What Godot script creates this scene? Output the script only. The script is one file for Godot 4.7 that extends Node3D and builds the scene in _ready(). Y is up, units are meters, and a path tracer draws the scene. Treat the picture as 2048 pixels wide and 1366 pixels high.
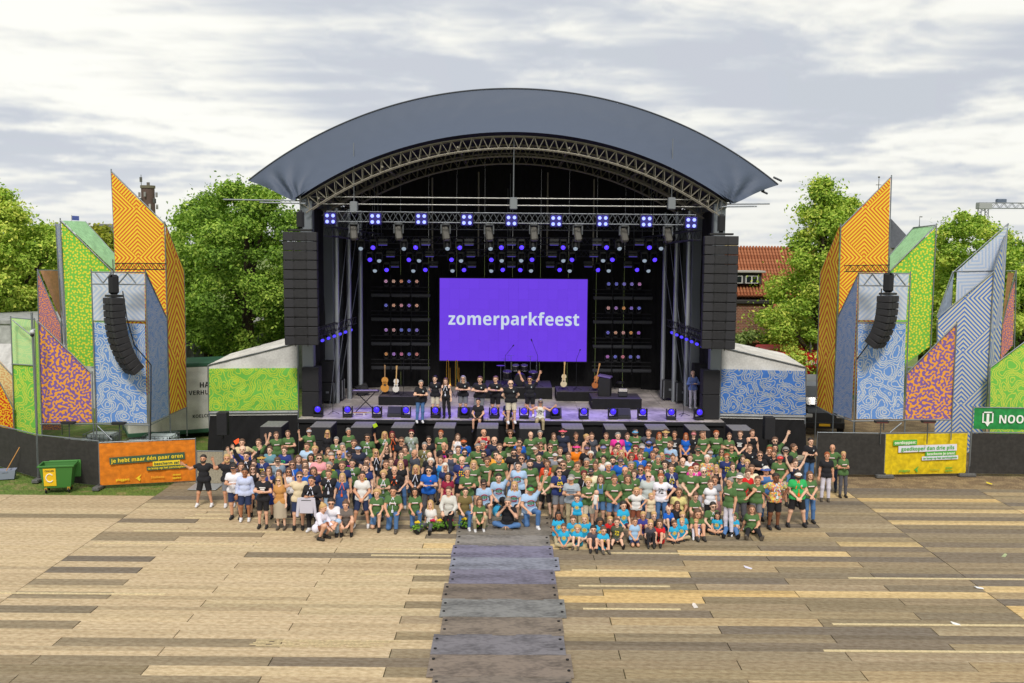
extends Node3D

var used := {}
var mats := {}
var rng := RandomNumberGenerator.new()
var nz := FastNoiseLite.new()

# ---------------------------------------------------------------- mesh builder
class MB:
	var v := PackedVector3Array()
	var n := PackedVector3Array()
	var uv := PackedVector2Array()
	var col := PackedColorArray()
	var idx := PackedInt32Array()
	func tri(a: Vector3, b: Vector3, c: Vector3, nn: Vector3) -> void:
		var s := v.size()
		for p in ([a, b, c] if (c - a).cross(b - a).dot(nn) > 0.0 else [a, c, b]):
			v.append(p); n.append(nn); uv.append(Vector2(p.x, -p.y))
		idx.append_array([s, s + 1, s + 2])
	func quad(a: Vector3, b: Vector3, c: Vector3, d: Vector3) -> void:
		var nn := (c - a).cross(b - a).normalized()
		var s := v.size()
		var u := (b - a).length(); var w := (d - a).length()
		v.append_array([a, b, c, d]); n.append_array([nn, nn, nn, nn])
		uv.append_array([Vector2(0, w), Vector2(u, w), Vector2(u, 0), Vector2(0, 0)])
		idx.append_array([s, s + 1, s + 2, s, s + 2, s + 3])
	func box(c: Vector3, size: Vector3, bs := Basis()) -> void:
		var h := size * 0.5
		var p := []
		for i in 8:
			p.append(c + bs * Vector3(h.x if i & 1 else -h.x, h.y if i & 2 else -h.y, h.z if i & 4 else -h.z))
		for f in [[4, 6, 7, 5], [1, 3, 2, 0], [0, 2, 6, 4], [5, 7, 3, 1], [6, 2, 3, 7], [0, 4, 5, 1]]:
			quad(p[f[0]], p[f[1]], p[f[2]], p[f[3]])
	func bev(c: Vector3, size: Vector3, e: float, bs := Basis()) -> void:   # box with chamfered edges
		var h := size * 0.5
		var ax := [Vector3.RIGHT, Vector3.UP, Vector3.BACK]
		for k in 3:
			for s in [-1.0, 1.0]:
				var nn: Vector3 = ax[k] * s
				var a: Vector3 = ax[(k + 1) % 3]; var b: Vector3 = ax[(k + 2) % 3]
				var ha: float = absf(h.dot(a)) - e; var hb: float = absf(h.dot(b)) - e; var hn: float = absf(h.dot(ax[k]))
				var q := [nn * hn - a * ha - b * hb, nn * hn + a * ha - b * hb, nn * hn + a * ha + b * hb, nn * hn - a * ha + b * hb]
				if s > 0: q.reverse()
				quad(c + bs * q[0], c + bs * q[1], c + bs * q[2], c + bs * q[3])
		for k in 3:
			var a: Vector3 = ax[(k + 1) % 3]; var b: Vector3 = ax[(k + 2) % 3]; var d: Vector3 = ax[k]
			var hd := absf(h.dot(d)) - e; var ha := absf(h.dot(a)); var hb := absf(h.dot(b))
			for sa in [-1.0, 1.0]:
				for sb in [-1.0, 1.0]:
					var p1: Vector3 = a * sa * ha + b * sb * (hb - e); var p2: Vector3 = a * sa * (ha - e) + b * sb * hb
					quad(c + bs * (p1 - d * hd), c + bs * (p1 + d * hd), c + bs * (p2 + d * hd), c + bs * (p2 - d * hd))
	func tube(a: Vector3, b: Vector3, ra: float, rb := -1.0, sides := 6, caps := true) -> void:
		if rb < 0: rb = ra
		var d := (b - a).normalized()
		var x := d.cross(Vector3.UP if absf(d.y) < 0.9 else Vector3.RIGHT).normalized()
		var y := d.cross(x)
		var s := v.size()
		var ln := (b - a).length()
		for i in sides + 1:
			var t := TAU * i / sides
			var o := x * cos(t) + y * sin(t)
			v.append(a + o * ra); v.append(b + o * rb); n.append(o); n.append(o)
			uv.append(Vector2(float(i) / sides, 0)); uv.append(Vector2(float(i) / sides, ln))
		for i in sides:
			var k := s + i * 2
			idx.append_array([k, k + 1, k + 3, k, k + 3, k + 2])
		if caps:
			for e in [[a, ra, -d], [b, rb, d]]:
				if e[1] < 0.004: continue
				var c0 := v.size()
				v.append(e[0]); n.append(e[2]); uv.append(Vector2())
				for i in sides + 1:
					var t := TAU * i / sides
					v.append(e[0] + (x * cos(t) + y * sin(t)) * e[1]); n.append(e[2]); uv.append(Vector2(cos(t), sin(t)))
				for i in sides:
					if e[2] == d: idx.append_array([c0, c0 + 2 + i, c0 + 1 + i])
					else: idx.append_array([c0, c0 + 1 + i, c0 + 2 + i])
	func path(pts: Array, r: float, sides := 5) -> void:
		for i in pts.size() - 1: tube(pts[i], pts[i + 1], r, r, sides, false)
	func lathe(c: Vector3, prof: Array, sides := 14, sx := 1.0, sz := 1.0) -> void:   # prof: [radius, y]
		var s := v.size()
		var m := prof.size()
		for j in m:
			var a: Vector2 = prof[maxi(j - 1, 0)]; var b: Vector2 = prof[mini(j + 1, m - 1)]
			var t := (b - a).normalized()
			for i in sides + 1:
				var an := TAU * i / sides
				v.append(c + Vector3(cos(an) * prof[j].x * sx, prof[j].y, sin(an) * prof[j].x * sz))
				n.append(Vector3(cos(an) * t.y, -t.x, sin(an) * t.y).normalized()); uv.append(Vector2(float(i) / sides, prof[j].y))
		for j in m - 1:
			for i in sides:
				var k := s + j * (sides + 1) + i
				idx.append_array([k, k + sides + 2, k + sides + 1, k, k + 1, k + sides + 2])
	func ball(c: Vector3, r: Vector3, sides := 10, rings := 6) -> void:
		var s := v.size()
		for j in rings + 1:
			for i in sides + 1:
				var o := Vector3(sin(PI * j / rings) * cos(TAU * i / sides), cos(PI * j / rings), sin(PI * j / rings) * sin(TAU * i / sides))
				v.append(c + o * r); n.append((o / r).normalized()); uv.append(Vector2(float(i) / sides, float(j) / rings))
		for j in rings:
			for i in sides:
				var k := s + j * (sides + 1) + i
				idx.append_array([k, k + sides + 1, k + sides + 2, k, k + sides + 2, k + 1])
	func add(o: MB, t: Transform3D) -> void:
		var s := v.size()
		for p in o.v: v.append(t * p)
		for p in o.n: n.append((t.basis * p).normalized())
		uv.append_array(o.uv)
		for i in o.idx: idx.append(s + i)
	func mesh() -> ArrayMesh:
		var a := []
		a.resize(Mesh.ARRAY_MAX)
		a[Mesh.ARRAY_VERTEX] = v; a[Mesh.ARRAY_NORMAL] = n; a[Mesh.ARRAY_INDEX] = idx
		if uv.size() == v.size(): a[Mesh.ARRAY_TEX_UV] = uv
		if col.size() == v.size(): a[Mesh.ARRAY_COLOR] = col
		var m := ArrayMesh.new()
		m.add_surface_from_arrays(Mesh.PRIMITIVE_TRIANGLES, a)
		return m

# ---------------------------------------------------------------- scene helpers
func numbered(called: String) -> String:
	var k: int = used.get(called, 0)
	used[called] = k + 1
	return called if k == 0 else "%s_%03d" % [called, k]

func thing(called: String, label: String, category: String, at := Vector3.ZERO, turn := 0.0, group := "") -> Node3D:
	var o := Node3D.new()
	o.name = numbered(called)
	add_child(o)
	o.position = at; o.rotation.y = turn
	o.set_meta("label", label); o.set_meta("category", category)
	if group: o.set_meta("group", group)
	return o

func part(parent: Node, called: String, m: Mesh, mat: Material) -> MeshInstance3D:
	var o := MeshInstance3D.new()
	o.name = called
	o.mesh = m
	o.material_override = mat
	parent.add_child(o, true)
	return o

func one(called: String, m: Mesh, mat: Material, label: String, category: String, group := "") -> MeshInstance3D:
	var o := MeshInstance3D.new()
	o.name = numbered(called)
	o.mesh = m; o.material_override = mat
	add_child(o)
	o.set_meta("label", label); o.set_meta("category", category)
	if group: o.set_meta("group", group)
	return o

func struct(called: String, m: Mesh, mat: Material) -> MeshInstance3D:
	var o := MeshInstance3D.new()
	o.name = numbered(called); o.mesh = m; o.material_override = mat
	add_child(o); o.set_meta("kind", "structure")
	return o

func copy(o: Node3D, at: Vector3, turn := 0.0, label := "") -> Node3D:
	var c := o.duplicate()
	c.name = numbered(str(o.name).trim_suffix("_001"))
	add_child(c)
	c.position = at; c.rotation.y = turn
	if label: c.set_meta("label", label)
	return c

func M(hex: String, rough := 0.8, metal := 0.0) -> StandardMaterial3D:
	var key := "%s_%.2f_%.2f" % [hex, rough, metal]
	if not mats.has(key):
		var m := StandardMaterial3D.new()
		m.albedo_color = Color.html(hex)
		m.roughness = rough; m.metallic = metal
		mats[key] = m
	return mats[key]

func glow(hex: String, e: float) -> StandardMaterial3D:
	var key := "glow%s%.2f" % [hex, e]
	if not mats.has(key):
		var m := StandardMaterial3D.new()
		m.albedo_color = Color(0.1, 0.1, 0.1); m.roughness = 0.3
		m.emission_enabled = true; m.emission = Color.html(hex); m.emission_energy_multiplier = e
		mats[key] = m
	return mats[key]

func tex_of(w: int, h: int, f: Callable) -> ImageTexture:
	var im := Image.create(w, h, false, Image.FORMAT_RGB8)
	for y in h:
		for x in w:
			im.set_pixel(x, y, f.call(x, y))
	return ImageTexture.create_from_image(im)

func tmat(tex: Texture2D, sc: float, rough := 0.75, tint := Color.WHITE) -> StandardMaterial3D:
	var m := StandardMaterial3D.new()
	m.albedo_texture = tex; m.roughness = rough; m.albedo_color = tint
	m.uv1_scale = Vector3(1.0 / sc, 1.0 / sc, 1)
	return m

func font(bold := true) -> SystemFont:
	var f := SystemFont.new()
	f.font_names = PackedStringArray(["Droid Sans"])
	f.font_weight = 700 if bold else 400
	return f

func text(parent: Node, called: String, s: String, at: Vector3, width: float, mat: Material, bs := Basis(), deep := 0.012, bold := true) -> MeshInstance3D:
	var t := TextMesh.new()
	t.text = s; t.font = font(bold); t.font_size = 64; t.pixel_size = 0.01; t.depth = 0.02; t.curve_step = 1.5
	var k := width / maxf(0.001, t.get_aabb().size.x)
	var o := part(parent, called, t, mat)
	o.transform = Transform3D(bs * Basis.from_scale(Vector3(k, k, deep / 0.02)), at)
	return o

# a hanging sheet between four corners (bottom left, bottom right, top right, top left), with slack folds
func sheet(parent: Node, called: String, q: Array, mat: Material, slack := 0.02, nu := 10, nv := 14) -> MeshInstance3D:
	var b := MB.new()
	var eu: Vector3 = (q[1] - q[0]).normalized()
	var nn: Vector3 = eu.cross(q[3] - q[0]).normalized()
	if nn.length() < 0.5: nn = eu.cross(q[2] - q[0]).normalized()
	var ev := nn.cross(eu)
	for j in nv + 1:
		for i in nu + 1:
			var u := float(i) / nu; var w := float(j) / nv
			var p: Vector3 = q[0].lerp(q[1], u).lerp(q[3].lerp(q[2], u), w)
			var k := slack * nz.get_noise_3d(p.x * 60.0, p.y * 22.0, p.z * 60.0) * 1.6 * minf(1.0, 6.0 * minf(minf(u, 1 - u), minf(w, 1 - w)) + 0.15)
			b.v.append(p + nn * k)
			b.uv.append(Vector2((p - q[0]).dot(eu), -(p - q[0]).dot(ev)))
			b.n.append(nn)
	for j in nv:
		for i in nu:
			var s := j * (nu + 1) + i
			b.idx.append_array([s, s + nu + 1, s + nu + 2, s, s + nu + 2, s + 1])
	smooth(b)
	return part(parent, called, b.mesh(), mat)

func smooth(b: MB) -> void:
	var acc := PackedVector3Array()
	acc.resize(b.v.size())
	for i in range(0, b.idx.size(), 3):
		var p := b.idx[i]; var q := b.idx[i + 1]; var r := b.idx[i + 2]
		var c := (b.v[r] - b.v[p]).cross(b.v[q] - b.v[p])
		acc[p] += c; acc[q] += c; acc[r] += c
	for i in acc.size(): b.n[i] = acc[i].normalized()

func poles(parent: Node, segs: Array, r := 0.026) -> void:
	for s in segs:
		var b := MB.new()
		b.tube(s[0], s[1], r, r, 8)
		part(parent, "pole", b.mesh(), M("8a9096", 0.45, 0.7))

# straight box truss: four chords and zigzag braces on its four sides
func truss(o: Node, a: Vector3, b: Vector3, w: float, bay: float, mat: Material, r := 0.025, up := Vector3.UP) -> void:
	var d := (b - a).normalized()
	var x := d.cross(up).normalized(); var y := x.cross(d)
	var cn := [(x + y) * w * 0.5, (x - y) * w * 0.5, (-x - y) * w * 0.5, (-x + y) * w * 0.5]
	var nb := maxi(1, int((b - a).length() / bay))
	for k in 4:
		var m := MB.new()
		m.tube(a + cn[k], b + cn[k], r, r, 6)
		part(o, "chord", m.mesh(), mat)
	for k in 4:
		var m := MB.new()
		var c2: Vector3 = cn[(k + 1) % 4]
		for i in nb:
			var p := a.lerp(b, float(i) / nb); var q := a.lerp(b, (i + 0.5) / nb); var s := a.lerp(b, (i + 1.0) / nb)
			m.tube(p + cn[k], q + c2, r * 0.6, r * 0.6, 4, false); m.tube(q + c2, s + cn[k], r * 0.6, r * 0.6, 4, false)
		part(o, "brace", m.mesh(), mat)

# ---------------------------------------------------------------- surface nets for bodies
func nets(bones: Array, cell: float, k: float, carve := []) -> Dictionary:
	var lo := Vector3(9, 9, 9); var hi := -lo
	for bn in bones:
		var r: float = maxf(bn[2], bn[3]) + cell * 3.0
		for p in [bn[0], bn[1]]:
			lo = lo.min(p - Vector3(r, r, r)); hi = hi.max(p + Vector3(r, r, r))
	var nx := int((hi.x - lo.x) / cell) + 2; var ny := int((hi.y - lo.y) / cell) + 2; var nzz := int((hi.z - lo.z) / cell) + 2
	var sy := nx; var sz := nx * ny
	var f := PackedFloat32Array(); f.resize(nx * ny * nzz); f.fill(1.0)
	var best := PackedFloat32Array(); best.resize(f.size()); best.fill(1.0)
	var tag := PackedInt32Array(); tag.resize(f.size())
	var par := PackedFloat32Array(); par.resize(f.size())
	for pass_ in 2:
		for bn in (bones if pass_ == 0 else carve):
			var a: Vector3 = bn[0]; var b: Vector3 = bn[1]
			var ra: float = bn[2]; var rb: float = bn[3]
			var tg: int = bn[4]
			var m := maxf(ra, rb) + k + cell * 2.0
			var mn := (a.min(b) - lo - Vector3(m, m, m)) / cell; var mx := (a.max(b) - lo + Vector3(m, m, m)) / cell
			var ba := b - a
			var bb := maxf(ba.length_squared(), 1e-9)
			for iz in range(maxi(0, int(mn.z)), mini(nzz, int(mx.z) + 2)):
				for iy in range(maxi(0, int(mn.y)), mini(ny, int(mx.y) + 2)):
					for ix in range(maxi(0, int(mn.x)), mini(nx, int(mx.x) + 2)):
						var pa := lo + Vector3(ix, iy, iz) * cell - a
						var h := clampf(pa.dot(ba) / bb, 0.0, 1.0)
						var d := (pa - ba * h).length() - (ra + (rb - ra) * h)
						var id := ix + iy * sy + iz * sz
						var o := f[id]
						if pass_ == 1:
							if -d > o: f[id] = -d
							continue
						var e := maxf(k - absf(o - d), 0.0) / k
						f[id] = minf(o, d) - e * e * k * 0.25
						if d < best[id]:
							best[id] = d; tag[id] = tg; par[id] = h
	var V := PackedVector3Array(); var N := PackedVector3Array(); var T := PackedInt32Array(); var H := PackedFloat32Array(); var I := PackedInt32Array()
	var vid := PackedInt32Array(); vid.resize(f.size()); vid.fill(-1)
	var off := [0, 1, sy, sy + 1, sz, sz + 1, sz + sy, sz + sy + 1]
	var offv := [Vector3(0, 0, 0), Vector3(1, 0, 0), Vector3(0, 1, 0), Vector3(1, 1, 0), Vector3(0, 0, 1), Vector3(1, 0, 1), Vector3(0, 1, 1), Vector3(1, 1, 1)]
	var edges := [[0, 1], [2, 3], [4, 5], [6, 7], [0, 2], [1, 3], [4, 6], [5, 7], [0, 4], [1, 5], [2, 6], [3, 7]]
	for iz in nzz - 1:
		for iy in ny - 1:
			for ix in nx - 1:
				var id := ix + iy * sy + iz * sz
				if absf(f[id]) > cell * 2.2: continue
				var s0 := f[id] < 0.0
				if (f[id + 1] < 0.0) == s0 and (f[id + sy] < 0.0) == s0 and (f[id + sz] < 0.0) == s0 and (f[id + sy + 1] < 0.0) == s0 and (f[id + sz + 1] < 0.0) == s0 and (f[id + sz + sy] < 0.0) == s0 and (f[id + sz + sy + 1] < 0.0) == s0: continue
				var sum := Vector3(); var c := 0
				for e in edges:
					var fa := f[id + off[e[0]]]; var fb := f[id + off[e[1]]]
					if (fa < 0.0) != (fb < 0.0):
						sum += offv[e[0]].lerp(offv[e[1]], fa / (fa - fb)); c += 1
				vid[id] = V.size()
				V.append(lo + (Vector3(ix, iy, iz) + sum / c) * cell)
				var g := Vector3()
				for j in 8: g += (offv[j] - Vector3(0.5, 0.5, 0.5)) * f[id + off[j]]
				N.append(g.normalized())
				T.append(tag[id]); H.append(par[id])
	for iz in range(1, nzz - 1):
		for iy in range(1, ny - 1):
			for ix in range(1, nx - 1):
				var id := ix + iy * sy + iz * sz
				if vid[id] < 0: continue
				var s0 := f[id] < 0.0
				for q in [[1, sy, sz], [sy, sz, 1], [sz, 1, sy]]:
					if (f[id + q[0]] < 0.0) == s0: continue
					var a := vid[id]; var b := vid[id - q[1]]; var c := vid[id - q[1] - q[2]]; var d := vid[id - q[2]]
					if b < 0 or c < 0 or d < 0: continue
					if s0: I.append_array([a, c, b, a, d, c])
					else: I.append_array([a, b, c, a, c, d])
	return {"v": V, "n": N, "t": T, "h": H, "i": I}

func net_mb(d: Dictionary) -> MB:
	var b := MB.new()
	b.v = d.v.duplicate(); b.n = d.n.duplicate(); b.idx = d.i.duplicate()
	return b

# ---------------------------------------------------------------- people
# bone tags: 0 torso, 1 hips, 2 upper arm, 3 forearm, 4 thigh, 5 calf, 6 foot, 7 neck
var protos := {}
var clothes := {}
var head_net := {}
var hand_net := {}
var hair_mesh := {}
var prop_mesh := {}

const ARM := {
	"down": [[0.05, -0.28, -0.02], [0.07, -0.52, 0.05]], "out": [[0.10, -0.265, -0.03], [0.13, -0.51, 0.06]], "cross": [[0.09, -0.235, 0.07], [-0.17, -0.21, 0.21]],
	"clasp": [[0.07, -0.26, 0.02], [-0.12, -0.44, 0.19]], "wave": [[0.19, -0.07, 0.05], [0.23, 0.19, 0.10]], "high": [[0.15, 0.23, 0.0], [0.22, 0.48, 0.04]],
	"hip": [[0.23, -0.18, -0.10], [0.05, -0.36, 0.06]], "spread": [[0.25, -0.11, 0.0], [0.43, 0.06, 0.10]], "back": [[0.10, -0.26, -0.09], [-0.01, -0.44, -0.17]],
	"hold": [[0.06, -0.26, 0.02], [-0.08, -0.22, 0.24]], "knee": [[0.05, -0.25, 0.12], [-0.05, -0.38, 0.32]], "lap": [[0.07, -0.26, 0.06], [-0.06, -0.40, 0.26]],
	"eye": [[0.08, -0.17, 0.18], [-0.10, 0.08, 0.24]], "prop": [[0.07, -0.28, -0.08], [0.12, -0.52, -0.16]]}
const LEG := {
	"stand": [0.95, [0.11, 0.50, 0.01], [0.12, 0.09, -0.03]], "wide": [0.94, [0.17, 0.49, 0.01], [0.23, 0.09, -0.03]], "squat": [0.36, [0.20, 0.52, 0.34], [0.15, 0.09, 0.12]],
	"cross": [0.13, [0.33, 0.17, 0.24], [-0.03, 0.09, 0.33]], "up": [0.13, [0.12, 0.47, 0.34], [0.11, 0.09, 0.50]], "long": [0.13, [0.15, 0.22, 0.42], [0.22, 0.08, 0.80]],
	"edge": [0.12, [0.14, 0.09, 0.44], [0.15, -0.33, 0.42]], "seiza": [0.30, [0.12, 0.09, 0.34], [0.10, 0.07, -0.10]], "kneel": [0.52, [0.0, 0.0, 0.0], [0.0, 0.0, 0.0]]}
const POSE := {
	"d0": ["stand", "down", "down"], "d1": ["stand", "out", "down"], "d2": ["stand", "back", "down"], "d3": ["stand", "down", "hip"], "D": ["wide", "clasp", "clasp"], "x": ["stand", "cross", "cross"],
	"c": ["stand", "clasp", "clasp"], "a": ["stand", "hip", "hip"], "b": ["stand", "back", "back"], "h": ["stand", "hold", "hold"], "wl": ["stand", "wave", "down"], "wr": ["stand", "down", "high"],
	"u": ["stand", "high", "high"], "y": ["wide", "spread", "spread"], "kn": ["kneel", "knee", "lap"], "knu": ["kneel", "lap", "high"], "sq": ["squat", "knee", "knee"], "cl": ["cross", "lap", "lap"],
	"clh": ["cross", "eye", "eye"], "ku": ["up", "knee", "knee"], "lo": ["long", "prop", "lap"], "es": ["edge", "lap", "lap"], "esu": ["edge", "spread", "spread"], "se": ["seiza", "lap", "lap"]}

func v3(a: Array, s := 1.0) -> Vector3:
	return Vector3(a[0] * s, a[1], a[2])

func make_proto(pose: String, build: int) -> Dictionary:
	var key := pose + str(build)
	if protos.has(key): return protos[key]
	var ps: Array = POSE[pose]
	var lg: Array = LEG[ps[0]]
	var py: float = lg[0]
	var fem := build == 1
	var lean: float = {"squat": 0.22, "up": 0.12, "kneel": 0.08, "cross": 0.1, "long": -0.08}.get(ps[0], 0.0)
	var pel := Vector3(0, py, {"squat": -0.02}.get(ps[0], 0.0))
	var T := Transform3D(Basis(Vector3.RIGHT, lean), pel)
	var sh := 0.145 if fem else 0.175
	if build == 2: sh = 0.15
	var bn := []
	bn.append([T * Vector3(-0.085, 0.37, 0.0), T * Vector3(0.085, 0.37, 0.0), 0.098 if fem else 0.112, 0.098 if fem else 0.112, 0])
	bn.append([T * Vector3(-sh + 0.03, 0.465, -0.01), T * Vector3(sh - 0.03, 0.465, -0.01), 0.055, 0.055, 0])
	bn.append([T * Vector3(-0.05, 0.17, 0.005), T * Vector3(0.05, 0.17, 0.005), 0.088 if fem else 0.102, 0.088 if fem else 0.102, 0])
	bn.append([T * Vector3(0, 0.1, 0), T * Vector3(0, 0.38, 0), 0.092, 0.092, 0])
	if fem:
		for s in [-1, 1]: bn.append([T * Vector3(0.06 * s, 0.33, 0.05), T * Vector3(0.055 * s, 0.345, 0.05), 0.066, 0.064, 0])
	bn.append([T * Vector3(-0.085, 0.0, -0.01), T * Vector3(0.085, 0.0, -0.01), 0.118, 0.118, 1])
	bn.append([T * Vector3(0, 0.48, -0.012), T * Vector3(0, 0.60, 0.012), 0.056, 0.052, 7])
	var hands := []
	for s in [-1, 1]:
		var S := T * Vector3(sh * s, 0.46, -0.01)
		var ar: Array = ARM[ps[1] if s < 0 else ps[2]]
		var oz := 0.03 if (ps[1] == "cross" and s > 0) else 0.0
		var E := S + v3(ar[0], s); var W := S + v3(ar[1], s) + Vector3(0, -oz, oz)
		if ps[1] == "knee" and ps[0] == "kneel" and s > 0: W = S + Vector3(0.02, -0.36, 0.34)
		bn.append([S, E, 0.053, 0.043, 2]); bn.append([E, W, 0.042, 0.029, 3])
		hands.append([E, W, s])
		var hip := T * Vector3(0.09 * s, -0.03, 0.0)
		var K := v3(lg[1], s); var A := v3(lg[2], s)
		var td := Vector3(0.02 * s, 0, 1).normalized()
		if ps[0] == "kneel":
			if s < 0: K = Vector3(-0.11, 0.085, 0.10); A = Vector3(-0.11, 0.09, -0.34); td = Vector3(0, -0.3, -1)
			else: K = Vector3(0.15, 0.55, 0.40); A = Vector3(0.14, 0.09, 0.36)
		if ps[0] == "seiza": td = Vector3(0, -0.2, -1)
		if ps[0] == "long": td = Vector3(0.25 * s, 0.9, 0.35).normalized()
		if ps[0] == "cross": td = Vector3(-0.8 * s, -0.1, 0.4).normalized()
		if ps[0] == "edge": td = Vector3(0.1 * s, -0.35, 1).normalized()
		bn.append([hip, K, 0.088, 0.058, 4]); bn.append([K, A, 0.058, 0.038, 5 if s < 0 else 9])
		var dn := Vector3(0, -0.045, 0) if td.y > -0.25 else Vector3(0, -0.02, 0)
		bn.append([A + dn - td * 0.05, A + dn + td * 0.15, 0.042, 0.036, 6 if s < 0 else 8])
	var d := nets(bn, 0.021, 0.05)
	var head: Vector3 = T * Vector3(0, 0.685, 0.015)
	var b := net_mb(d)
	b.col.resize(b.v.size()); b.col.fill(Color.WHITE)
	var n0 := b.v.size()
	var hs := 1.1 if build < 2 else 1.3
	append_net(b, head_net, Transform3D(T.basis * Basis.from_scale(Vector3(hs, hs, hs)), head), head_net.c)
	for h in hands:
		var fw: Vector3 = (h[1] - h[0]).normalized()
		var side := Vector3(h[2], 0, 0.35)
		var zz := side.cross(-fw).normalized()
		var bs := Basis(zz.cross(fw).normalized(), -fw, zz)
		append_net(b, hand_net, Transform3D(bs, h[1] - fw * 0.005), [])
	var r := {"net": d, "mesh": b.mesh(), "head": Transform3D(T.basis * Basis.from_scale(Vector3(hs, hs, hs)), head), "torso": T, "py": py, "legs": ps[0], "hand": hands[1][1], "hand_l": hands[0][1], "key": key}
	protos[key] = r
	return r

func append_net(b: MB, d: Dictionary, t: Transform3D, cols) -> void:
	var s := b.v.size()
	for p in d.v: b.v.append(t * p)
	for p in d.n: b.n.append((t.basis * p).normalized())
	for i in d.i: b.idx.append(s + i)
	if cols: b.col.append_array(cols)
	else:
		for i in d.v.size(): b.col.append(Color.WHITE)

# a garment: the body's own triangles of the covered bones, moved off the skin with loose folds
func garment(pr: Dictionary, cut: String) -> ArrayMesh:
	var key: String = pr.key + cut
	if clothes.has(key): return clothes[key]
	var d: Dictionary = pr.net
	var inv: Transform3D = pr.torso.affine_inverse()
	var keep := PackedByteArray(); keep.resize(d.v.size())
	var pos := PackedVector3Array(); pos.resize(d.v.size())
	for i in d.v.size():
		var t: int = d.t[i]; var h: float = d.h[i]
		var l: Vector3 = inv * d.v[i]
		var ok := false
		var push := 0.014
		match cut:
			"tee", "tank", "long", "dress":
				ok = (t == 0 and l.y < 0.545) or (t == 1 and l.y > -0.10) or (t == 4 and l.y > -0.06 and l.y < 0.2 and l.z < 0.16)
				if cut == "tank": ok = ok and not (l.y > 0.40 and absf(l.x) > 0.115) and l.y < 0.50
				if t == 2: ok = (cut == "tee" or cut == "dress") and h < 0.62 or cut == "long"
				if t == 3: ok = cut == "long" and h < 0.9
				push = 0.015 + 0.012 * smoothstep(0.35, -0.08, l.y)
				if t == 2: push = 0.012 + 0.012 * h
			"pants": ok = (t == 1 and l.y < 0.09) or t == 4 or ((t == 5 or t == 9) and h < 0.93) or (t == 0 and l.y < 0.06); push = 0.010 + (0.012 * h if t == 5 or t == 9 else 0.0)
			"shorts": ok = (t == 1 and l.y < 0.09) or (t == 4 and h < 0.86) or (t == 0 and l.y < 0.06); push = 0.012 + (0.022 * h if t == 4 else 0.0)
			"left_shoe": ok = t == 6 or (t == 5 and h > 0.86); push = 0.008
			"right_shoe": ok = t == 8 or (t == 9 and h > 0.86); push = 0.008
		keep[i] = 1 if ok else 0
		var q: Vector3 = d.v[i]
		pos[i] = q + d.n[i] * (push + 0.008 * nz.get_noise_3d(q.x * 420.0, q.y * 260.0, q.z * 420.0))
	var b := MB.new()
	var mp := PackedInt32Array(); mp.resize(d.v.size()); mp.fill(-1)
	for i in range(0, d.i.size(), 3):
		if keep[d.i[i]] + keep[d.i[i + 1]] + keep[d.i[i + 2]] < 3: continue
		for j in 3:
			var o: int = d.i[i + j]
			if mp[o] < 0:
				mp[o] = b.v.size(); b.v.append(pos[o]); b.n.append(d.n[o]); b.uv.append(Vector2(pos[o].x, -pos[o].y))
			b.idx.append(mp[o])
	smooth(b)
	for i in b.n.size():   # outward
		pass
	clothes[key] = b.mesh()
	return clothes[key]

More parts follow.
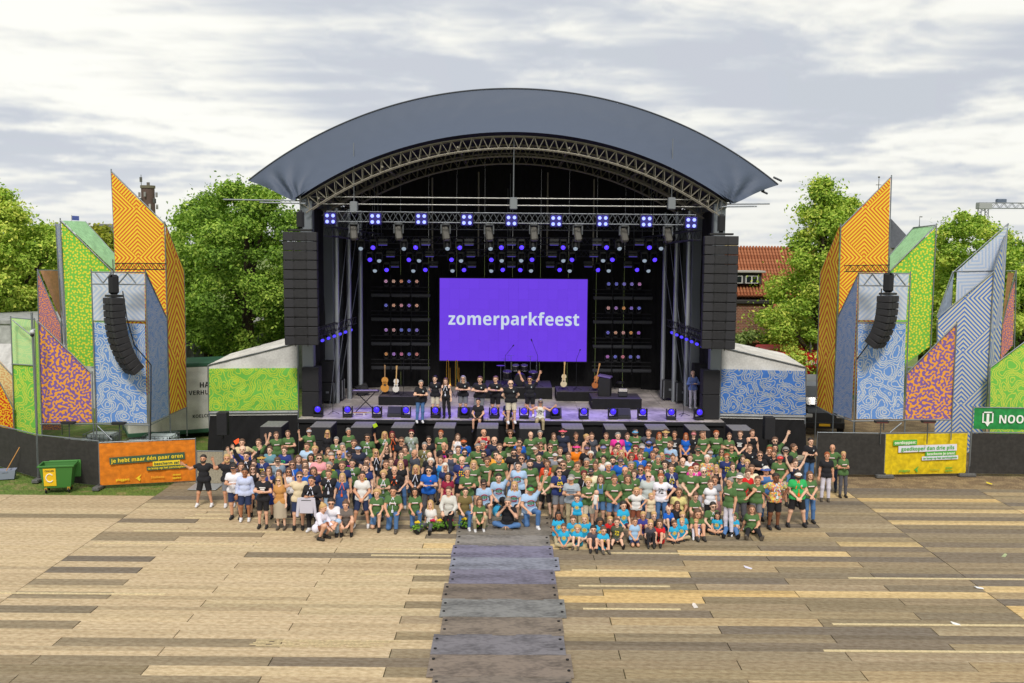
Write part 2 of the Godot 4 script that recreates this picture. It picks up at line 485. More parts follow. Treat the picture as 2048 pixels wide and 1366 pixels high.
func make_heads() -> void:
	head_net = nets([
		[Vector3(0, 0.032, -0.018), Vector3(0, 0.036, -0.01), 0.086, 0.086, 0], [Vector3(0, -0.005, 0.012), Vector3(0, 0.0, 0.016), 0.073, 0.073, 0],
		[Vector3(-0.018, -0.062, 0.034), Vector3(0.018, -0.062, 0.034), 0.044, 0.044, 0], [Vector3(0, -0.092, 0.055), Vector3(0, -0.09, 0.058), 0.022, 0.022, 0],
		[Vector3(0, 0.014, 0.088), Vector3(0, -0.022, 0.106), 0.010, 0.015, 0], [Vector3(-0.03, 0.03, 0.078), Vector3(0.03, 0.03, 0.078), 0.016, 0.016, 0],
		[Vector3(-0.078, 0.0, -0.008), Vector3(-0.08, -0.02, -0.006), 0.016, 0.012, 0], [Vector3(0.078, 0.0, -0.008), Vector3(0.08, -0.02, -0.006), 0.016, 0.012, 0],
		[Vector3(0, -0.03, -0.02), Vector3(0, -0.13, -0.02), 0.05, 0.05, 0]], 0.0085, 0.022)
	var c := PackedColorArray()
	for p in head_net.v:
		var q := Color.WHITE
		for s in [-1, 1]:
			var e: Vector3 = p - Vector3(0.031 * s, 0.009, 0.084)
			if Vector2(e.x / 0.016, e.y / 0.008).length() < 1.0 and p.z > 0.05: q = Color(0.12, 0.09, 0.08)
			var w: Vector3 = p - Vector3(0.032 * s, 0.033, 0.084)
			if Vector2(w.x / 0.022, w.y / 0.006).length() < 1.0 and p.z > 0.05: q = Color(0.3, 0.22, 0.18)
		var m: Vector3 = p - Vector3(0, -0.056, 0.08)
		if p.z > 0.05 and Vector2(m.x / 0.03, m.y / 0.013).length() < 1.0: q = Color(0.75, 0.38, 0.36)
		if p.z > 0.05 and Vector2(m.x / 0.022, (m.y - 0.001) / 0.006).length() < 1.0: q = Color(1.15, 1.25, 1.35)
		c.append(q)
	head_net.c = c
	var hb := [[Vector3(-0.022, -0.02, 0), Vector3(-0.026, -0.085, 0.004), 0.017, 0.015, 0], [Vector3(0.0, -0.015, 0), Vector3(0, -0.09, 0.004), 0.018, 0.016, 0], [Vector3(0.022, -0.02, 0), Vector3(0.024, -0.085, 0.004), 0.017, 0.015, 0]]
	var fx := [-0.033, -0.011, 0.011, 0.032]
	var fl := [0.062, 0.08, 0.075, 0.055]
	for i in 4:
		var p0 := Vector3(fx[i], -0.092, 0.003); var p1 := p0 + Vector3(fx[i] * 0.12, -fl[i] * 0.55, 0.006); var p2 := p1 + Vector3(fx[i] * 0.05, -fl[i] * 0.42, 0.018)
		hb.append([p0, p1, 0.0095, 0.009, 0]); hb.append([p1, p2, 0.009, 0.0075, 0])
	hb.append([Vector3(0.025, -0.03, 0.005), Vector3(0.052, -0.062, 0.018), 0.013, 0.0105, 0]); hb.append([Vector3(0.052, -0.062, 0.018), Vector3(0.058, -0.092, 0.026), 0.0105, 0.009, 0])
	hand_net = nets(hb, 0.0065, 0.006)

func hair(style: String) -> ArrayMesh:
	if hair_mesh.has(style): return hair_mesh[style]
	var bn := [[Vector3(0, 0.04, -0.022), Vector3(0, 0.045, -0.012), 0.094, 0.094, 0], [Vector3(0, -0.02, -0.05), Vector3(0, 0.0, -0.045), 0.062, 0.066, 0]]
	var cv := [[Vector3(-0.03, -0.02, 0.118), Vector3(0.03, -0.02, 0.118), 0.105, 0.105, 0], [Vector3(-0.12, -0.06, 0.05), Vector3(0.12, -0.06, 0.05), 0.065, 0.065, 0]]
	match style:
		"b": bn = [[Vector3(-0.072, 0.0, -0.03), Vector3(-0.03, -0.02, -0.075), 0.022, 0.024, 0], [Vector3(0.072, 0.0, -0.03), Vector3(0.03, -0.02, -0.075), 0.022, 0.024, 0]]
		"l":
			for s in [-1, 1]:
				bn.append([Vector3(0.07 * s, 0.02, -0.01), Vector3(0.085 * s, -0.13, 0.005), 0.034, 0.032, 0]); bn.append([Vector3(0.085 * s, -0.13, 0.005), Vector3(0.085 * s, -0.23, 0.03), 0.032, 0.018, 0])
			bn.append([Vector3(0, 0.0, -0.06), Vector3(0, -0.22, -0.075), 0.07, 0.055, 0])
			cv = [[Vector3(-0.02, -0.02, 0.115), Vector3(0.02, -0.02, 0.115), 0.098, 0.098, 0], [Vector3(0, -0.10, 0.10), Vector3(0, -0.2, 0.12), 0.06, 0.06, 0]]
		"c":
			for i in 46:
				var t := 2.399 * i; var y := 1.0 - 1.55 * i / 46.0
				var o := Vector3(sqrt(maxf(0, 1 - y * y)) * cos(t), y, sqrt(maxf(0, 1 - y * y)) * sin(t)) * Vector3(0.105, 0.095, 0.1) + Vector3(0, 0.03, -0.02)
				bn.append([o, o * 1.02, 0.027, 0.024, 0])
		"p": bn.append([Vector3(0.02, 0.07, -0.09), Vector3(0.05, 0.04, -0.14), 0.028, 0.034, 0]); bn.append([Vector3(0.05, 0.04, -0.14), Vector3(0.09, -0.16, -0.09), 0.034, 0.015, 0])
		"u": bn.append([Vector3(0, 0.115, -0.075), Vector3(0, 0.12, -0.08), 0.042, 0.04, 0])
		"m": bn = [[Vector3(0, 0.15, 0.04), Vector3(0, 0.13, -0.08), 0.022, 0.02, 0], [Vector3(0, 0.11, 0.045), Vector3(0, 0.10, -0.085), 0.024, 0.022, 0]]
		"beard":
			bn = [[Vector3(-0.04, -0.07, 0.05), Vector3(0.04, -0.07, 0.05), 0.034, 0.034, 0], [Vector3(0, -0.095, 0.062), Vector3(0, -0.1, 0.06), 0.032, 0.03, 0], [Vector3(-0.065, -0.02, 0.01), Vector3(-0.05, -0.07, 0.035), 0.016, 0.03, 0], [Vector3(0.065, -0.02, 0.01), Vector3(0.05, -0.07, 0.035), 0.016, 0.03, 0]]
			cv = [[Vector3(-0.018, -0.052, 0.105), Vector3(0.018, -0.052, 0.105), 0.022, 0.022, 0]]
	if style in ["b", "m"]: cv = []
	var d := nets(bn, 0.010, 0.016, cv)
	for i in d.v.size():
		d.v[i] += d.n[i] * 0.004 * nz.get_noise_3d(d.v[i].x * 2600.0, d.v[i].y * 900.0, d.v[i].z * 2600.0)
	hair_mesh[style] = net_mb(d).mesh()
	return hair_mesh[style]

func prop(what: String) -> ArrayMesh:
	if prop_mesh.has(what): return prop_mesh[what]
	var b := MB.new()
	match what:
		"cap", "hat":
			var pr := []
			for j in 7: pr.append(Vector2(0.099 * cos(PI * 0.5 * j / 6.0), 0.035 + 0.092 * sin(PI * 0.5 * j / 6.0)))
			b.lathe(Vector3(0, 0.0, -0.014), pr, 16, 0.92, 1.05)
			if what == "cap":
				for i in 8:
					var a0 := PI * (0.12 + 0.76 * i / 8.0); var a1 := PI * (0.12 + 0.76 * (i + 1) / 8.0)
					var p := Vector3(cos(a0) * 0.094, 0.037, sin(a0) * 0.105 - 0.014); var q := Vector3(cos(a1) * 0.094, 0.037, sin(a1) * 0.105 - 0.014)
					var r := Vector3(cos(a1) * 0.1, 0.022, sin(a1) * 0.185 - 0.014); var s := Vector3(cos(a0) * 0.1, 0.022, sin(a0) * 0.185 - 0.014)
					b.quad(p, q, r, s); b.quad(s + Vector3(0, -0.006, 0), r + Vector3(0, -0.006, 0), q + Vector3(0, -0.006, 0), p + Vector3(0, -0.006, 0))
			else:
				b.lathe(Vector3(0, 0, -0.014), [Vector2(0.098, 0.05), Vector2(0.125, 0.035), Vector2(0.145, 0.024), Vector2(0.143, 0.018), Vector2(0.098, 0.04)], 18)
		"glasses":
			for s in [-1, 1]:
				b.bev(Vector3(0.033 * s, 0.010, 0.096), Vector3(0.052, 0.036, 0.012), 0.005)
				b.box(Vector3(0.072 * s, 0.018, 0.045), Vector3(0.006, 0.008, 0.1))
			b.box(Vector3(0, 0.016, 0.1), Vector3(0.02, 0.008, 0.008))
		"lanyard":
			for s in [-1, 1]:
				b.box(Vector3(0.045 * s, 0.40, 0.118), Vector3(0.018, 0.26, 0.008), Basis(Vector3.FORWARD, -0.34 * s) * Basis(Vector3.RIGHT, -0.26))
			b.box(Vector3(0, 0.20, 0.160), Vector3(0.014, 0.16, 0.008)); b.box(Vector3(0, 0.10, 0.165), Vector3(0.062, 0.09, 0.008))
		"stripe": b.box(Vector3(0, 0, 0), Vector3(0.20, 0.026, 0.012))
		"underline": b.box(Vector3(0, -0.017, 0), Vector3(0.20, 0.01, 0.013))
		"badge": b.box(Vector3(0.085, 0.03, -0.012), Vector3(0.045, 0.055, 0.012), Basis(Vector3.UP, 0.35))
		"logo": 
			b.box(Vector3(0, 0.01, 0), Vector3(0.2, 0.03, 0.012)); b.box(Vector3(0, -0.04, 0), Vector3(0.14, 0.035, 0.012)); b.box(Vector3(0, -0.10, 0.004), Vector3(0.16, 0.05, 0.012))
		"yellow", "greenp", "pink", "redp", "darkp":
			for i in 9:
				b.box(Vector3((i % 3 - 1) * 0.055 + 0.008 * sin(i * 3.0), -0.06 * int(i / 3) + 0.01 * cos(i * 5.0), 0.002), Vector3(0.034 + 0.012 * sin(i), 0.034, 0.012), Basis(Vector3.BACK, sin(i * 2.0) * 0.5))
		"heart": b.bev(Vector3(0.075, 0.02, -0.008), Vector3(0.04, 0.04, 0.012), 0.004, Basis(Vector3.BACK, 0.78))
		"sun":
			for i in 28:
				var a := TAU * i / 28.0
				b.box(Vector3(cos(a), sin(a), 0) * 0.078 + Vector3(0, -0.06, 0.002), Vector3(0.042, 0.008, 0.01), Basis(Vector3.BACK, a))
		"sun_disc": b.tube(Vector3(0, -0.06, -0.006), Vector3(0, -0.06, 0.012), 0.045, 0.045, 16)
		"arcs":
			for s in [-1, 1]:
				for i in 8:
					var a := PI * (0.16 + 0.68 * (i + 0.5) / 8.0)
					b.box(Vector3(cos(a) * 0.105, s * (sin(a) * 0.075 + 0.012) - 0.07, 0.002), Vector3(0.038, 0.022, 0.012), Basis(Vector3.BACK, s * (a - PI * 0.5)))
		"stripes":
			for i in 6: b.box(Vector3(0, 0.04 - i * 0.055, 0.002 + 0.003 * i), Vector3(0.22, 0.012, 0.012))
		"bib": b.bev(Vector3(0, -0.06, 0.0), Vector3(0.19, 0.17, 0.02), 0.006); b.box(Vector3(-0.07, 0.09, -0.03), Vector3(0.03, 0.2, 0.012), Basis(Vector3.RIGHT, -0.3)); b.box(Vector3(0.07, 0.09, -0.03), Vector3(0.03, 0.2, 0.012), Basis(Vector3.RIGHT, -0.3))
		"skirt", "dress_skirt":
			var pr := []
			var lens := 0.62 if what == "skirt" else 0.52
			for j in 9: pr.append(Vector2(0.135 + 0.055 * sin(minf(1.0, j / 3.0) * PI * 0.5) + 0.012 * j / 8.0, 0.08 - lens * j / 8.0))
			b.lathe(Vector3.ZERO, pr, 22, 1.12, 0.86)
			for i in b.v.size():
				var an := atan2(b.v[i].z, b.v[i].x)
				b.v[i] += Vector3(b.v[i].x, 0, b.v[i].z).normalized() * 0.016 * sin(an * 7.0) * clampf(-b.v[i].y * 2.0, 0.0, 1.0)
			smooth(b)
	prop_mesh[what] = b.mesh()
	return prop_mesh[what]

var tie_mat: StandardMaterial3D

func person(row: String, i: int) -> Node3D:
	var f := row.split("|")
	var pose := f[0]
	if pose == "d": pose = "d" + str([0, 1, 0, 2, 1, 3, 0, 2][(i * 5 + 3) % 8])
	var build := int(f[6])
	var pr := make_proto(pose, build)
	var s := float(f[5])
	var fat := 1.0 + 0.10 * sin(i * 12.9898)
	if build == 0: fat += 0.04
	var o := thing("person", f[17], "person", Vector3(float(f[1]), float(f[2]), float(f[3])), float(f[4]), "festival crew on the stage" if float(f[2]) > 1.0 else "crowd in front of the stage")
	o.scale = Vector3(s * fat, s, s * fat)
	o.rotation.z = 0.035 * sin(i * 7.7)
	var skin := M(f[12], 0.55)
	skin.vertex_color_use_as_albedo = true
	part(o, "body", pr.mesh, skin)
	var cut := f[7]
	var tm: Material = M(f[8], 0.9)
	if f[9] == "tie": tm = tie_mat
	var lowdress := cut == "dress"
	part(o, "dress" if lowdress else "jacket" if cut == "long" else "shirt", garment(pr, cut), tm)
	if lowdress:
		if pr.legs == "stand":
			var sk := part(o, "skirt", prop("dress_skirt"), tm); sk.transform = pr.torso
		else: part(o, "skirt", garment(pr, "shorts"), tm)
	elif f[10] == "skirt" and pr.legs == "stand":
		part(o, "skirt", prop("skirt"), M(f[11], 0.9)).transform = pr.torso
	else:
		part(o, "shorts" if f[10] == "shorts" else "trousers", garment(pr, "shorts" if f[10] == "shorts" else "pants"), M(f[11], 0.9))
	part(o, "shoe", garment(pr, "left_shoe"), M(f[15], 0.6))
	part(o, "shoe", garment(pr, "right_shoe"), M(f[15], 0.6))
	var hm := M(f[14], 0.55)
	var hp := part(o, "hair", hair(f[13][0]), hm)
	hp.transform = pr.head
	if build == 1 and f[13][0] == "s": hp.transform = pr.head * Transform3D(Basis.from_scale(Vector3(1.06, 1.06, 1.08)), Vector3(0, 0.002, 0))
	for e in f[16].split(",", false):
		match e[0]:
			"g": part(o, "sunglasses", prop("glasses"), M("0d0d10", 0.15)).transform = pr.head
			"c": part(o, "cap", prop("cap"), M(e.substr(2), 0.85)).transform = pr.head
			"h": part(o, "hat", prop("hat"), M(e.substr(2), 0.85)).transform = pr.head
			"b": part(o, "beard", hair("beard"), hm).transform = pr.head
			"l":
				part(o, "lanyard", prop("lanyard"), M(e.substr(2), 0.7)).transform = pr.torso * Transform3D(Basis(), Vector3(0, 0, 0.012 if build == 1 else 0.0))
	if f[9] and f[9] != "tie":
		var at: Transform3D = pr.torso * Transform3D(Basis(), Vector3(0, 0.345, 0.145 if build == 1 else 0.137))
		match f[9]:
			"stripe":
				part(o, "chest_print", prop("stripe"), M("efe6e6", 0.8)).transform = at
				part(o, "chest_print", prop("underline"), M("d98a96", 0.8)).transform = at
			"hek":
				part(o, "chest_print", prop("arcs"), M("c02238", 0.8)).transform = at
				var t := text(o, "lettering", "HEK", Vector3.ZERO, 0.2, M("3f8a34", 0.8))
				t.transform = at * Transform3D(t.transform.basis, Vector3(0, -0.07, 0.006))
			"sun":
				part(o, "chest_print", prop("sun"), M("e8e2a0", 0.8)).transform = at
				part(o, "chest_print", prop("sun_disc"), M("f0c020", 0.8)).transform = at
			_:
				var pc: String = {"yellow": "efd42c", "greenp": "3fbf6a", "pink": "e62cc8", "redp": "c02838", "darkp": "24242a", "badge": "c9d4da", "logo": "e8e8e8", "heart": "e8384c", "stripes": "6c7c8c", "bib": "5c83b4"}[f[9]]
				part(o, "chest_print", prop(f[9]), M(pc, 0.8)).transform = at
	return o

# ---------------------------------------------------------------- printed cloth patterns
func chev(a: Color, b: Color) -> ImageTexture:
	return tex_of(512, 512, func(x, y):
		var p := Vector2(absf(x - 256.0), y - 256.0)
		var k := p.y - p.x if absf(p.y) > p.x else p.x - absf(p.y)
		return a if fposmod(k / 256.0 * 6.0 + 0.25, 1.0) < 0.48 else b)

func contour(a: Color, b: Color, sd: int) -> ImageTexture:
	var q := FastNoiseLite.new()
	q.seed = sd; q.noise_type = FastNoiseLite.TYPE_SIMPLEX_SMOOTH; q.frequency = 0.011; q.fractal_type = FastNoiseLite.FRACTAL_NONE
	q.domain_warp_enabled = true; q.domain_warp_amplitude = 22.0; q.domain_warp_frequency = 0.012
	var val := PackedFloat32Array(); val.resize(513 * 513)
	for y in 513:
		for x in 513: val[y * 513 + x] = q.get_noise_2d(x, y)
	return tex_of(512, 512, func(x, y):
		var v := val[y * 513 + x]
		var gx := val[y * 513 + x + 1] - v; var gy := val[(y + 1) * 513 + x] - v
		var e := absf(fposmod(v * 3.4, 1.0) - 0.5) / 3.4 / maxf(0.0045, sqrt(gx * gx + gy * gy))
		return b.lerp(a, smoothstep(1.1, 2.2, e)))

func blobs(a: Color, b: Color, sd: int) -> ImageTexture:
	var q := FastNoiseLite.new()
	q.seed = sd; q.noise_type = FastNoiseLite.TYPE_SIMPLEX; q.frequency = 0.042; q.fractal_type = FastNoiseLite.FRACTAL_NONE
	return tex_of(512, 512, func(x, y): return a.lerp(b, smoothstep(0.02, 0.12, q.get_noise_2d(x, y))))

func dots(a: Color, b: Color) -> ImageTexture:
	var q := FastNoiseLite.new()
	q.seed = 4; q.noise_type = FastNoiseLite.TYPE_CELLULAR; q.frequency = 0.05; q.cellular_jitter = 0.75; q.fractal_type = FastNoiseLite.FRACTAL_NONE
	q.cellular_distance_function = FastNoiseLite.DISTANCE_EUCLIDEAN; q.cellular_return_type = FastNoiseLite.RETURN_DISTANCE
	return tex_of(512, 512, func(x, y): return b.lerp(a, smoothstep(-0.72, -0.62, q.get_noise_2d(x, y))))

func cloth(t: Texture2D, sc: float, tint := Color.WHITE) -> StandardMaterial3D:
	var m := tmat(t, sc, 0.8, tint)
	m.backlight_enabled = true
	m.backlight = Color(0.5, 0.5, 0.5)
	return m

var speck: ImageTexture
func grained(hex: String, sc := 1.0, rough := 0.85) -> StandardMaterial3D:   # plain colour with a fine and coarse fleck, laid by world position
	var key := "gr%s%.2f%.2f" % [hex, sc, rough]
	if not mats.has(key):
		var m := StandardMaterial3D.new()
		m.albedo_color = Color.html(hex); m.albedo_texture = speck; m.roughness = rough
		m.uv1_triplanar = true; m.uv1_world_triplanar = true; m.uv1_scale = Vector3.ONE / sc
		mats[key] = m
	return mats[key]

# ---------------------------------------------------------------- build
func _ready() -> void:
	rng.seed = 11
	nz.seed = 3; nz.frequency = 0.05
	setup_view()
	var q := FastNoiseLite.new(); q.seed = 8; q.frequency = 0.02; q.fractal_octaves = 5
	var q2 := FastNoiseLite.new(); q2.seed = 9; q2.frequency = 0.35
	speck = tex_of(256, 256, func(x, y):
		var v := 0.9 + 0.16 * q.get_noise_2d(x, y) + 0.09 * q2.get_noise_2d(x, y)
		return Color(v, v, v * 0.99))
	setting()
	stage()
	stage_lights()
	stage_gear()
	towers()
	fences()
	background()
	trees()
	crowd()

func setup_view() -> void:
	var cam := Camera3D.new()
	cam.name = "camera"
	cam.position = Vector3(0, 8.8, 0)
	cam.rotation_degrees = Vector3(-5.24, 0, 0.45)
	cam.fov = 37.42
	cam.near = 0.1; cam.far = 3000.0
	add_child(cam)
	var env := Environment.new()
	env.background_mode = Environment.BG_SKY
	env.tonemap_mode = Environment.TONE_MAPPER_LINEAR
	env.tonemap_exposure = 1.5
	env.sdfgi_enabled = true; env.ssao_enabled = true; env.ssil_enabled = true
	var sky := Sky.new()
	var sm := PanoramaSkyMaterial.new()
	sm.panorama = cloud_sky()
	sky.sky_material = sm
	env.sky = sky
	var we := WorldEnvironment.new()
	we.name = "world_environment"
	we.environment = env
	add_child(we)
	var sun := DirectionalLight3D.new()
	sun.name = "sun"
	sun.light_energy = 0.5
	sun.light_angular_distance = 11.0
	sun.light_color = Color(1.0, 0.97, 0.93)
	sun.shadow_enabled = true
	sun.rotation_degrees = Vector3(-46, 1, 0)
	add_child(sun)

func cloud_sky() -> ImageTexture:
	var W := 4096; var H := 2048
	var a := FastNoiseLite.new(); a.seed = 21; a.noise_type = FastNoiseLite.TYPE_SIMPLEX_SMOOTH; a.frequency = 0.32; a.fractal_octaves = 5; a.fractal_gain = 0.52
	var b := FastNoiseLite.new(); b.seed = 22; b.noise_type = FastNoiseLite.TYPE_SIMPLEX_SMOOTH; b.frequency = 1.3; b.fractal_octaves = 6; b.fractal_gain = 0.62
	var data := PackedByteArray(); data.resize(W * H * 3)
	for y in H:
		var el := PI * (0.5 - (y + 0.5) / H)
		var low := el <= -0.004
		var fine := el > 0.0 and el < 0.27
		var step := 2 if fine else 8
		if low:
			for k in range(y * W * 3, (y + 1) * W * 3, 3):
				data[k] = 128; data[k + 1] = 120; data[k + 2] = 108
			continue
		if not fine and y % 4 != 0 and y > 0:
			for k in W * 3: data[y * W * 3 + k] = data[(y - 1) * W * 3 + k]
			continue
		var sy := sin(el); var cy := cos(el)
		for x in range(0, W, step):
			var an := TAU * ((x + step * 0.5) / W)
			var dx := sin(an) * cy; var dz := -cos(an) * cy
			var g := 1.0 / (maxf(sy, 0.0) + 0.06)
			var px := dx * g; var pz := dz * g
			var n1 := a.get_noise_2d(px * 1.1, pz * 0.75)
			var n2 := b.get_noise_2d(px * 0.75 + 0.6 * n1, pz * 0.95)
			var k := clampf(0.53 + 0.95 * n1 + 0.75 * n2, 0.0, 1.0)
			var toward := 0.5 + 0.5 * (dx * -0.55 + dz * -0.83)       # the veiled sun is behind the stage, to the left
			var hazy := smoothstep(0.10, 0.0, el)
			var base := 0.745 + 0.05 * toward
			var v := lerpf(base * 0.885, base * 1.06, smoothstep(0.05, 0.85, k))
			v = lerpf(v, base * 0.985, hazy * 0.6)
			var bl := (1.0 - smoothstep(0.1, 0.7, k)) * (1.0 - hazy * 0.4)
			var r := int(clampf(v * (1.0 - 0.048 * bl), 0, 1) * 255.0); var gg := int(clampf(v * (1.0 - 0.022 * bl), 0, 1) * 255.0); var bb := int(clampf(v * (0.975 + 0.045 * bl), 0, 1) * 255.0)
			var o := (y * W + x) * 3
			for s in step:
				data[o] = r; data[o + 1] = gg; data[o + 2] = bb; o += 3
	return ImageTexture.create_from_image(Image.create_from_data(W, H, false, Image.FORMAT_RGB8, data))

# ---------------------------------------------------------------- ground, deck, mats
func setting() -> void:
	var q := FastNoiseLite.new(); q.seed = 31; q.frequency = 0.012; q.fractal_octaves = 5
	var gt := tex_of(512, 512, func(x, y):
		var v := q.get_noise_2d(x, y); var w := q.get_noise_2d(x * 9.0, y * 9.0)
		return Color.html("6f8a34").lerp(Color.html("8f8a52"), smoothstep(0.05, 0.45, v)) * (0.86 + 0.3 * w + 0.1 * v))
	var gm := tmat(gt, 6.0, 0.95); gm.uv1_triplanar = true; gm.uv1_world_triplanar = true; gm.uv1_scale = Vector3.ONE / 6.0
	var b := MB.new()
	b.quad(Vector3(-900, -0.07, 60), Vector3(900, -0.07, 60), Vector3(900, -0.07, -1800), Vector3(-900, -0.07, -1800))
	struct("ground", b.mesh(), gm)
	var dt := tex_of(512, 512, func(x, y):
		var v := q.get_noise_2d(x + 900, y); var w := q.get_noise_2d(x * 11.0, y * 11.0)
		return Color.html("8c7558").lerp(Color.html("a9916c"), smoothstep(-0.3, 0.4, v)) * (0.88 + 0.35 * w))
	var dm := tmat(dt, 5.0, 0.95); dm.uv1_triplanar = true; dm.uv1_world_triplanar = true; dm.uv1_scale = Vector3.ONE / 5.0
	b = MB.new()
	var rim := []
	for i in 40:
		var t := TAU * i / 40.0
		rim.append(Vector3(20.5 + cos(t) * 11.5 * (1 + 0.1 * sin(i * 2.3)), -0.058, -46.0 + sin(t) * 14.0))
	for i in 40: b.tri(Vector3(20.5, -0.058, -46), rim[i], rim[(i + 1) % 40], Vector3.UP)
	struct("dirt_ground", b.mesh(), dm)
	# sand and trodden earth under the crowd's back rows
	b = MB.new()
	b.quad(Vector3(-11.5, -0.052, -37.5), Vector3(11.8, -0.052, -37.5), Vector3(12.5, -0.052, -42.0), Vector3(-10.5, -0.052, -42.0))
	struct("earth_strip", b.mesh(), dm)
	# grass blades
	var blade := MB.new()
	for k in 3:
		var an := TAU * k / 3.0
		blade.tri(Vector3(cos(an) * 0.012, 0, sin(an) * 0.012), Vector3(cos(an + 0.5) * 0.012, 0, sin(an + 0.5) * 0.012), Vector3(cos(an) * 0.05, 0.09, sin(an) * 0.05), Vector3(0, 0.8, 0.6).normalized())
	var mm := MultiMesh.new()
	mm.transform_format = MultiMesh.TRANSFORM_3D
	mm.mesh = blade.mesh()
	mm.instance_count = 9000
	for i in 9000:
		var z := rng.randf_range(-44.0, -35.3)
		var p := Vector3(rng.randf_range(-23.0, -10.8), -0.07, z)
		mm.set_instance_transform(i, Transform3D(Basis(Vector3.UP, rng.randf() * TAU).scaled(Vector3.ONE * rng.randf_range(0.5, 1.1)), p))
	var gr := MultiMeshInstance3D.new()
	gr.name = "grass"; gr.multimesh = mm; gr.material_override = M("75963a", 0.9)
	add_child(gr)
	gr.set_meta("kind", "stuff"); gr.set_meta("label", "short green grass on the lawn behind the wooden floor"); gr.set_meta("category", "grass")
	deck()
	mats_strip()

func deck() -> void:
	var q := FastNoiseLite.new(); q.seed = 41; q.frequency = 0.02; q.fractal_octaves = 4
	var texs := []
	for k in 3:
		var wt := tex_of(768, 160, func(x, y):
			var g := q.get_noise_2d(x * 0.3 + k * 777.0, y * 22.0 + k * 99.0); var c := q.get_noise_2d(x * 1.6 + k * 50.0, y * 1.4)
			var kn := q.get_noise_2d(x * 7.0 + k * 300.0, y * 26.0)
			var v := 0.93 + 0.15 * g + 0.13 * c
			if kn > 0.46: v *= 0.78
			return Color(v, v * (0.985 + 0.03 * c), v * (0.96 + 0.06 * c)))
		texs.append(wt)
	var floor_ := Node3D.new()
	floor_.name = "wooden_floor"; add_child(floor_); floor_.set_meta("kind", "structure")
	var pale := ["d2be9e", "d4c09e", "cebc9a", "c8b494", "d0bc9a", "c4b090", "ccb898"]
	var dark := ["8e826e", "867a6a", "96886e", "9c8e76", "80766a", "a09076", "a69678"]
	var worn := ["b39f7d", "b5a589", "ae9d83", "bca783"]
	var fresh := ["dabc84", "d6be8e", "dec492"]
	var cache := {}
	var meshes := {}
	for ln in [5.0, 2.5]:
		for k in 6:
			var b := MB.new()
			for j in 6:
				var z0 := -0.25 + 0.0833 * j
				var s := b.v.size()
				b.bev(Vector3(0, -0.02 + rng.randf_range(-0.0025, 0.0025), z0 + 0.0417), Vector3(ln - 0.018, 0.04, 0.0735), 0.005)
				var tone := rng.randf_range(0.85, 1.1)
				if k == 4 and j == 1: tone = 1.45
				if k == 5 and j > 2: tone = 0.78
				for i in range(s, b.v.size()):
					b.col.append(Color(tone, tone * rng.randf_range(0.99, 1.01), tone * 0.98)); b.uv[i] = Vector2(b.v[i].x / 5.1 + 0.5, clampf(b.v[i].z * 1.96 + 0.5 + b.v[i].y, 0.0, 1.0))
			meshes[[ln, k]] = b.mesh()
	var total := 0
	for r in 41:
		var z := -37.55 + 0.5 * r + 0.25
		var xs := [-12.6, -7.6, -2.6, 2.4, 7.4, 12.4] if r % 2 == 0 else [-12.6, -10.1, -5.1, -0.1, 4.9, 9.9, 12.4]
		var ext := 0 if z > -23.3 else 1 if z > -33.0 else 2
		for e in ext:
			if z > -35.3: xs.push_front(xs[0] - 5.0)
			if z > -36.9: xs.append(xs[-1] + 5.0)
		for i in xs.size() - 1:
			var ln: float = xs[i + 1] - xs[i]
			var cx: float = (xs[i] + xs[i + 1]) * 0.5
			var hexs := pale if cx < -0.5 else dark
			var roll := rng.randf()
			if cx < -0.5:
				if roll < 0.17 or (ln < 3.0 and roll < 0.75): hexs = dark
			else:
				if roll < 0.09: hexs = fresh
				elif roll < 0.30: hexs = worn
			if cx < -0.5 and z > -20.9: hexs = dark if roll < 0.7 else pale
			if absf(cx) < 9.0 and z < -32.0: hexs = dark if roll < 0.5 else pale
			var key: String = hexs[rng.randi() % hexs.size()] + str(rng.randi() % 3)
			if not cache.has(key):
				var m := StandardMaterial3D.new()
				m.albedo_color = Color.html(key.left(6)); m.albedo_texture = texs[int(key[6])]; m.vertex_color_use_as_albedo = true; m.roughness = 0.8
				cache[key] = m
			var kk := rng.randi() % 4
			if rng.randf() < 0.10: kk = 4
			elif rng.randf() < 0.12: kk = 5
			var o := part(floor_, "floor_panel", meshes[[2.5 if ln < 3.0 else 5.0, kk]], cache[key])
			o.position = Vector3(cx, rng.randf_range(-0.003, 0.003), z)
			if rng.randf() < 0.5: o.rotation.y = PI
			total += 1
	# pale new boards let in beside the mats and along the seams
	for s in [[-7.9, -32.6, 5.0], [-8.1, -32.15, 5.0], [-9.2, -30.6, 5.0], [-9.9, -29.3, 5.0], [-2.85, -28.9, 2.3], [-2.85, -28.3, 2.3], [-2.9, -26.6, 2.3], [2.9, -27.1, 2.4], [3.0, -25.8, 2.4], [5.1, -28.7, 4.9], [3.0, -24.1, 2.4], [9.4, -21.6, 4.9], [10.1, -23.2, 4.9], [-11.2, -24.9, 4.9], [11.6, -26.6, 4.9]]:
		var b := MB.new()
		b.bev(Vector3(0, 0.003, 0), Vector3(s[2], 0.02, 0.1), 0.004)
		part(floor_, "new_board", b.mesh(), grained("e2cfa4", 0.6)).position = Vector3(s[0], 0.0, s[1])
	# frayed pale patch on the left
	var b2 := MB.new()
	for j in 5:
		var x := -5.9 + rng.randf_range(0.0, 0.3)
		while x < -3.1:
			var w := rng.randf_range(0.25, 0.8)
			b2.box(Vector3(x + w * 0.5, 0.007, -21.95 + 0.0833 * j), Vector3(w, 0.004, 0.06))
			x += w + rng.randf_range(0.03, 0.25)
	part(floor_, "scuffed_patch", b2.mesh(), grained("dcc79c", 0.5))

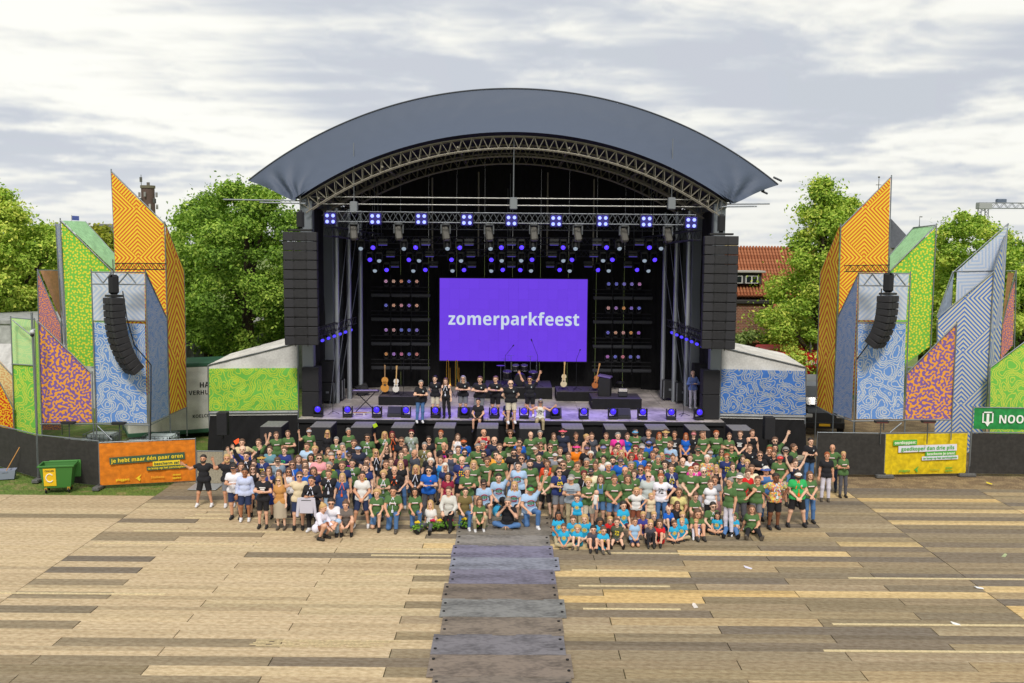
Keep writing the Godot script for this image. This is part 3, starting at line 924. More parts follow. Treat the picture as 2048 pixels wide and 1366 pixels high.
func mats_strip() -> void:
	var q := FastNoiseLite.new(); q.seed = 51; q.frequency = 0.012; q.fractal_octaves = 5
	var t := tex_of(256, 256, func(x, y):
		var v := 0.93 + 0.24 * q.get_noise_2d(x, y * 1.6) + 0.22 * q.get_noise_2d(x * 5.0, y * 9.0)
		return Color(v, v, v))
	var edge := [-32.6, -31.45, -30.4, -29.25, -28.15, -27.0, -25.85, -24.65, -23.45, -22.3, -21.2, -20.05, -18.9]
	var cols := ["867d70", "867f76", "8f8a86", "807d94", "8a8d9c", "7b7889", "7c7064", "848482", "85796c", "7a777c", "84776b", "7d7267"]
	var names := ["brown", "brown grey", "pale grey", "violet tinted", "blue grey", "dull violet", "dark brown", "smooth grey", "warm brown", "slate grey", "muddy brown", "earth brown"]
	for i in 12:
		var w := 2.95 + 0.12 * sin(i * 2.1); var dz: float = edge[i + 1] - edge[i] + 0.06
		var b := MB.new()
		var nu := 24; var nv := 6
		for j in nv + 1:
			for k in nu + 1:
				var x := (float(k) / nu - 0.5) * w; var z := (float(j) / nv - 0.5) * dz
				var y := 0.024 + 0.014 * maxf(0.0, sin(k * 0.55 + i * 1.7)) * (float(j) / nv) + 0.004 * (i % 2)
				b.v.append(Vector3(x, y, z)); b.n.append(Vector3.UP); b.uv.append(Vector2(x / 3.2 + 0.5, z / 3.2 + 0.2 + 0.05 * i))
		for j in nv:
			for k in nu:
				var s := j * (nu + 1) + k
				b.idx.append_array([s, s + 1, s + nu + 2, s, s + nu + 2, s + nu + 1])
		var s0 := nv * (nu + 1)
		for k in nu: b.quad(b.v[s0 + k] - Vector3(0, 0.022, 0), b.v[s0 + k + 1] - Vector3(0, 0.022, 0), b.v[s0 + k + 1], b.v[s0 + k])
		smooth(b)
		var o := thing("rubber_mat", names[i] + " rubber mat with corner holes in the strip across the wooden floor", "mat", Vector3(-0.2 + 0.05 * sin(i * 1.9), 0.004, (edge[i] + edge[i + 1]) * 0.5), rng.randf_range(-0.008, 0.008), "rubber mats laid across the floor")
		var m := tmat(t, 1.0, 0.62, Color.html(cols[i]))
		part(o, "mat_sheet", b.mesh(), m)
		for s in [-1, 1]:
			for e in [-1, 1]:
				var h := MB.new()
				h.tube(Vector3(s * (w * 0.5 - 0.09), 0.03, e * 0.28), Vector3(s * (w * 0.5 - 0.09), 0.05, e * 0.28), 0.034, 0.034, 8)
				part(o, "bolt", h.mesh(), M("17171a", 0.6))

# ---------------------------------------------------------------- stage
func arch(u: float, half: float, spring: float, rise: float) -> Vector2:   # u in -1..1 -> (x, y) on a circular arc
	var R := (half * half + rise * rise) / (2.0 * rise)
	var th := asin(half / R) * u
	return Vector2(R * sin(th), spring + rise - R + R * cos(th))

func arch_truss(o: Node, z: float, half: float, spring: float, rise: float, dep: float, mat: Material) -> void:
	var nseg := 44
	for k in 4:
		var m := MB.new()
		var pts := []
		for i in nseg + 1:
			var a := arch(2.0 * i / nseg - 1.0, half - (dep if k > 1 else 0.0) * 0.6, spring - (dep if k > 1 else 0.0), rise)
			pts.append(Vector3(a.x, a.y, z + (0.2 if k % 2 else -0.2)))
		m.path(pts, 0.03, 6)
		part(o, "arch_chord", m.mesh(), mat)
	for s in [-0.2, 0.2]:
		var w := MB.new()
		for i in nseg:
			var a := arch(2.0 * i / nseg - 1.0, half, spring, rise); var c := arch(2.0 * (i + 1) / nseg - 1.0, half, spring, rise)
			var d := arch(2.0 * (i + 0.5) / nseg - 1.0, half - dep * 0.6, spring - dep, rise)
			w.tube(Vector3(a.x, a.y, z + s), Vector3(d.x, d.y, z + s), 0.017, 0.017, 4, false); w.tube(Vector3(d.x, d.y, z + s), Vector3(c.x, c.y, z + s), 0.017, 0.017, 4, false)
		part(o, "arch_brace", w.mesh(), mat)

func stage() -> void:
	var o := thing("stage", "large concert stage with grey arched fabric roof and black back curtain", "stage", Vector3.ZERO)
	var H := 1.6
	var zf := -42.1; var zb := -53.0
	var b := MB.new()
	var q := FastNoiseLite.new(); q.seed = 61; q.frequency = 0.01; q.fractal_octaves = 5
	var ft := tex_of(256, 256, func(x, y):
		var v := 0.9 + 0.3 * q.get_noise_2d(x, y) + 0.14 * q.get_noise_2d(x * 7.0, y * 7.0)
		return Color(v, v, v))
	# deck boards, each two metres by one
	var fm := tmat(ft, 4.0, 0.55, Color.html("c0b8b4")); fm.uv1_triplanar = true; fm.uv1_world_triplanar = true; fm.uv1_scale = Vector3.ONE / 4.0
	for ix in 9:
		for iz in 5:
			var pb := MB.new()
			pb.bev(Vector3.ZERO, Vector3(1.99, 0.06, 2.17), 0.006)
			part(o, "stage_deck_board", pb.mesh(), fm).position = Vector3(-8.0 + 2.0 * ix, H - 0.03, zf - 1.09 - 2.18 * iz)
	b = MB.new(); b.bev(Vector3(0, H - 0.1, zf + 0.03), Vector3(18.1, 0.16, 0.06), 0.01)
	part(o, "edge_trim", b.mesh(), M("191a1e", 0.6))
	var black := grained("141418", 2.0, 0.95)
	for i in 9: sheet(o, "skirt", [Vector3(-9 + 2.0 * i, 0.0, zf - 0.03), Vector3(-7.02 + 2.0 * i, 0.0, zf - 0.03), Vector3(-7.02 + 2.0 * i, H - 0.18, zf - 0.03), Vector3(-9 + 2.0 * i, H - 0.18, zf - 0.03)], black, 0.05)
	# substructure that closes the volume under the deck
	b = MB.new(); b.box(Vector3(0, H * 0.5 - 0.05, (zf + zb) * 0.5 - 0.4), Vector3(17.8, H - 0.12, 10.0))
	part(o, "base_frame", b.mesh(), M("101013", 0.9))
	var alu := M("8f8a7e", 0.5, 0.4)
	var steel := M("8d939a", 0.5, 0.6)
	# roof arches
	for z in [-42.9, -46.4, -50.4]: arch_truss(o, z, 9.0, 10.75, 2.75, 0.5, alu)
	# longitudinal purlins
	for u in [-0.92, -0.6, -0.25, 0.25, 0.6, 0.92]:
		var a := arch(u, 8.8, 10.45, 2.75)
		var m := MB.new(); m.tube(Vector3(a.x, a.y, -42.7), Vector3(a.x, a.y, -52.0), 0.05, 0.05, 6)
		part(o, "purlin", m.mesh(), alu)
	# main columns
	for s in [-1, 1]:
		for z in [-43.2, -48.2, -52.0]:
			var m := MB.new()
			m.bev(Vector3(8.75 * s, 5.4, z), Vector3(0.5, 10.8, 0.5), 0.04)
			part(o, "column", m.mesh(), M("7f858c", 0.45, 0.5))
		for k in 3:
			var m := MB.new()
			m.tube(Vector3((8.1 - 0.35 * k) * s, H, -46.5 - 1.3 * k), Vector3((8.1 - 0.35 * k) * s, 10.6, -46.5 - 1.3 * k), 0.11, 0.11, 10)
			part(o, "tower_tube", m.mesh(), M("a7adb4", 0.4, 0.5))
		for k in 3:
			var m := MB.new()
			m.tube(Vector3(8.2 * s, H, -45.0 - k), Vector3((7.6 - 0.3 * k) * s, 10.2, -47.0 - k), 0.012, 0.012, 4)
			part(o, "guy_wire", m.mesh(), steel)
		# eaves beam and side curtain
		b = MB.new(); b.bev(Vector3(8.85 * s, 10.72, -47.6), Vector3(0.3, 0.3, 9.6), 0.02); part(o, "eaves_beam", b.mesh(), M("6a7076", 0.5, 0.4))
		sheet(o, "side_curtain", [Vector3(8.95 * s, 0.1, -44.2), Vector3(8.95 * s, 0.1, -53), Vector3(8.95 * s, 10.7, -53), Vector3(8.95 * s, 10.7, -44.2)], black, 0.1, 30, 6)
		sheet(o, "wing_curtain", [Vector3(8.6 * s, H, -51.3), Vector3(6.7 * s, H, -51.9), Vector3(6.7 * s, 9.4, -51.9), Vector3(8.6 * s, 9.4, -51.3)], black, 0.16, 26, 6)
		# outrigger tubes past the eaves
		for k in 2:
			b = MB.new(); b.tube(Vector3(8.7 * s, 10.75 - 0.12 * k, -42.8 + 0.25 * k), Vector3((12.2 - 1.6 * k if s < 0 else 10.8 - 0.6 * k) * s, 10.78 - 0.12 * k, -42.8 + 0.25 * k), 0.035, 0.035, 6); part(o, "outrigger_tube", b.mesh(), steel)
	for k in 2:
		b = MB.new(); b.tube(Vector3(-8.7, 10.95 - 0.3 * k, -43.3), Vector3(8.7, 10.95 - 0.3 * k, -43.3), 0.03, 0.03, 6); part(o, "tie_tube", b.mesh(), M("a9a9a6", 0.4, 0.5))
	for u in [-4.1, -1.75, 1.75, 4.1]:
		b = MB.new(); b.tube(Vector3(u, 8.0 if absf(u) > 3 else 8.4, -51.6), Vector3(u, 12.9 - absf(u) * 0.13, -51.6), 0.05, 0.05, 6); part(o, "back_post", b.mesh(), alu)
	# back curtain in drops
	for i in 12:
		var x0 := -8.7 + 1.45 * i
		var y0 := arch(clampf(x0 / 9.15, -1, 1), 9.15, 10.9, 2.85).y; var y1 := arch(clampf((x0 + 1.44) / 9.15, -1, 1), 9.15, 10.9, 2.85).y
		sheet(o, "back_curtain", [Vector3(x0, H, -52.4), Vector3(x0 + 1.44, H, -52.4), Vector3(x0 + 1.45, y1, -52.4), Vector3(x0, y0, -52.4)], black, 0.12, 14, 6)
	# roof skin
	b = MB.new()
	var nu := 48; var nv := 8
	for j in nv + 1:
		for i in nu + 1:
			var a := arch(2.0 * i / nu - 1.0, 9.15, 10.85, 2.85)
			b.v.append(Vector3(a.x, a.y, lerpf(-42.6, -53.2, float(j) / nv))); b.n.append(Vector3.UP); b.uv.append(Vector2(a.x, j))
	for j in nv:
		for i in nu:
			var s := j * (nu + 1) + i
			b.idx.append_array([s, s + 1, s + nu + 2, s, s + nu + 2, s + nu + 1])
	smooth(b)
	part(o, "roof_skin", b.mesh(), M("23262b", 0.8))
	# front canopy: from the lower front arch up and forward to the outer arc, with pulled corners
	b = MB.new()
	nu = 120; nv = 22
	for j in nv + 1:
		var w := float(j) / nv
		for i in nu + 1:
			var u := 2.0 * i / nu - 1.0
			var lo := arch(u, 9.05, 10.82, 2.82); var hi := arch(u, 11.52, 11.66, 4.01)
			var p := Vector3(lo.x, lo.y, -42.45).lerp(Vector3(hi.x, hi.y, -44.3), w)
			var belly := sin(PI * w)
			p += Vector3(0, -0.12, -0.12) * belly
			var end := smoothstep(0.86, 1.0, absf(u))
			# creases that fan out of the pulled corner, and level folds near the crown
			var cr := smoothstep(0.78, 1.0, absf(u))
			var an := atan2(w, (1.06 - absf(u)) * 3.0)
			p.z += 0.16 * cr * sin(an * 21.0) * smoothstep(0.02, 0.25, w) * smoothstep(1.0, 0.7, w)
			p.x -= signf(u) * 0.9 * smoothstep(0.9, 1.0, absf(u)) * sin(PI * w) * 0.6
			p.z += 0.035 * (1.0 - absf(u)) * nz.get_noise_2d(u * 90.0, w * 900.0) * smoothstep(0.45, 0.0, w) * minf(1.0, w * 12.0)
			p.z += 0.05 * nz.get_noise_2d(u * 300.0, w * 60.0) * belly
			p.y -= 0.35 * end * belly * (1.0 - w)
			b.v.append(p); b.n.append(Vector3.BACK); b.uv.append(Vector2(p.x, p.y))
	for j in nv:
		for i in nu:
			var s := j * (nu + 1) + i
			b.idx.append_array([s, s + nu + 1, s + nu + 2, s, s + nu + 2, s + 1])
	smooth(b)
	part(o, "canopy", b.mesh(), M("4b566a", 0.6))
	var hem := MB.new()
	var pts := []
	for i in nu + 1: pts.append(b.v[nv * (nu + 1) + i] + Vector3(0, 0.02, 0))
	hem.path(pts, 0.035, 5)
	part(o, "canopy_hem", hem.mesh(), M("3c4048", 0.7))
	# black top shell from the outer arc back to the roof
	b = MB.new()
	for i in nu + 1:
		var u := 2.0 * i / nu - 1.0
		var hi := arch(u, 11.52, 11.66, 4.01); var bk := arch(u, 9.15, 10.9, 2.95)
		b.v.append(Vector3(hi.x, hi.y, -44.32)); b.v.append(Vector3(bk.x, bk.y, -49.5)); b.n.append_array([Vector3.UP, Vector3.UP]); b.uv.append_array([Vector2(), Vector2()])
	for i in nu: b.idx.append_array([i * 2, i * 2 + 1, i * 2 + 3, i * 2, i * 2 + 3, i * 2 + 2])
	smooth(b)
	part(o, "canopy_back", b.mesh(), M("3a3f48", 0.75))
	for s in [[11.3, 12.0, 0.35], [10.6, 11.55, 0.3], [10.8, 11.4, 0.25]]:
		b = MB.new(); b.tube(Vector3(s[0], s[1], -44.3), Vector3(s[0] + s[2], s[1] - s[2] * 0.5, -44.2), 0.05, 0.05, 6); part(o, "frame_stub", b.mesh(), M("3c4046", 0.5, 0.4))
	# screen
	var sc := thing("video_screen", "large violet video wall reading zomerparkfeest at the back of the stage", "screen", Vector3(0.06, 0, -51.2))
	b = MB.new(); b.bev(Vector3(0, 5.2, -0.12), Vector3(7.62, 4.32, 0.18), 0.02); part(sc, "housing", b.mesh(), M("101014", 0.6))
	var led := MB.new(); led.box(Vector3.ZERO, Vector3(0.497, 0.522, 0.02)); var led_mesh := led.mesh()
	for ix in 15:
		for iy in 8: part(sc, "screen_panel", led_mesh, glow("723cf2", 0.55 + 0.01 * ((ix * 7 + iy * 5) % 3))).position = Vector3(-3.5 + 0.5 * ix, 3.3625 + 0.525 * iy, -0.015)
	text(sc, "lettering", "zomerparkfeest", Vector3(0.02, 5.24, 0.004), 6.65, glow("cfdcee", 0.62))
	var al := AreaLight3D.new()
	al.name = "screen_area_light"; al.area_size = Vector2(7.4, 4.1); al.light_color = Color.html("6a3ff2"); al.light_energy = 3.0; al.shadow_enabled = true
	al.position = Vector3(0.06, 5.2, -51.1); al.rotation.y = PI
	add_child(al)

var spots := []
func lamp_spot(at: Vector3, to: Vector3, hex: String, e: float, ang: float) -> void:
	var l := SpotLight3D.new()
	l.name = "stage_spot"
	l.light_color = Color.html(hex); l.light_energy = e; l.spot_angle = ang; l.spot_range = 40.0; l.light_size = 0.12; l.shadow_enabled = true; l.spot_attenuation = 2.0
	add_child(l, true)
	l.look_at_from_position(at, to, Vector3(0.01, 0.02, 1))

func moving_head(called: String, label: String, group: String, lens: String, e: float, tilt: float) -> Node3D:
	var o := thing(called, label, "stage light", Vector3.ZERO, 0.0, group)
	var dk := M("1c1d20", 0.5)
	var b := MB.new(); b.bev(Vector3(0, -0.06, 0), Vector3(0.30, 0.12, 0.24), 0.02); part(o, "base", b.mesh(), dk)
	for s in [-1, 1]:
		b = MB.new(); b.bev(Vector3(0.15 * s, -0.25, 0), Vector3(0.05, 0.34, 0.1), 0.012); part(o, "yoke", b.mesh(), dk)
	var bs := Basis(Vector3.RIGHT, tilt)
	b = MB.new()
	b.tube(Vector3(0, -0.3, 0) + bs * Vector3(0, 0, -0.2), Vector3(0, -0.3, 0) + bs * Vector3(0, 0, 0.16), 0.11, 0.125, 14); part(o, "head", b.mesh(), dk)
	b = MB.new(); b.ball(Vector3(0, -0.3, 0) + bs * Vector3(0, 0, 0.155), Vector3(0.105, 0.105, 0.105) * 0.98, 12, 8); part(o, "lens", b.mesh(), glow(lens, e))
	return o

func hue(h: String) -> String:
	var c := Color.html(h)
	return "orange" if c.r > 0.9 and c.b < 0.5 else "pink" if c.r > 0.8 else "blue" if c.r < 0.36 else "violet"

func stage_lights() -> void:
	# front lighting truss with four-cell blinders and grey moving heads
	var ft := thing("front_truss", "long aluminium box truss hung across the stage mouth", "truss", Vector3.ZERO)
	truss(ft, Vector3(-7.85, 10.11, -43.00), Vector3(7.71, 10.08, -43.00), 0.42, 0.5, M("7a7f86", 0.4, 0.6), 0.024)
	for px in [Vector3(-6.73, 10.60, -43.00), Vector3(0.02, 10.82, -43.00), Vector3(6.70, 10.87, -43.00)]:
		var hb := MB.new(); hb.tube(px, px + Vector3(0, 2.6, 0), 0.02, 0.02, 5); part(ft, "hoist_chain", hb.mesh(), M("8a8e94", 0.4, 0.6))
		hb = MB.new(); hb.bev(px + Vector3(0, -0.1, 0), Vector3(0.32, 0.5, 0.3), 0.03); part(ft, "chain_hoist", hb.mesh(), M("7d8288", 0.5))
	var first: Node3D
	var i := 0
	for p in [Vector3(-7.66, 10.01, -42.60), Vector3(-5.77, 10.01, -42.60), Vector3(-3.84, 10.02, -42.60), Vector3(-1.93, 10.00, -42.60), Vector3(-0.06, 9.99, -42.60), Vector3(1.81, 9.98, -42.60), Vector3(3.76, 10.00, -42.60), Vector3(5.60, 9.99, -42.60), Vector3(7.47, 9.95, -42.60)]:
		if first == null:
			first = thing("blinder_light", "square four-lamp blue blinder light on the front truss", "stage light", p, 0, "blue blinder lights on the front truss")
			var b := MB.new(); b.bev(Vector3.ZERO, Vector3(0.50, 0.50, 0.16), 0.03); part(first, "housing", b.mesh(), M("2a2080", 0.5))  # blue light from the lamps is painted into the housing colour
			for s in [-1, 1]:
				b = MB.new(); b.box(Vector3(0.27 * s, 0.12, 0), Vector3(0.03, 0.4, 0.06)); part(first, "bracket", b.mesh(), M("1c1d22", 0.5))
			for k in 4:
				b = MB.new(); b.tube(Vector3((k % 2 - 0.5) * 0.25, (int(k / 2) - 0.5) * 0.25, 0.07), Vector3((k % 2 - 0.5) * 0.25, (int(k / 2) - 0.5) * 0.25, 0.095), 0.075, 0.07, 14); part(first, "lamp", b.mesh(), glow("8f9cff", 1.5))
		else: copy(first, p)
		i += 1
	first = null
	for p in [Vector3(-6.77, 9.85, -43.20), Vector3(-4.87, 9.86, -43.20), Vector3(-2.87, 9.86, -43.20), Vector3(-1.02, 9.85, -43.20), Vector3(0.91, 9.87, -43.20), Vector3(2.76, 9.86, -43.20), Vector3(4.73, 9.85, -43.20), Vector3(6.60, 9.85, -43.20)]:
		if first == null:
			first = thing("profile_light", "large grey moving head hanging under the front truss", "stage light", p, 0, "grey moving heads under the front truss")
			var b := MB.new(); b.bev(Vector3(0, 0, 0), Vector3(0.34, 0.16, 0.26), 0.03); part(first, "base", b.mesh(), M("5c6066", 0.5))
			for s in [-1, 1]:
				b = MB.new(); b.bev(Vector3(0.19 * s, -0.24, 0), Vector3(0.06, 0.4, 0.14), 0.02); part(first, "yoke", b.mesh(), M("6a6e74", 0.5))
			b = MB.new(); b.bev(Vector3(0, -0.42, 0), Vector3(0.30, 0.62, 0.26), 0.05, Basis(Vector3.RIGHT, -0.3) * Basis(Vector3.BACK, 0.12)); part(first, "head", b.mesh(), M("54524e", 0.6))
		else: copy(first, p, [0.2, -0.15, 0.1, 0.25][i % 4])
		i += 1
	# three rows of fixtures behind, on their own trusses
	var rows := [[46.0, 9.57, -7.84, 7.81], [48.0, 8.94, -7.95, 7.69], [50.0, 8.36, -8.04, 7.53]]
	var desc := ["front", "middle", "rear"]
	for r in 3:
		var t := thing("lighting_truss", "dark box truss carrying the %s row of moving lights inside the stage" % desc[r], "truss", Vector3.ZERO, 0, "")
		truss(t, Vector3(rows[r][2], rows[r][1] + 0.25, -rows[r][0]), Vector3(rows[r][3], rows[r][1] + 0.25, -rows[r][0]), 0.32, 0.5, M("33363b", 0.5, 0.5), 0.022)
		for sx in [0.1, 0.5, 0.9]:
			var hb := MB.new(); var p0 := Vector3(lerpf(rows[r][2], rows[r][3], sx), rows[r][1] + 0.4, -rows[r][0]); hb.tube(p0, p0 + Vector3(0, 3.0, 0), 0.015, 0.015, 5); part(t, "hoist_chain", hb.mesh(), M("5a5e64", 0.4, 0.6))
	var protoA := moving_head("beam_light", "black moving head with blue lens on the front truss inside the stage", "blue moving heads above the screen", "4a30ff", 1.5, 0.55)
	var protoB := moving_head("spot_light", "black moving head with pale round lens on the front truss inside the stage", "pale moving heads above the screen", "a8b8c8", 0.5, 0.9)
	var st := thing("strobe_bar", "black strobe bar with dim strip on the front truss inside the stage", "stage light", Vector3.ZERO, 0, "strobe bars above the screen")
	var sb := MB.new(); sb.bev(Vector3(0, -0.12, 0), Vector3(0.44, 0.14, 0.2), 0.02); part(st, "housing", sb.mesh(), M("24262a", 0.5))
	sb = MB.new(); sb.box(Vector3(0, -0.28, 0.05), Vector3(0.42, 0.1, 0.12)); part(st, "lamp_bar", sb.mesh(), M("2c2d33", 0.4))
	sb = MB.new(); sb.box(Vector3(0, -0.34, 0.06), Vector3(0.38, 0.02, 0.1)); part(st, "light_strip", sb.mesh(), glow("5a48d8", 0.5))
	var row_of := {46: "front", 48: "middle", 50: "rear"}
	var fA := true; var fB := true; var fS := true
	for e in [["A", [Vector3(-6.33, 9.20, -46.00), Vector3(-4.36, 9.22, -46.00), Vector3(-2.44, 9.23, -46.00), Vector3(-0.51, 9.25, -46.00), Vector3(0.39, 9.26, -46.00), Vector3(2.32, 9.27, -46.00), Vector3(4.23, 9.29, -46.00), Vector3(6.20, 9.30, -46.00)]], ["A", [Vector3(-6.79, 8.63, -48.00), Vector3(-4.88, 8.64, -48.00), Vector3(-2.93, 8.66, -48.00), Vector3(-0.99, 8.67, -48.00), Vector3(0.91, 8.69, -48.00), Vector3(2.85, 8.70, -48.00), Vector3(4.76, 8.72, -48.00), Vector3(6.70, 8.73, -48.00)]], ["A", [Vector3(-6.23, 8.11, -50.00), Vector3(-4.31, 8.13, -50.00), Vector3(-2.42, 8.14, -50.00), Vector3(-0.51, 8.16, -50.00), Vector3(0.40, 8.16, -50.00), Vector3(2.30, 8.18, -50.00), Vector3(4.18, 8.19, -50.00), Vector3(6.12, 8.21, -50.00)]], ["B", [Vector3(-6.89, 9.20, -46.00), Vector3(-4.94, 9.21, -46.00), Vector3(-2.97, 9.23, -46.00), Vector3(-1.03, 9.24, -46.00), Vector3(0.92, 9.26, -46.00), Vector3(2.86, 9.27, -46.00), Vector3(4.81, 9.29, -46.00), Vector3(6.73, 9.31, -46.00)]], ["B", [Vector3(-6.35, 8.63, -48.00), Vector3(-4.42, 8.65, -48.00), Vector3(-2.47, 8.66, -48.00), Vector3(-0.53, 8.68, -48.00), Vector3(0.42, 8.69, -48.00), Vector3(2.38, 8.70, -48.00), Vector3(4.30, 8.72, -48.00), Vector3(6.25, 8.73, -48.00)]], ["B", [Vector3(-6.80, 8.11, -50.00), Vector3(-4.90, 8.12, -50.00), Vector3(-2.97, 8.14, -50.00), Vector3(-1.03, 8.15, -50.00), Vector3(0.90, 8.17, -50.00), Vector3(2.83, 8.18, -50.00), Vector3(4.75, 8.20, -50.00), Vector3(6.68, 8.21, -50.00)]], ["S", [Vector3(-5.89, 9.27, -46.00), Vector3(-3.94, 9.29, -46.00), Vector3(-1.98, 9.30, -46.00), Vector3(-0.06, 9.32, -46.00), Vector3(1.88, 9.33, -46.00), Vector3(3.82, 9.35, -46.00), Vector3(5.74, 9.37, -46.00)]], ["S", [Vector3(-5.79, 8.73, -48.00), Vector3(-3.93, 8.75, -48.00), Vector3(-1.98, 8.76, -48.00), Vector3(-0.06, 8.78, -48.00), Vector3(1.88, 8.79, -48.00), Vector3(3.84, 8.81, -48.00), Vector3(5.70, 8.82, -48.00)]], ["S", [Vector3(-5.81, 8.21, -50.00), Vector3(-3.90, 8.23, -50.00), Vector3(-2.01, 8.24, -50.00), Vector3(-0.06, 8.26, -50.00), Vector3(1.86, 8.27, -50.00), Vector3(3.74, 8.29, -50.00), Vector3(5.70, 8.30, -50.00)]]]:
		for p in e[1]:
			if e[0] == "A":
				if fA: protoA.position = p; fA = false
				else: copy(protoA, p, rng.randf_range(-0.3, 0.3), "black moving head with blue lens on the %s truss inside the stage" % row_of[int(-p.z)])
			elif e[0] == "B":
				if fB: protoB.position = p; fB = false
				else: copy(protoB, p, rng.randf_range(-0.3, 0.3), "black moving head with pale round lens on the %s truss inside the stage" % row_of[int(-p.z)])
			else:
				if fS: st.position = p; fS = false
				else: copy(st, p, 0.0, "black strobe bar with dim strip on the %s truss inside the stage" % row_of[int(-p.z)])
	for e in [["A", [Vector3(-6.33, 8.89, -46.00), Vector3(-2.44, 8.92, -46.00), Vector3(0.40, 8.94, -46.00), Vector3(2.33, 8.95, -46.00), Vector3(6.21, 8.98, -46.00)]]]:
		for p in e[1]: lamp_spot(p + Vector3(0, -0.2, 0.3), Vector3(p.x * 0.9, 1.6, -43.4), "6a48ff", 32.0, 24.0)
	# two ladder racks of small lights beside the screen
	for side in [-1, 1]:
		var nm := "by the drum microphones" if side > 0 else "above the acoustic guitar"
		var X: float = -5.68 if side < 0 else 5.59
		for r in 4:
			var y: float = [6.61, 5.39, 4.14, 2.91][r] - (0.05 if side > 0 else 0.0)
			var rk := thing("light_rack", "black shelf frame of stage lights, %s shelf on the rack %s" % [["top", "second", "third", "lowest"][r], nm], "light rack", Vector3(X, y, -51.2))
			for k in 2:
				var b := MB.new(); b.tube(Vector3(-1.5, 0.22 - 0.2 * k, 0.0), Vector3(1.5, 0.22 - 0.2 * k, 0.0), 0.025, 0.025, 6); part(rk, "rail", b.mesh(), M("2a2b30", 0.5, 0.4))
			for k in 3:
				var b := MB.new(); b.tube(Vector3(-0.5 + 0.52 * k, -0.4, -0.03), Vector3(-0.5 + 0.52 * k, 0.85, -0.03), 0.02, 0.02, 5); part(rk, "upright", b.mesh(), M("26272c", 0.5, 0.4))
			for k in 3:
				var lb := thing("batten_light", "black unlit batten light on the %s shelf of the rack %s" % [["top", "second", "third", "lowest"][r], nm], "stage light", Vector3(X - 1.0 + 1.02 * k, y - 0.18, -51.1), 0, "battens in the light racks")
				var b := MB.new(); b.bev(Vector3(0, 0, 0), Vector3(0.96, 0.14, 0.16), 0.015); part(lb, "housing", b.mesh(), M("3a3c41", 0.5))
				b = MB.new()
				for j in 12: b.tube(Vector3(-0.42 + 0.076 * j, -0.10, 0.02), Vector3(-0.42 + 0.076 * j, -0.07, 0.02), 0.03, 0.03, 6)
				part(lb, "lens_row", b.mesh(), M("4a4c52", 0.3))
			for k in 5:
				var c: String = (["ff9be0", "ffb08c", "ff8040", "4a48ff", "ff9a7c", "4a50ff", "ffa06c", "ff8c9c", "8a4cff", "ff9a70", "d07cff", "ffa0a0", "5060ff", "4a50ff", "8060ff", "ff8a20", "c86cff", "ff5c9c", "4a50ff", "ff6c5c"] if side < 0 else ["4a50ff", "4a50ff", "7060ff", "8060ff", "e070d8", "ff9c94", "b060e0", "ff8a20", "8050ff", "4a50ff", "5048ff", "ffa06c", "ff9c94", "ff8a20", "b040ff", "d050e0", "4a50ff", "ff6080", "5058ff", "7060ff"])[r * 5 + k]
				var sl := thing("wash_light", "small wash light glowing %s on the %s shelf of the rack %s" % [hue(c), ["top", "second", "third", "lowest"][r], nm], "stage light", Vector3(X - 0.72 + 0.39 * k, y + 0.24, -51.15), 0, "small wash lights in the racks")
				var b := MB.new(); b.bev(Vector3(0, 0.05, 0), Vector3(0.2, 0.1, 0.2), 0.02); part(sl, "base", b.mesh(), M("1e1f23", 0.5))
				for s in [-1, 1]:
					b = MB.new(); b.bev(Vector3(0.12 * s, 0.22, 0), Vector3(0.03, 0.26, 0.08), 0.008); part(sl, "yoke", b.mesh(), M("2a2b30", 0.5))
				b = MB.new(); b.tube(Vector3(0, 0.28, -0.1), Vector3(0, 0.28, 0.1), 0.09, 0.105, 12); part(sl, "head", b.mesh(), M("1a1b1f", 0.5))
				for j in 7:
					b = MB.new(); var an := TAU * j / 6.0
					var rr := 0.0 if j == 6 else 0.062
					b.tube(Vector3(cos(an) * rr, 0.28 + sin(an) * rr, 0.1), Vector3(cos(an) * rr, 0.28 + sin(an) * rr, 0.112), 0.02, 0.02, 8); part(sl, "lens", b.mesh(), glow(Color.html(c).lerp(Color.WHITE, 0.35).to_html(false), 0.6))
	# side ladders with small spots above the wings
	for side in [-1, 1]:
		var a: Vector3 = Vector3(-8.64, 5.07, -43.50) if side < 0 else Vector3(8.40, 5.03, -43.50); var z: Vector3 = Vector3(-7.65, 5.33, -48.50) if side < 0 else Vector3(7.61, 5.33, -48.50)
		var t := thing("side_truss", "short side truss carrying small spotlights on the stage's %s side" % ("blue banner" if side > 0 else "green banner"), "truss", Vector3.ZERO)
		truss(t, a, z, 0.3, 0.4, M("3a3a44", 0.4, 0.5), 0.02)
		for k in 7:
			var p := a.lerp(z, 0.06 + k * 0.14)
			var sl := thing("side_spotlight", "small black side spotlight under the truss by the %s banner" % ("blue" if side > 0 else "green"), "stage light", p + Vector3(0, -0.35, 0), 0.5 * -side, "small spotlights under the %s side truss" % ("blue banner" if side > 0 else "green banner"))
			var b := MB.new(); b.tube(Vector3(0, 0.1, -0.12), Vector3(0, -0.06, 0.14), 0.09, 0.1, 10); part(sl, "housing", b.mesh(), M("3a3c42", 0.5))
			b = MB.new(); b.box(Vector3(0, 0.14, 0), Vector3(0.05, 0.2, 0.05)); part(sl, "clamp", b.mesh(), M("2a2b30", 0.5))
			b = MB.new(); b.tube(Vector3(0, -0.055, 0.135), Vector3(0, -0.065, 0.15), 0.085, 0.085, 10); part(sl, "lens", b.mesh(), glow("4a3cff", 0.9))
		var top: Vector3 = Vector3(-8.04, 9.52, -44.00) if side < 0 else Vector3(8.01, 9.47, -44.00)
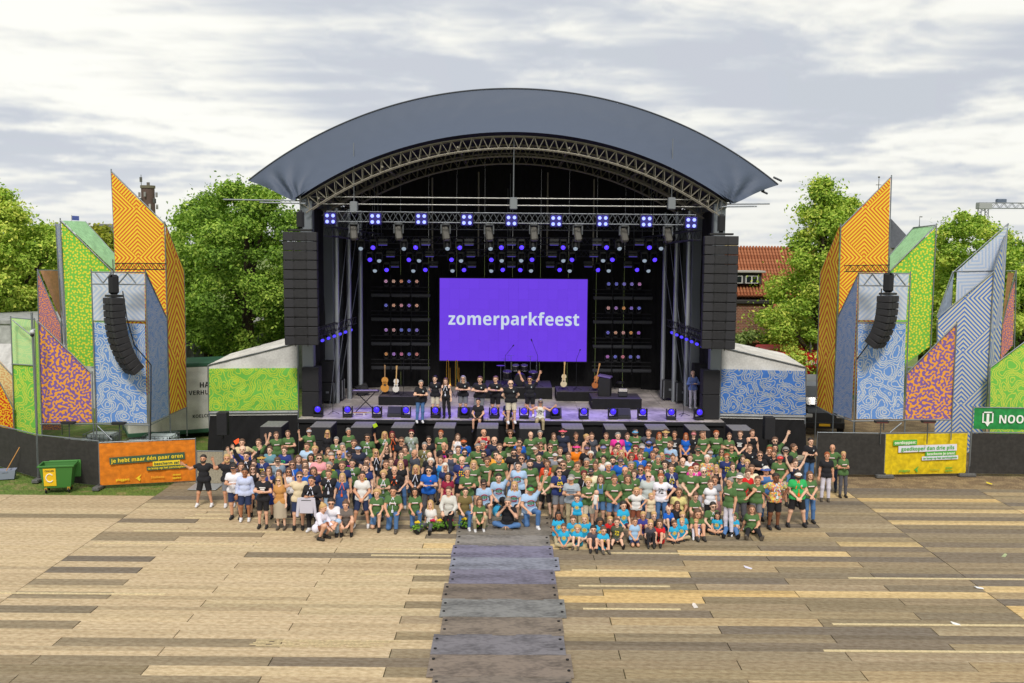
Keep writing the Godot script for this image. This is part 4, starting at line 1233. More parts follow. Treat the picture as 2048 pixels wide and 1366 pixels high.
		var t2 := thing("upper_side_truss", "short dark truss high behind the %s loudspeaker array" % ("blue banner side" if side > 0 else "green banner side"), "truss", Vector3.ZERO)
		truss(t2, top, top + Vector3(-1.6 * side, -0.25, -5.0), 0.4, 0.5, M("4a4d52", 0.4, 0.5), 0.025)

func line_array(called: String, label: String, at: Vector3, yaw: float, cnt: int, w: float, h: float, d: float, curve: float) -> void:
	var o := thing(called, label, "loudspeaker", at, yaw)
	var b := MB.new(); b.bev(Vector3(0, 0.12, 0), Vector3(w * 0.7, 0.08, d * 0.9), 0.01); part(o, "fly_frame", b.mesh(), M("1c1c1f", 0.5))
	b = MB.new(); b.bev(Vector3(0, 0.55, 0), Vector3(0.3, 0.75, 0.35), 0.08); part(o, "hoist_bag", b.mesh(), M("232428", 0.9))
	b = MB.new(); b.tube(Vector3(0, 0.9, 0), Vector3(0, 1.5, 0), 0.02, 0.02, 6); part(o, "hoist_chain", b.mesh(), M("6a6a6a", 0.4, 0.6))
	if curve > 0.5:
		b = MB.new(); b.path([Vector3(0.1, 0.3, -0.3), Vector3(0.16, -0.8, -0.42), Vector3(0.1, -1.8, -0.7), Vector3(0.2, -2.6, -1.3), Vector3(0.25, -3.6, -1.25), Vector3(0.2, -5.6, -1.2)], 0.022, 6); part(o, "cable", b.mesh(), M("141416", 0.6))
	var p := Vector3(0, 0.05, 0)
	for i in cnt:
		var a := curve * pow(float(i) / cnt, 1.6)
		var bs := Basis(Vector3.RIGHT, a)
		p += bs * Vector3(0, -h * 0.5, 0)
		var m := MB.new()
		m.bev(Vector3.ZERO, Vector3(w, h * 0.955, d), 0.018)
		m.box(Vector3(0, 0, d * 0.5 + 0.006), Vector3(w * 0.34, h * 0.82, 0.014))
		var c := part(o, "cabinet", m.mesh(), grained("2e2e33", 0.8, 0.7))
		c.transform = Transform3D(bs, p)
		for s in [-1, 1]:
			m = MB.new(); m.bev(Vector3(0, 0, 0), Vector3(0.035, h * 0.34, 0.02), 0.004)
			var l := part(c, "rigging_latch", m.mesh(), M("15161a", 0.4)); l.position = Vector3(s * w * 0.19, -h * 0.44, d * 0.5 + 0.01)
			m = MB.new(); m.bev(Vector3(0, 0, 0), Vector3(w * 0.27, h * 0.84, 0.012), 0.004)
			l = part(c, "grille", m.mesh(), grained("38383e", 0.15, 0.8)); l.position = Vector3(s * w * 0.345, 0, d * 0.5 + 0.004)
		p += bs * Vector3(0, -h * 0.5, 0)

func box_thing(called: String, label: String, cat: String, at: Vector3, size: Vector3, mat: Material, group := "", turn := 0.0) -> Node3D:
	var o := thing(called, label, cat, at, turn, group)
	var b := MB.new(); b.bev(Vector3(0, size.y * 0.5, 0), size, minf(0.02, size.y * 0.1)); part(o, "cabinet", b.mesh(), mat)
	b = MB.new(); b.bev(Vector3(0, size.y * 0.5, size.z * 0.5 + 0.003), Vector3(size.x * 0.93, size.y * 0.94, 0.014), 0.004); part(o, "grille", b.mesh(), grained("26262b", 0.2, 0.85))
	for s in [-1, 1]:
		b = MB.new(); b.bev(Vector3(s * (size.x * 0.5 + 0.004), size.y * 0.6, 0), Vector3(0.012, 0.08, 0.16), 0.003); part(o, "handle", b.mesh(), M("0e0e10", 0.5))
	return o

func mic_stand(at: Vector3, h: float, boom: Vector3, label: String) -> void:
	var o := thing("microphone_stand", label, "microphone", at)
	var m := M("2a2b30", 0.4, 0.4)
	for k in 3:
		var b := MB.new(); b.tube(Vector3(0, 0.12, 0), Vector3(cos(k * TAU / 3) * 0.28, 0.01, sin(k * TAU / 3) * 0.28), 0.012, 0.012, 5); part(o, "leg", b.mesh(), m)
	var b2 := MB.new(); b2.tube(Vector3(0, 0.05, 0), Vector3(0, h, 0), 0.012, 0.012, 6); part(o, "pole", b2.mesh(), m)
	b2 = MB.new(); b2.tube(Vector3(0, h, 0), Vector3(0, h, 0) + boom, 0.01, 0.01, 5); part(o, "boom", b2.mesh(), m)
	b2 = MB.new(); b2.tube(Vector3(0, h, 0) + boom, Vector3(0, h, 0) + boom * 1.18, 0.025, 0.03, 8); part(o, "microphone", b2.mesh(), M("17171a", 0.4))

func guitar(at: Vector3, turn: float, lean: float, body: String, neck: String, big: float, label: String) -> void:
	var o := thing("guitar", label, "guitar", at, turn)
	var B := Basis(Vector3.FORWARD, lean) * Basis(Vector3.RIGHT, -0.18)
	var b := MB.new()
	for e in [[0.0, 0.17], [0.20, 0.105], [0.36, 0.135]]:
		b.tube(B * Vector3(0, 0.28 + e[0], -0.04 * big), B * Vector3(0, 0.28 + e[0], 0.04 * big), e[1] * big, e[1] * big, 16)
	part(o, "body", b.mesh(), M(body, 0.25))
	b = MB.new(); b.box(B * Vector3(0, 0.86, 0.03), Vector3(0.05, 0.75, 0.025), B); part(o, "neck", b.mesh(), M(neck, 0.4))
	b = MB.new(); b.bev(B * Vector3(0, 1.28, 0.02), Vector3(0.08, 0.16, 0.025), 0.006, B); part(o, "headstock", b.mesh(), M(neck, 0.4))
	b = MB.new(); b.tube(B * Vector3(0, 0.42, 0.04 * big), B * Vector3(0, 0.42, 0.043 * big), 0.045 * big, 0.045 * big, 12); part(o, "sound_hole", b.mesh(), M("1a1410", 0.6))
	b = MB.new()
	for k in 3: b.tube(Vector3(0, 0.4, -0.1), Vector3(cos(k * TAU / 3 + 0.5) * 0.28, 0.0, -0.1 + sin(k * TAU / 3 + 0.5) * 0.25), 0.012, 0.012, 5)
	part(o, "stand", b.mesh(), M("1c1c20", 0.5))

func stage_gear() -> void:
	var dk := grained("26262b", 1.0, 0.75)
	line_array("main_line_array", "tall black line array of twelve cabinets beside the green banner", Vector3(-8.67, 9.38, -41.4), 0.10, 12, 1.36, 0.385, 0.62, 0.16)
	line_array("main_line_array", "tall black line array of twelve cabinets beside the blue banner", Vector3(8.50, 9.35, -41.4), -0.10, 12, 1.36, 0.385, 0.62, 0.16)
	# subwoofer stacks before the stage
	var tier := ["lowest", "middle", "topmost"]
	var k := 0
	for x in [-9.60, -7.62, -5.99, -4.38, -2.68, -0.95, 0.75, 2.48, 4.19, 5.89, 7.52, 9.25]:
		for t in 3:
			box_thing("subwoofer", "black subwoofer cabinet, %s of its stack in the row before the stage" % tier[t], "loudspeaker", Vector3(x, 0.003 + 0.553 * t, -40.4), Vector3(0.86, 0.548, 1.35), dk, "subwoofer stacks before the stage")
			if t == 2:
				var lid := MB.new(); lid.bev(Vector3(0, 0.553, 0), Vector3(0.84, 0.012, 1.33), 0.004); part(get_child(-1), "top_board", lid.mesh(), grained("8c8a90", 0.7, 0.6))
		k += 1
	for s in [[-11.75, "green"], [10.49, "blue"]]:
		box_thing("pole_speaker", "slim black loudspeaker on a stand before the %s banner's black skirt" % s[1], "loudspeaker", Vector3(s[0], 1.15, -40.6), Vector3(0.42, 0.95, 0.4), dk)
		var b := MB.new(); b.tube(Vector3(s[0], -0.05, -40.6), Vector3(s[0], 1.15, -40.6), 0.03, 0.03, 8); one("speaker_pole", b.mesh(), M("1c1c20", 0.5), "black pole under the slim loudspeaker before the %s banner" % s[1], "pole")
	# stacks at the stage edge
	for s in [[-8.59, "green"], [8.52, "blue"]]:
		for t in 2:
			box_thing("side_stack_speaker", "tall black loudspeaker, %s of the stack at the stage corner by the %s banner" % [["lower", "upper"][t], s[1]], "loudspeaker", Vector3(s[0], 1.603 + 1.06 * t, -43.0), Vector3(0.72, 1.05, 0.75), dk)
	for s in [[-8.50, "green", 1], [-8.27, "green", 2], [8.42, "blue", 1], [8.08, "blue", 2], [7.60, "blue", 3]]:
		var o := thing("flight_case", "black flight case with metal edges, %s case inside the stage by the %s banner" % [["first", "second", "third"][s[2] - 1], s[1]], "case", Vector3(s[0], 1.60, -45.5 - 0.9 * s[2]))
		var b := MB.new(); b.bev(Vector3(0, 0.55, 0), Vector3(0.62, 0.86, 0.6), 0.02); part(o, "shell", b.mesh(), M("1b1c20", 0.6))
		for sx in [-1, 1]:
			for sz in [-1, 1]:
				b = MB.new(); b.box(Vector3(0.31 * sx, 0.55, 0.30 * sz), Vector3(0.035, 0.88, 0.035)); part(o, "edge_rail", b.mesh(), M("9a9ea4", 0.4, 0.6))
				b = MB.new(); b.tube(Vector3(0.24 * sx - 0.02, 0.06, 0.22 * sz), Vector3(0.24 * sx + 0.02, 0.06, 0.22 * sz), 0.06, 0.06, 10); part(o, "castor", b.mesh(), M("2a2a2c", 0.6))
		b = MB.new(); b.bev(Vector3(0, 0.55, 0.305), Vector3(0.14, 0.1, 0.014), 0.004); part(o, "handle", b.mesh(), M("8a8e94", 0.4, 0.6))
	for s in [[-8.50, "green"], [8.68, "blue"]]:
		box_thing("side_fill_speaker", "black side fill loudspeaker on a flight case by the %s banner" % s[1], "loudspeaker", Vector3(s[0], 2.6, -46.4), Vector3(0.6, 1.0, 0.6), dk)
	# moving heads along the stage edge
	var first: Node3D
	for x in [-8.25, -6.99, -5.74, -4.50, -3.23, -2.00, -0.74, 0.54, 1.85, 3.08, 4.33, 5.59, 6.82, 8.00]:
		if first == null:
			first = thing("edge_moving_head", "black moving head with round blue lens standing along the stage edge", "stage light", Vector3(x, 1.6, -42.6), 0, "blue moving heads along the stage edge")
			var b := MB.new(); b.bev(Vector3(0, 0.06, 0), Vector3(0.40, 0.12, 0.34), 0.02); part(first, "base", b.mesh(), M("17171a", 0.5))
			for s in [-1, 1]:
				b = MB.new(); b.bev(Vector3(0.19 * s, 0.28, 0), Vector3(0.05, 0.36, 0.16), 0.015); part(first, "yoke", b.mesh(), M("1a1a1e", 0.5))
			b = MB.new(); b.tube(Vector3(0, 0.31, -0.16), Vector3(0, 0.34, 0.13), 0.14, 0.155, 16); part(first, "head", b.mesh(), M("1b1b20", 0.5))
			b = MB.new(); b.ball(Vector3(0, 0.34, 0.12), Vector3(0.125, 0.125, 0.07), 14, 8); part(first, "lens", b.mesh(), glow("3a20f0", 1.1))
		else: copy(first, Vector3(x, 1.6, -42.6), rng.randf_range(-0.15, 0.15))
	for s in [[-4.97, "keyboard stand"], [-1.97, "crossed-arm crew"], [1.81, "crew member with raised arms"], [4.77, "square stage riser"]]:
		var o := thing("floor_monitor", "black wedge monitor at the stage edge near the %s" % s[1], "loudspeaker", Vector3(s[0], 1.6, -42.9))
		var b := MB.new()
		var pf := [Vector3(0, 0, 0.28), Vector3(0, 0.12, 0.30), Vector3(0, 0.42, -0.05), Vector3(0, 0.30, -0.28), Vector3(0, 0, -0.26)]
		for i in 5: b.quad(pf[i] + Vector3(-0.34, 0, 0), pf[i] + Vector3(0.34, 0, 0), pf[(i + 1) % 5] + Vector3(0.34, 0, 0), pf[(i + 1) % 5] + Vector3(-0.34, 0, 0))
		for sx in [-0.34, 0.34]:
			for i in range(1, 4): b.tri(pf[0] + Vector3(sx, 0, 0), pf[i] + Vector3(sx, 0, 0), pf[i + 1] + Vector3(sx, 0, 0), Vector3(signf(sx), 0, 0))
		part(o, "cabinet", b.mesh(), grained("3a3b40", 0.5, 0.8))
		b = MB.new(); b.box(Vector3(0, 0.28, 0.14), Vector3(0.56, 0.36, 0.012), Basis(Vector3.RIGHT, -0.86)); part(o, "grille", b.mesh(), grained("2c2d31", 0.15, 0.8))
	# risers
	for r in [[-1.31, 1.95, 0.56, -48.2, 2.6, "drum", "black draped drum riser at the back of the stage"], [-6.11, -4.02, 0.42, -45.9, 1.6, "left", "black draped low riser under the guitars"], [2.14, 4.19, 0.46, -47.6, 1.9, "bass", "black draped riser under the pale electric guitar"], [3.64, 5.88, 0.5, -45.2, 1.7, "keys", "black draped square riser under the keyboards"]]:
		var o := thing("stage_riser", r[6], "riser", Vector3((r[0] + r[1]) * 0.5, 1.6, r[3] - r[4] * 0.5))
		var w: float = r[1] - r[0]
		var b := MB.new(); b.bev(Vector3(0, r[2] - 0.03, 0), Vector3(w, 0.06, r[4]), 0.01); part(o, "top", b.mesh(), grained("4a4650", 1.0, 0.6))
		for s in [[Vector3(-w / 2, 0, r[4] / 2 + 0.01), Vector3(w / 2, 0, r[4] / 2 + 0.01)], [Vector3(w / 2 + 0.01, 0, r[4] / 2), Vector3(w / 2 + 0.01, 0, -r[4] / 2)], [Vector3(-w / 2 - 0.01, 0, -r[4] / 2), Vector3(-w / 2 - 0.01, 0, r[4] / 2)]]:
			sheet(o, "drape", [s[0], s[1], s[1] + Vector3(0, r[2] - 0.02, 0), s[0] + Vector3(0, r[2] - 0.02, 0)], grained("18181c", 2.0, 0.95), 0.04, 16, 4)
	# drum kit
	var d := thing("drum_kit", "black drum kit with chrome rims and cymbals on the riser below the screen", "drums", Vector3(0.41, 2.16, -49.2))
	for e in [[0.0, 0.32, 0.45, 0.30, 0.42, "z", "bass_drum"], [-0.22, 0.88, 0.25, 0.17, 0.24, "y", "tom"], [0.2, 0.88, 0.25, 0.17, 0.24, "y", "tom"], [-0.62, 0.5, 0.1, 0.22, 0.36, "y", "floor_tom"], [0.64, 0.48, 0.05, 0.22, 0.36, "y", "floor_tom"]]:
		var b := MB.new()
		var c := Vector3(e[0], e[1], e[2]); var ax := Vector3(0, 0, 1) if e[5] == "z" else Vector3(0, 1, 0.25).normalized()
		b.tube(c - ax * e[4] * 0.5, c + ax * e[4] * 0.5, e[3], e[3], 20); part(d, e[6], b.mesh(), M("1c1c22", 0.25))
		b = MB.new()
		for s in [-1, 1]: b.tube(c + ax * (s * e[4] * 0.5 - 0.015), c + ax * (s * e[4] * 0.5 + 0.015), e[3] + 0.012, e[3] + 0.012, 20, false)
		part(d, "rim", b.mesh(), M("c9cdd4", 0.2, 0.9))
	var bb := MB.new(); bb.tube(Vector3(0, 0.32, 0.655), Vector3(0, 0.32, 0.667), 0.28, 0.28, 20); part(d, "drum_head", bb.mesh(), M("141416", 0.4))
	for e in [[-0.75, 1.25, -0.1], [-0.45, 1.45, 0.1], [0.5, 1.42, 0.05], [0.8, 1.2, -0.1], [-0.95, 0.95, 0.1]]:
		var b := MB.new(); b.tube(Vector3(e[0], 0, e[2] - 0.1), Vector3(e[0], e[1], e[2]), 0.012, 0.012, 5); part(d, "cymbal_stand", b.mesh(), M("a8acb4", 0.3, 0.8))
		b = MB.new(); b.lathe(Vector3(e[0], e[1], e[2]), [Vector2(0.001, 0.03), Vector2(0.05, 0.02), Vector2(0.22, 0.0)], 18); part(d, "cymbal", b.mesh(), M("8a6fae", 0.3, 0.6))
	mic_stand(Vector3(-0.32, 2.16, -48.5), 1.5, Vector3(0.35, 0.45, 0), "black boom microphone over the drums below the screen's lettering")
	mic_stand(Vector3(1.25, 2.16, -48.5), 1.5, Vector3(-0.28, 0.7, 0), "tall boom microphone at the right-hand cymbals of the drum kit")
	mic_stand(Vector3(-5.00, 2.02, -46.2), 1.6, Vector3(0.05, 0.2, 0.1), "black straight microphone stand on the guitar riser")
	mic_stand(Vector3(3.11, 2.06, -48.2), 1.5, Vector3(0.15, 0.4, 0.0), "black boom microphone on the riser beside the pale electric guitar")
	mic_stand(Vector3(-7.77, 1.6, -43.4), 1.3, Vector3(0.05, 0.15, 0), "short microphone stand at the stage corner by the green banner")
	mic_stand(Vector3(7.51, 1.6, -43.6), 1.1, Vector3(-0.05, 0.15, 0), "short microphone stand at the stage corner by the blue banner")
	guitar(Vector3(-5.91, 2.02, -46.6), 0.1, 0.0, "c88a34", "8a6a44", 1.15, "honey coloured acoustic guitar on a stand beside the white electric guitar")
	guitar(Vector3(-5.37, 2.02, -46.3), 0.0, 0.02, "d8d4cc", "c09a60", 0.9, "white electric guitar on a stand beside the acoustic guitar")
	guitar(Vector3(2.49, 2.06, -48.2), 0.0, 0.05, "cfc0a0", "c8a468", 0.9, "pale electric guitar on the riser beside the drums")
	guitar(Vector3(3.93, 2.06, -47.9), 0.0, 0.22, "b06a3c", "b8864c", 0.9, "sunburst electric bass leaning beside the black keyboard case")
	for s in [[895.0, "with music clip"], [913.0, "upright on its stand"]]:
		var x: float = -3.11 if s[0] < 900.0 else -2.68
		var o := thing("trombone", "brass trombone %s left of the drum riser" % s[1], "trombone", Vector3(x, 1.6, -48.5))
		var b := MB.new()
		b.path([Vector3(-0.05, 0.5, 0), Vector3(-0.05, 1.75, 0), Vector3(0.0, 1.83, 0), Vector3(0.05, 1.75, 0), Vector3(0.05, 0.9, 0)], 0.018, 8); part(o, "slide", b.mesh(), M("c89a3c", 0.25, 0.8))
		b = MB.new(); b.lathe(Vector3(0.12, 0.55, 0), [Vector2(0.13, 0.0), Vector2(0.07, 0.08), Vector2(0.035, 0.22), Vector2(0.02, 0.5), Vector2(0.018, 0.9)], 14); part(o, "bell", b.mesh(), M("c89a3c", 0.25, 0.8))
		b = MB.new()
		for kk in 3: b.tube(Vector3(0.12, 0.5, 0), Vector3(0.12 + cos(kk * TAU / 3) * 0.25, 0, sin(kk * TAU / 3) * 0.25), 0.012, 0.012, 5)
		part(o, "stand", b.mesh(), M("1c1c20", 0.5))
	# keyboard on crossed stand
	var o := thing("keyboard", "flat dark keyboard on a crossed black stand near the stage edge", "keyboard", Vector3(-6.43, 1.6, -44.0), 0.08)
	var b := MB.new(); b.bev(Vector3(0, 0.92, 0), Vector3(1.2, 0.09, 0.34), 0.02); part(o, "case", b.mesh(), M("3a3238", 0.5))
	b = MB.new(); b.box(Vector3(0, 0.97, 0.08), Vector3(1.05, 0.015, 0.14)); part(o, "keys", b.mesh(), M("b0a4b8", 0.4))
	for s in [-1, 1]:
		b = MB.new(); b.tube(Vector3(0.42 * s, 0.88, 0.05 * s), Vector3(-0.42 * s, 0.02, 0.05 * s), 0.025, 0.025, 6); part(o, "leg", b.mesh(), M("1a1a1e", 0.5))
	o = thing("keyboard_console", "tall black keyboard console with violet lit top on the square riser", "keyboard", Vector3(4.30, 2.1, -46.1), -0.25)
	b = MB.new(); b.bev(Vector3(0, 0.42, 0), Vector3(0.55, 0.84, 0.5), 0.02); part(o, "cabinet", b.mesh(), M("19191d", 0.7))
	b = MB.new(); b.bev(Vector3(0, 0.9, 0), Vector3(0.62, 0.08, 0.55), 0.02, Basis(Vector3.BACK, -0.15)); part(o, "keyboard_top", b.mesh(), M("6a5a94", 0.4))
	o = thing("accordion", "small white keyed accordion standing on the square riser", "accordion", Vector3(5.09, 2.1, -45.7), -0.1)
	b = MB.new(); b.bev(Vector3(0, 0.2, 0), Vector3(0.42, 0.36, 0.2), 0.03); part(o, "bellows", b.mesh(), M("2a2a30", 0.6))
	for kk in 9:
		b = MB.new(); b.bev(Vector3(-0.17 + 0.043 * kk, 0.33, 0.11), Vector3(0.036, 0.14, 0.03), 0.004); part(o, "key", b.mesh(), M("d8d4cc", 0.4))
	o = thing("stool", "round black drum stool on the square riser", "stool", Vector3(5.05, 2.1, -46.5))
	b = MB.new(); b.tube(Vector3(0, 0.52, 0), Vector3(0, 0.6, 0), 0.17, 0.18, 16); part(o, "seat", b.mesh(), M("17171a", 0.6))
	for kk in 3:
		b = MB.new(); b.tube(Vector3(0, 0.3, 0), Vector3(cos(kk * TAU / 3) * 0.22, 0.0, sin(kk * TAU / 3) * 0.22), 0.014, 0.014, 5); part(o, "leg", b.mesh(), M("3a3a40", 0.4, 0.5))
	o = thing("wedge_speaker", "black wedge loudspeaker tipped on the stage floor near the guitars", "loudspeaker", Vector3(-7.33, 1.6, -49.0), 0.3)
	b = MB.new(); b.bev(Vector3(0, 0.28, 0), Vector3(0.6, 0.5, 0.45), 0.03, Basis(Vector3.BACK, 0.35)); part(o, "cabinet", b.mesh(), M("1e1f23", 0.7))
	b = MB.new(); b.tube(Vector3(0.05, 0.3, 0.2), Vector3(0.05, 0.3, 0.24), 0.18, 0.18, 16); part(o, "cone", b.mesh(), M("2c2c30", 0.5))
	o = thing("skateboard", "small skateboard with blue edge under the keyboard stand", "skateboard", Vector3(-6.58, 1.6, -43.2), 0.1)
	b = MB.new(); b.bev(Vector3(0, 0.1, 0), Vector3(0.62, 0.02, 0.2), 0.006); part(o, "board", b.mesh(), M("b08a5c", 0.5))
	for sx in [-1, 1]:
		b = MB.new(); b.tube(Vector3(0.2 * sx, 0.045, -0.1), Vector3(0.2 * sx, 0.045, 0.1), 0.04, 0.04, 10); part(o, "wheel", b.mesh(), M("d8d8dc", 0.5))

# ---------------------------------------------------------------- decor towers
func towers() -> void:
	var red := Color.html("dc6428"); var yel := Color.html("f6d83a"); var cream := Color.html("d8d2b8"); var blu := Color.html("4a7ad2")
	var t_or := chev(red, yel)
	var t_bl := chev(blu, cream)
	var t_cb := contour(Color.html("6694dc"), Color.html("dcdcd8"), 5)
	var t_cg := contour(Color.html("78c850"), Color.html("dede54"), 9)
	var t_pu := blobs(Color.html("8260a8"), Color.html("f2a63a"), 12)
	var t_dt := dots(Color.html("7cc84a"), Color.html("f0e040"))
	var t_re := blobs(Color.html("f0bc1e"), Color.html("cc3a16"), 15)
	var orange := cloth(t_or, 2.0); var orange_s := cloth(t_or, 4.2); var chevb := cloth(t_bl, 2.25); var cbl := cloth(t_cb, 4.0); var cgr := cloth(t_cg, 4.2)
	orange.uv1_offset = Vector3(0.02, 0.35, 0); chevb.uv1_offset = Vector3(0.03, 0.4, 0); orange_s.uv1_offset = Vector3(0.25, 0, 0)
	var pur := cloth(t_pu, 3.3); var dot := cloth(t_dt, 3.0); var rd := cloth(t_re, 2.6); var cpale := cloth(contour(Color.html("7c9ad0"), Color.html("b7bccf"), 6), 3.6)
	var ltgreen := grained("b4ecb0", 1.2, 0.8); var ltblue := grained("b9c9de", 1.5, 0.8); var peach := grained("f6b47a", 1.2, 0.8)
	for mm in [ltgreen, ltblue, peach]:
		mm.backlight_enabled = true; mm.backlight = Color(0.3, 0.3, 0.3)
	var mint := cloth(contour(Color.html("b4e0a0"), Color.html("d2e6a4"), 19), 4.0); var palechev := cloth(chev(Color.html("b4c6e2"), Color.html("d3d8e2")), 2.5)
	var purp2 := cloth(blobs(Color.html("8a6a94"), Color.html("e89058"), 12), 1.7)
	banner_tower(-1, orange, orange_s, cbl, cpale, pur, dot, ltgreen, ltblue, chevb, palechev)
	banner_tower(1, orange, orange_s, cbl, cpale, pur, dot, ltgreen, ltblue, chevb, palechev)
	# left extras
	var o := thing("decor_tower", "low leaning tower panel of purple squiggles on peach with orange roof cloth", "decor tower", Vector3.ZERO)
	sheet(o, "front_panel", [Vector3(-20.59, 0.77, -43.50), Vector3(-19.67, 0.77, -43.50), Vector3(-19.52, 5.42, -43.50), Vector3(-20.43, 7.72, -43.50)], purp2)
	sheet(o, "roof_panel", [Vector3(-19.55, 5.58, -43.60), Vector3(-20.89, 5.65, -46.50), Vector3(-20.87, 7.65, -46.50), Vector3(-20.39, 7.72, -43.60)], peach, 0.05)
	poles(o, [[Vector3(-20.56, 0.32, -43.50), Vector3(-20.45, 7.78, -43.50)], [Vector3(-20.45, 7.72, -43.50), Vector3(-19.52, 5.33, -43.50)], [Vector3(-20.45, 7.72, -43.50), Vector3(-20.87, 7.65, -46.50)], [Vector3(-19.63, 0.55, -43.50), Vector3(-19.51, 5.59, -43.50)]])
	o = thing("decor_tower", "pale green tower with yellow contour lines beside the purple panel", "decor tower", Vector3.ZERO)
	sheet(o, "front_panel", [Vector3(-21.09, 0.52, -42.20), Vector3(-20.07, 0.53, -42.20), Vector3(-20.04, 3.74, -42.20), Vector3(-21.05, 3.79, -42.20)], cgr)
	sheet(o, "upper_panel", [Vector3(-21.25, 3.79, -42.60), Vector3(-20.23, 3.73, -42.60), Vector3(-20.21, 5.65, -42.60), Vector3(-21.22, 5.73, -42.60)], mint)
	sheet(o, "side_panel", [Vector3(-20.07, 0.53, -42.20), Vector3(-19.05, 0.93, -40.40), Vector3(-19.05, 5.57, -40.40), Vector3(-20.02, 5.68, -42.20)], cgr)
	poles(o, [[Vector3(-21.03, 0.36, -42.15), Vector3(-21.01, 5.84, -42.15)], [Vector3(-20.03, 0.37, -42.15), Vector3(-20.03, 5.77, -42.15)], [Vector3(-21.04, 5.78, -42.15), Vector3(-19.99, 5.70, -42.15)], [Vector3(-21.05, 3.82, -42.15), Vector3(-20.00, 3.76, -42.15)], [Vector3(-20.94, 5.67, -42.15), Vector3(-20.12, 5.01, -42.10)]])
	o = thing("security_camera", "round white security camera on a grey pole before the purple panel", "camera", Vector3.ZERO)
	poles(o, [[Vector3(-18.19, -0.30, -38.20), Vector3(-18.24, 6.26, -38.20)]], 0.045)
	var b := MB.new(); b.ball(Vector3(-18.15, 5.53, -38.00), Vector3(0.09, 0.09, 0.09), 10, 8); b.tube(Vector3(-18.15, 5.61, -38.00), Vector3(-18.13, 5.61, -38.20), 0.03, 0.03, 6); part(o, "camera_body", b.mesh(), M("c9ccd0", 0.4))
	b = MB.new(); b.ball(Vector3(-18.14, 5.42, -37.97), Vector3(0.075, 0.075, 0.075), 10, 8); part(o, "dome", b.mesh(), M("141418", 0.2))
	o = thing("decor_tower", "yellow panel with red squiggles leaning at the white tent", "decor tower", Vector3.ZERO)
	sheet(o, "front_panel", [Vector3(-22.41, 1.02, -42.00), Vector3(-20.95, 1.12, -42.00), Vector3(-20.96, 1.99, -42.00), Vector3(-22.26, 4.63, -42.00)], rd)
	sheet(o, "back_panel", [Vector3(-23.21, 1.66, -44.00), Vector3(-21.93, 1.67, -44.00), Vector3(-21.97, 3.16, -44.00), Vector3(-23.10, 4.43, -44.00)], cloth(blobs(Color.html("e8d49c"), Color.html("dfae78"), 15), 2.6))
	poles(o, [[Vector3(-22.36, 4.83, -42.00), Vector3(-20.94, 1.89, -42.00)], [Vector3(-20.98, 0.82, -42.00), Vector3(-20.98, 2.06, -42.00)], [Vector3(-23.42, 4.65, -44.00), Vector3(-21.93, 3.07, -44.00)]])
	# right extras
	o = thing("decor_tower", "tall blue and cream chevron tower beside the emergency exit sign", "decor tower", Vector3.ZERO)
	sheet(o, "front_panel", [Vector3(17.86, 0.38, -42.00), Vector3(19.91, 0.40, -42.00), Vector3(20.00, 7.98, -42.00), Vector3(17.78, 6.09, -42.00)], chevb)
	sheet(o, "upper_panel", [Vector3(19.18, 5.89, -43.60), Vector3(20.76, 7.63, -43.60), Vector3(21.26, 9.95, -43.60), Vector3(19.17, 8.01, -43.60)], palechev)
	sheet(o, "side_panel", [Vector3(19.94, 2.64, -42.00), Vector3(21.50, 3.88, -44.20), Vector3(21.56, 9.97, -44.20), Vector3(20.00, 7.98, -42.00)], cloth(t_bl, 4.0))
	sheet(o, "left_panel", [Vector3(17.76, 6.07, -42.10), Vector3(18.98, 6.49, -43.60), Vector3(19.04, 7.94, -43.60), Vector3(17.78, 6.11, -42.10)], ltblue)
	poles(o, [[Vector3(19.95, 1.16, -41.95), Vector3(19.97, 8.09, -41.95)], [Vector3(17.72, 6.08, -41.95), Vector3(19.98, 8.03, -41.95)], [Vector3(18.97, 7.94, -43.55), Vector3(21.25, 10.06, -43.55)], [Vector3(19.98, 7.98, -42.00), Vector3(21.57, 10.07, -44.20)], [Vector3(18.99, 7.98, -43.60), Vector3(20.76, 8.02, -43.60)], [Vector3(18.99, 7.98, -43.60), Vector3(19.01, 5.89, -43.60)], [Vector3(17.75, 5.99, -42.05), Vector3(17.83, 4.31, -42.05)], [Vector3(17.74, 6.11, -42.05), Vector3(18.99, 7.98, -43.60)]])
	o = thing("decor_tower", "slim peach tower with purple squiggles behind the blue chevron tower", "decor tower", Vector3.ZERO)
	sheet(o, "front_panel", [Vector3(22.41, 3.91, -46.00), Vector3(22.95, 4.60, -46.00), Vector3(22.88, 7.57, -46.00), Vector3(22.43, 5.74, -46.00)], purp2)
	sheet(o, "roof_panel", [Vector3(22.62, 5.72, -46.40), Vector3(23.32, 6.34, -47.80), Vector3(23.42, 7.90, -47.80), Vector3(23.02, 7.88, -46.40)], peach)
	poles(o, [[Vector3(23.06, 2.99, -46.00), Vector3(22.92, 8.03, -46.00)], [Vector3(22.44, 5.63, -46.00), Vector3(22.90, 7.98, -46.00)], [Vector3(23.37, 7.95, -47.80), Vector3(22.90, 7.98, -46.00)]])
	o = thing("decor_tower", "bright green panel with yellow contour lines above the emergency exit sign", "decor tower", Vector3.ZERO)
	sheet(o, "front_panel", [Vector3(19.85, 0.52, -41.40), Vector3(22.64, 0.54, -41.40), Vector3(22.32, 6.07, -41.40), Vector3(19.77, 4.06, -41.40)], cgr)
	poles(o, [[Vector3(19.84, 1.06, -41.35), Vector3(19.73, 4.15, -41.35)], [Vector3(19.73, 4.07, -41.35), Vector3(22.33, 6.13, -41.35)]])

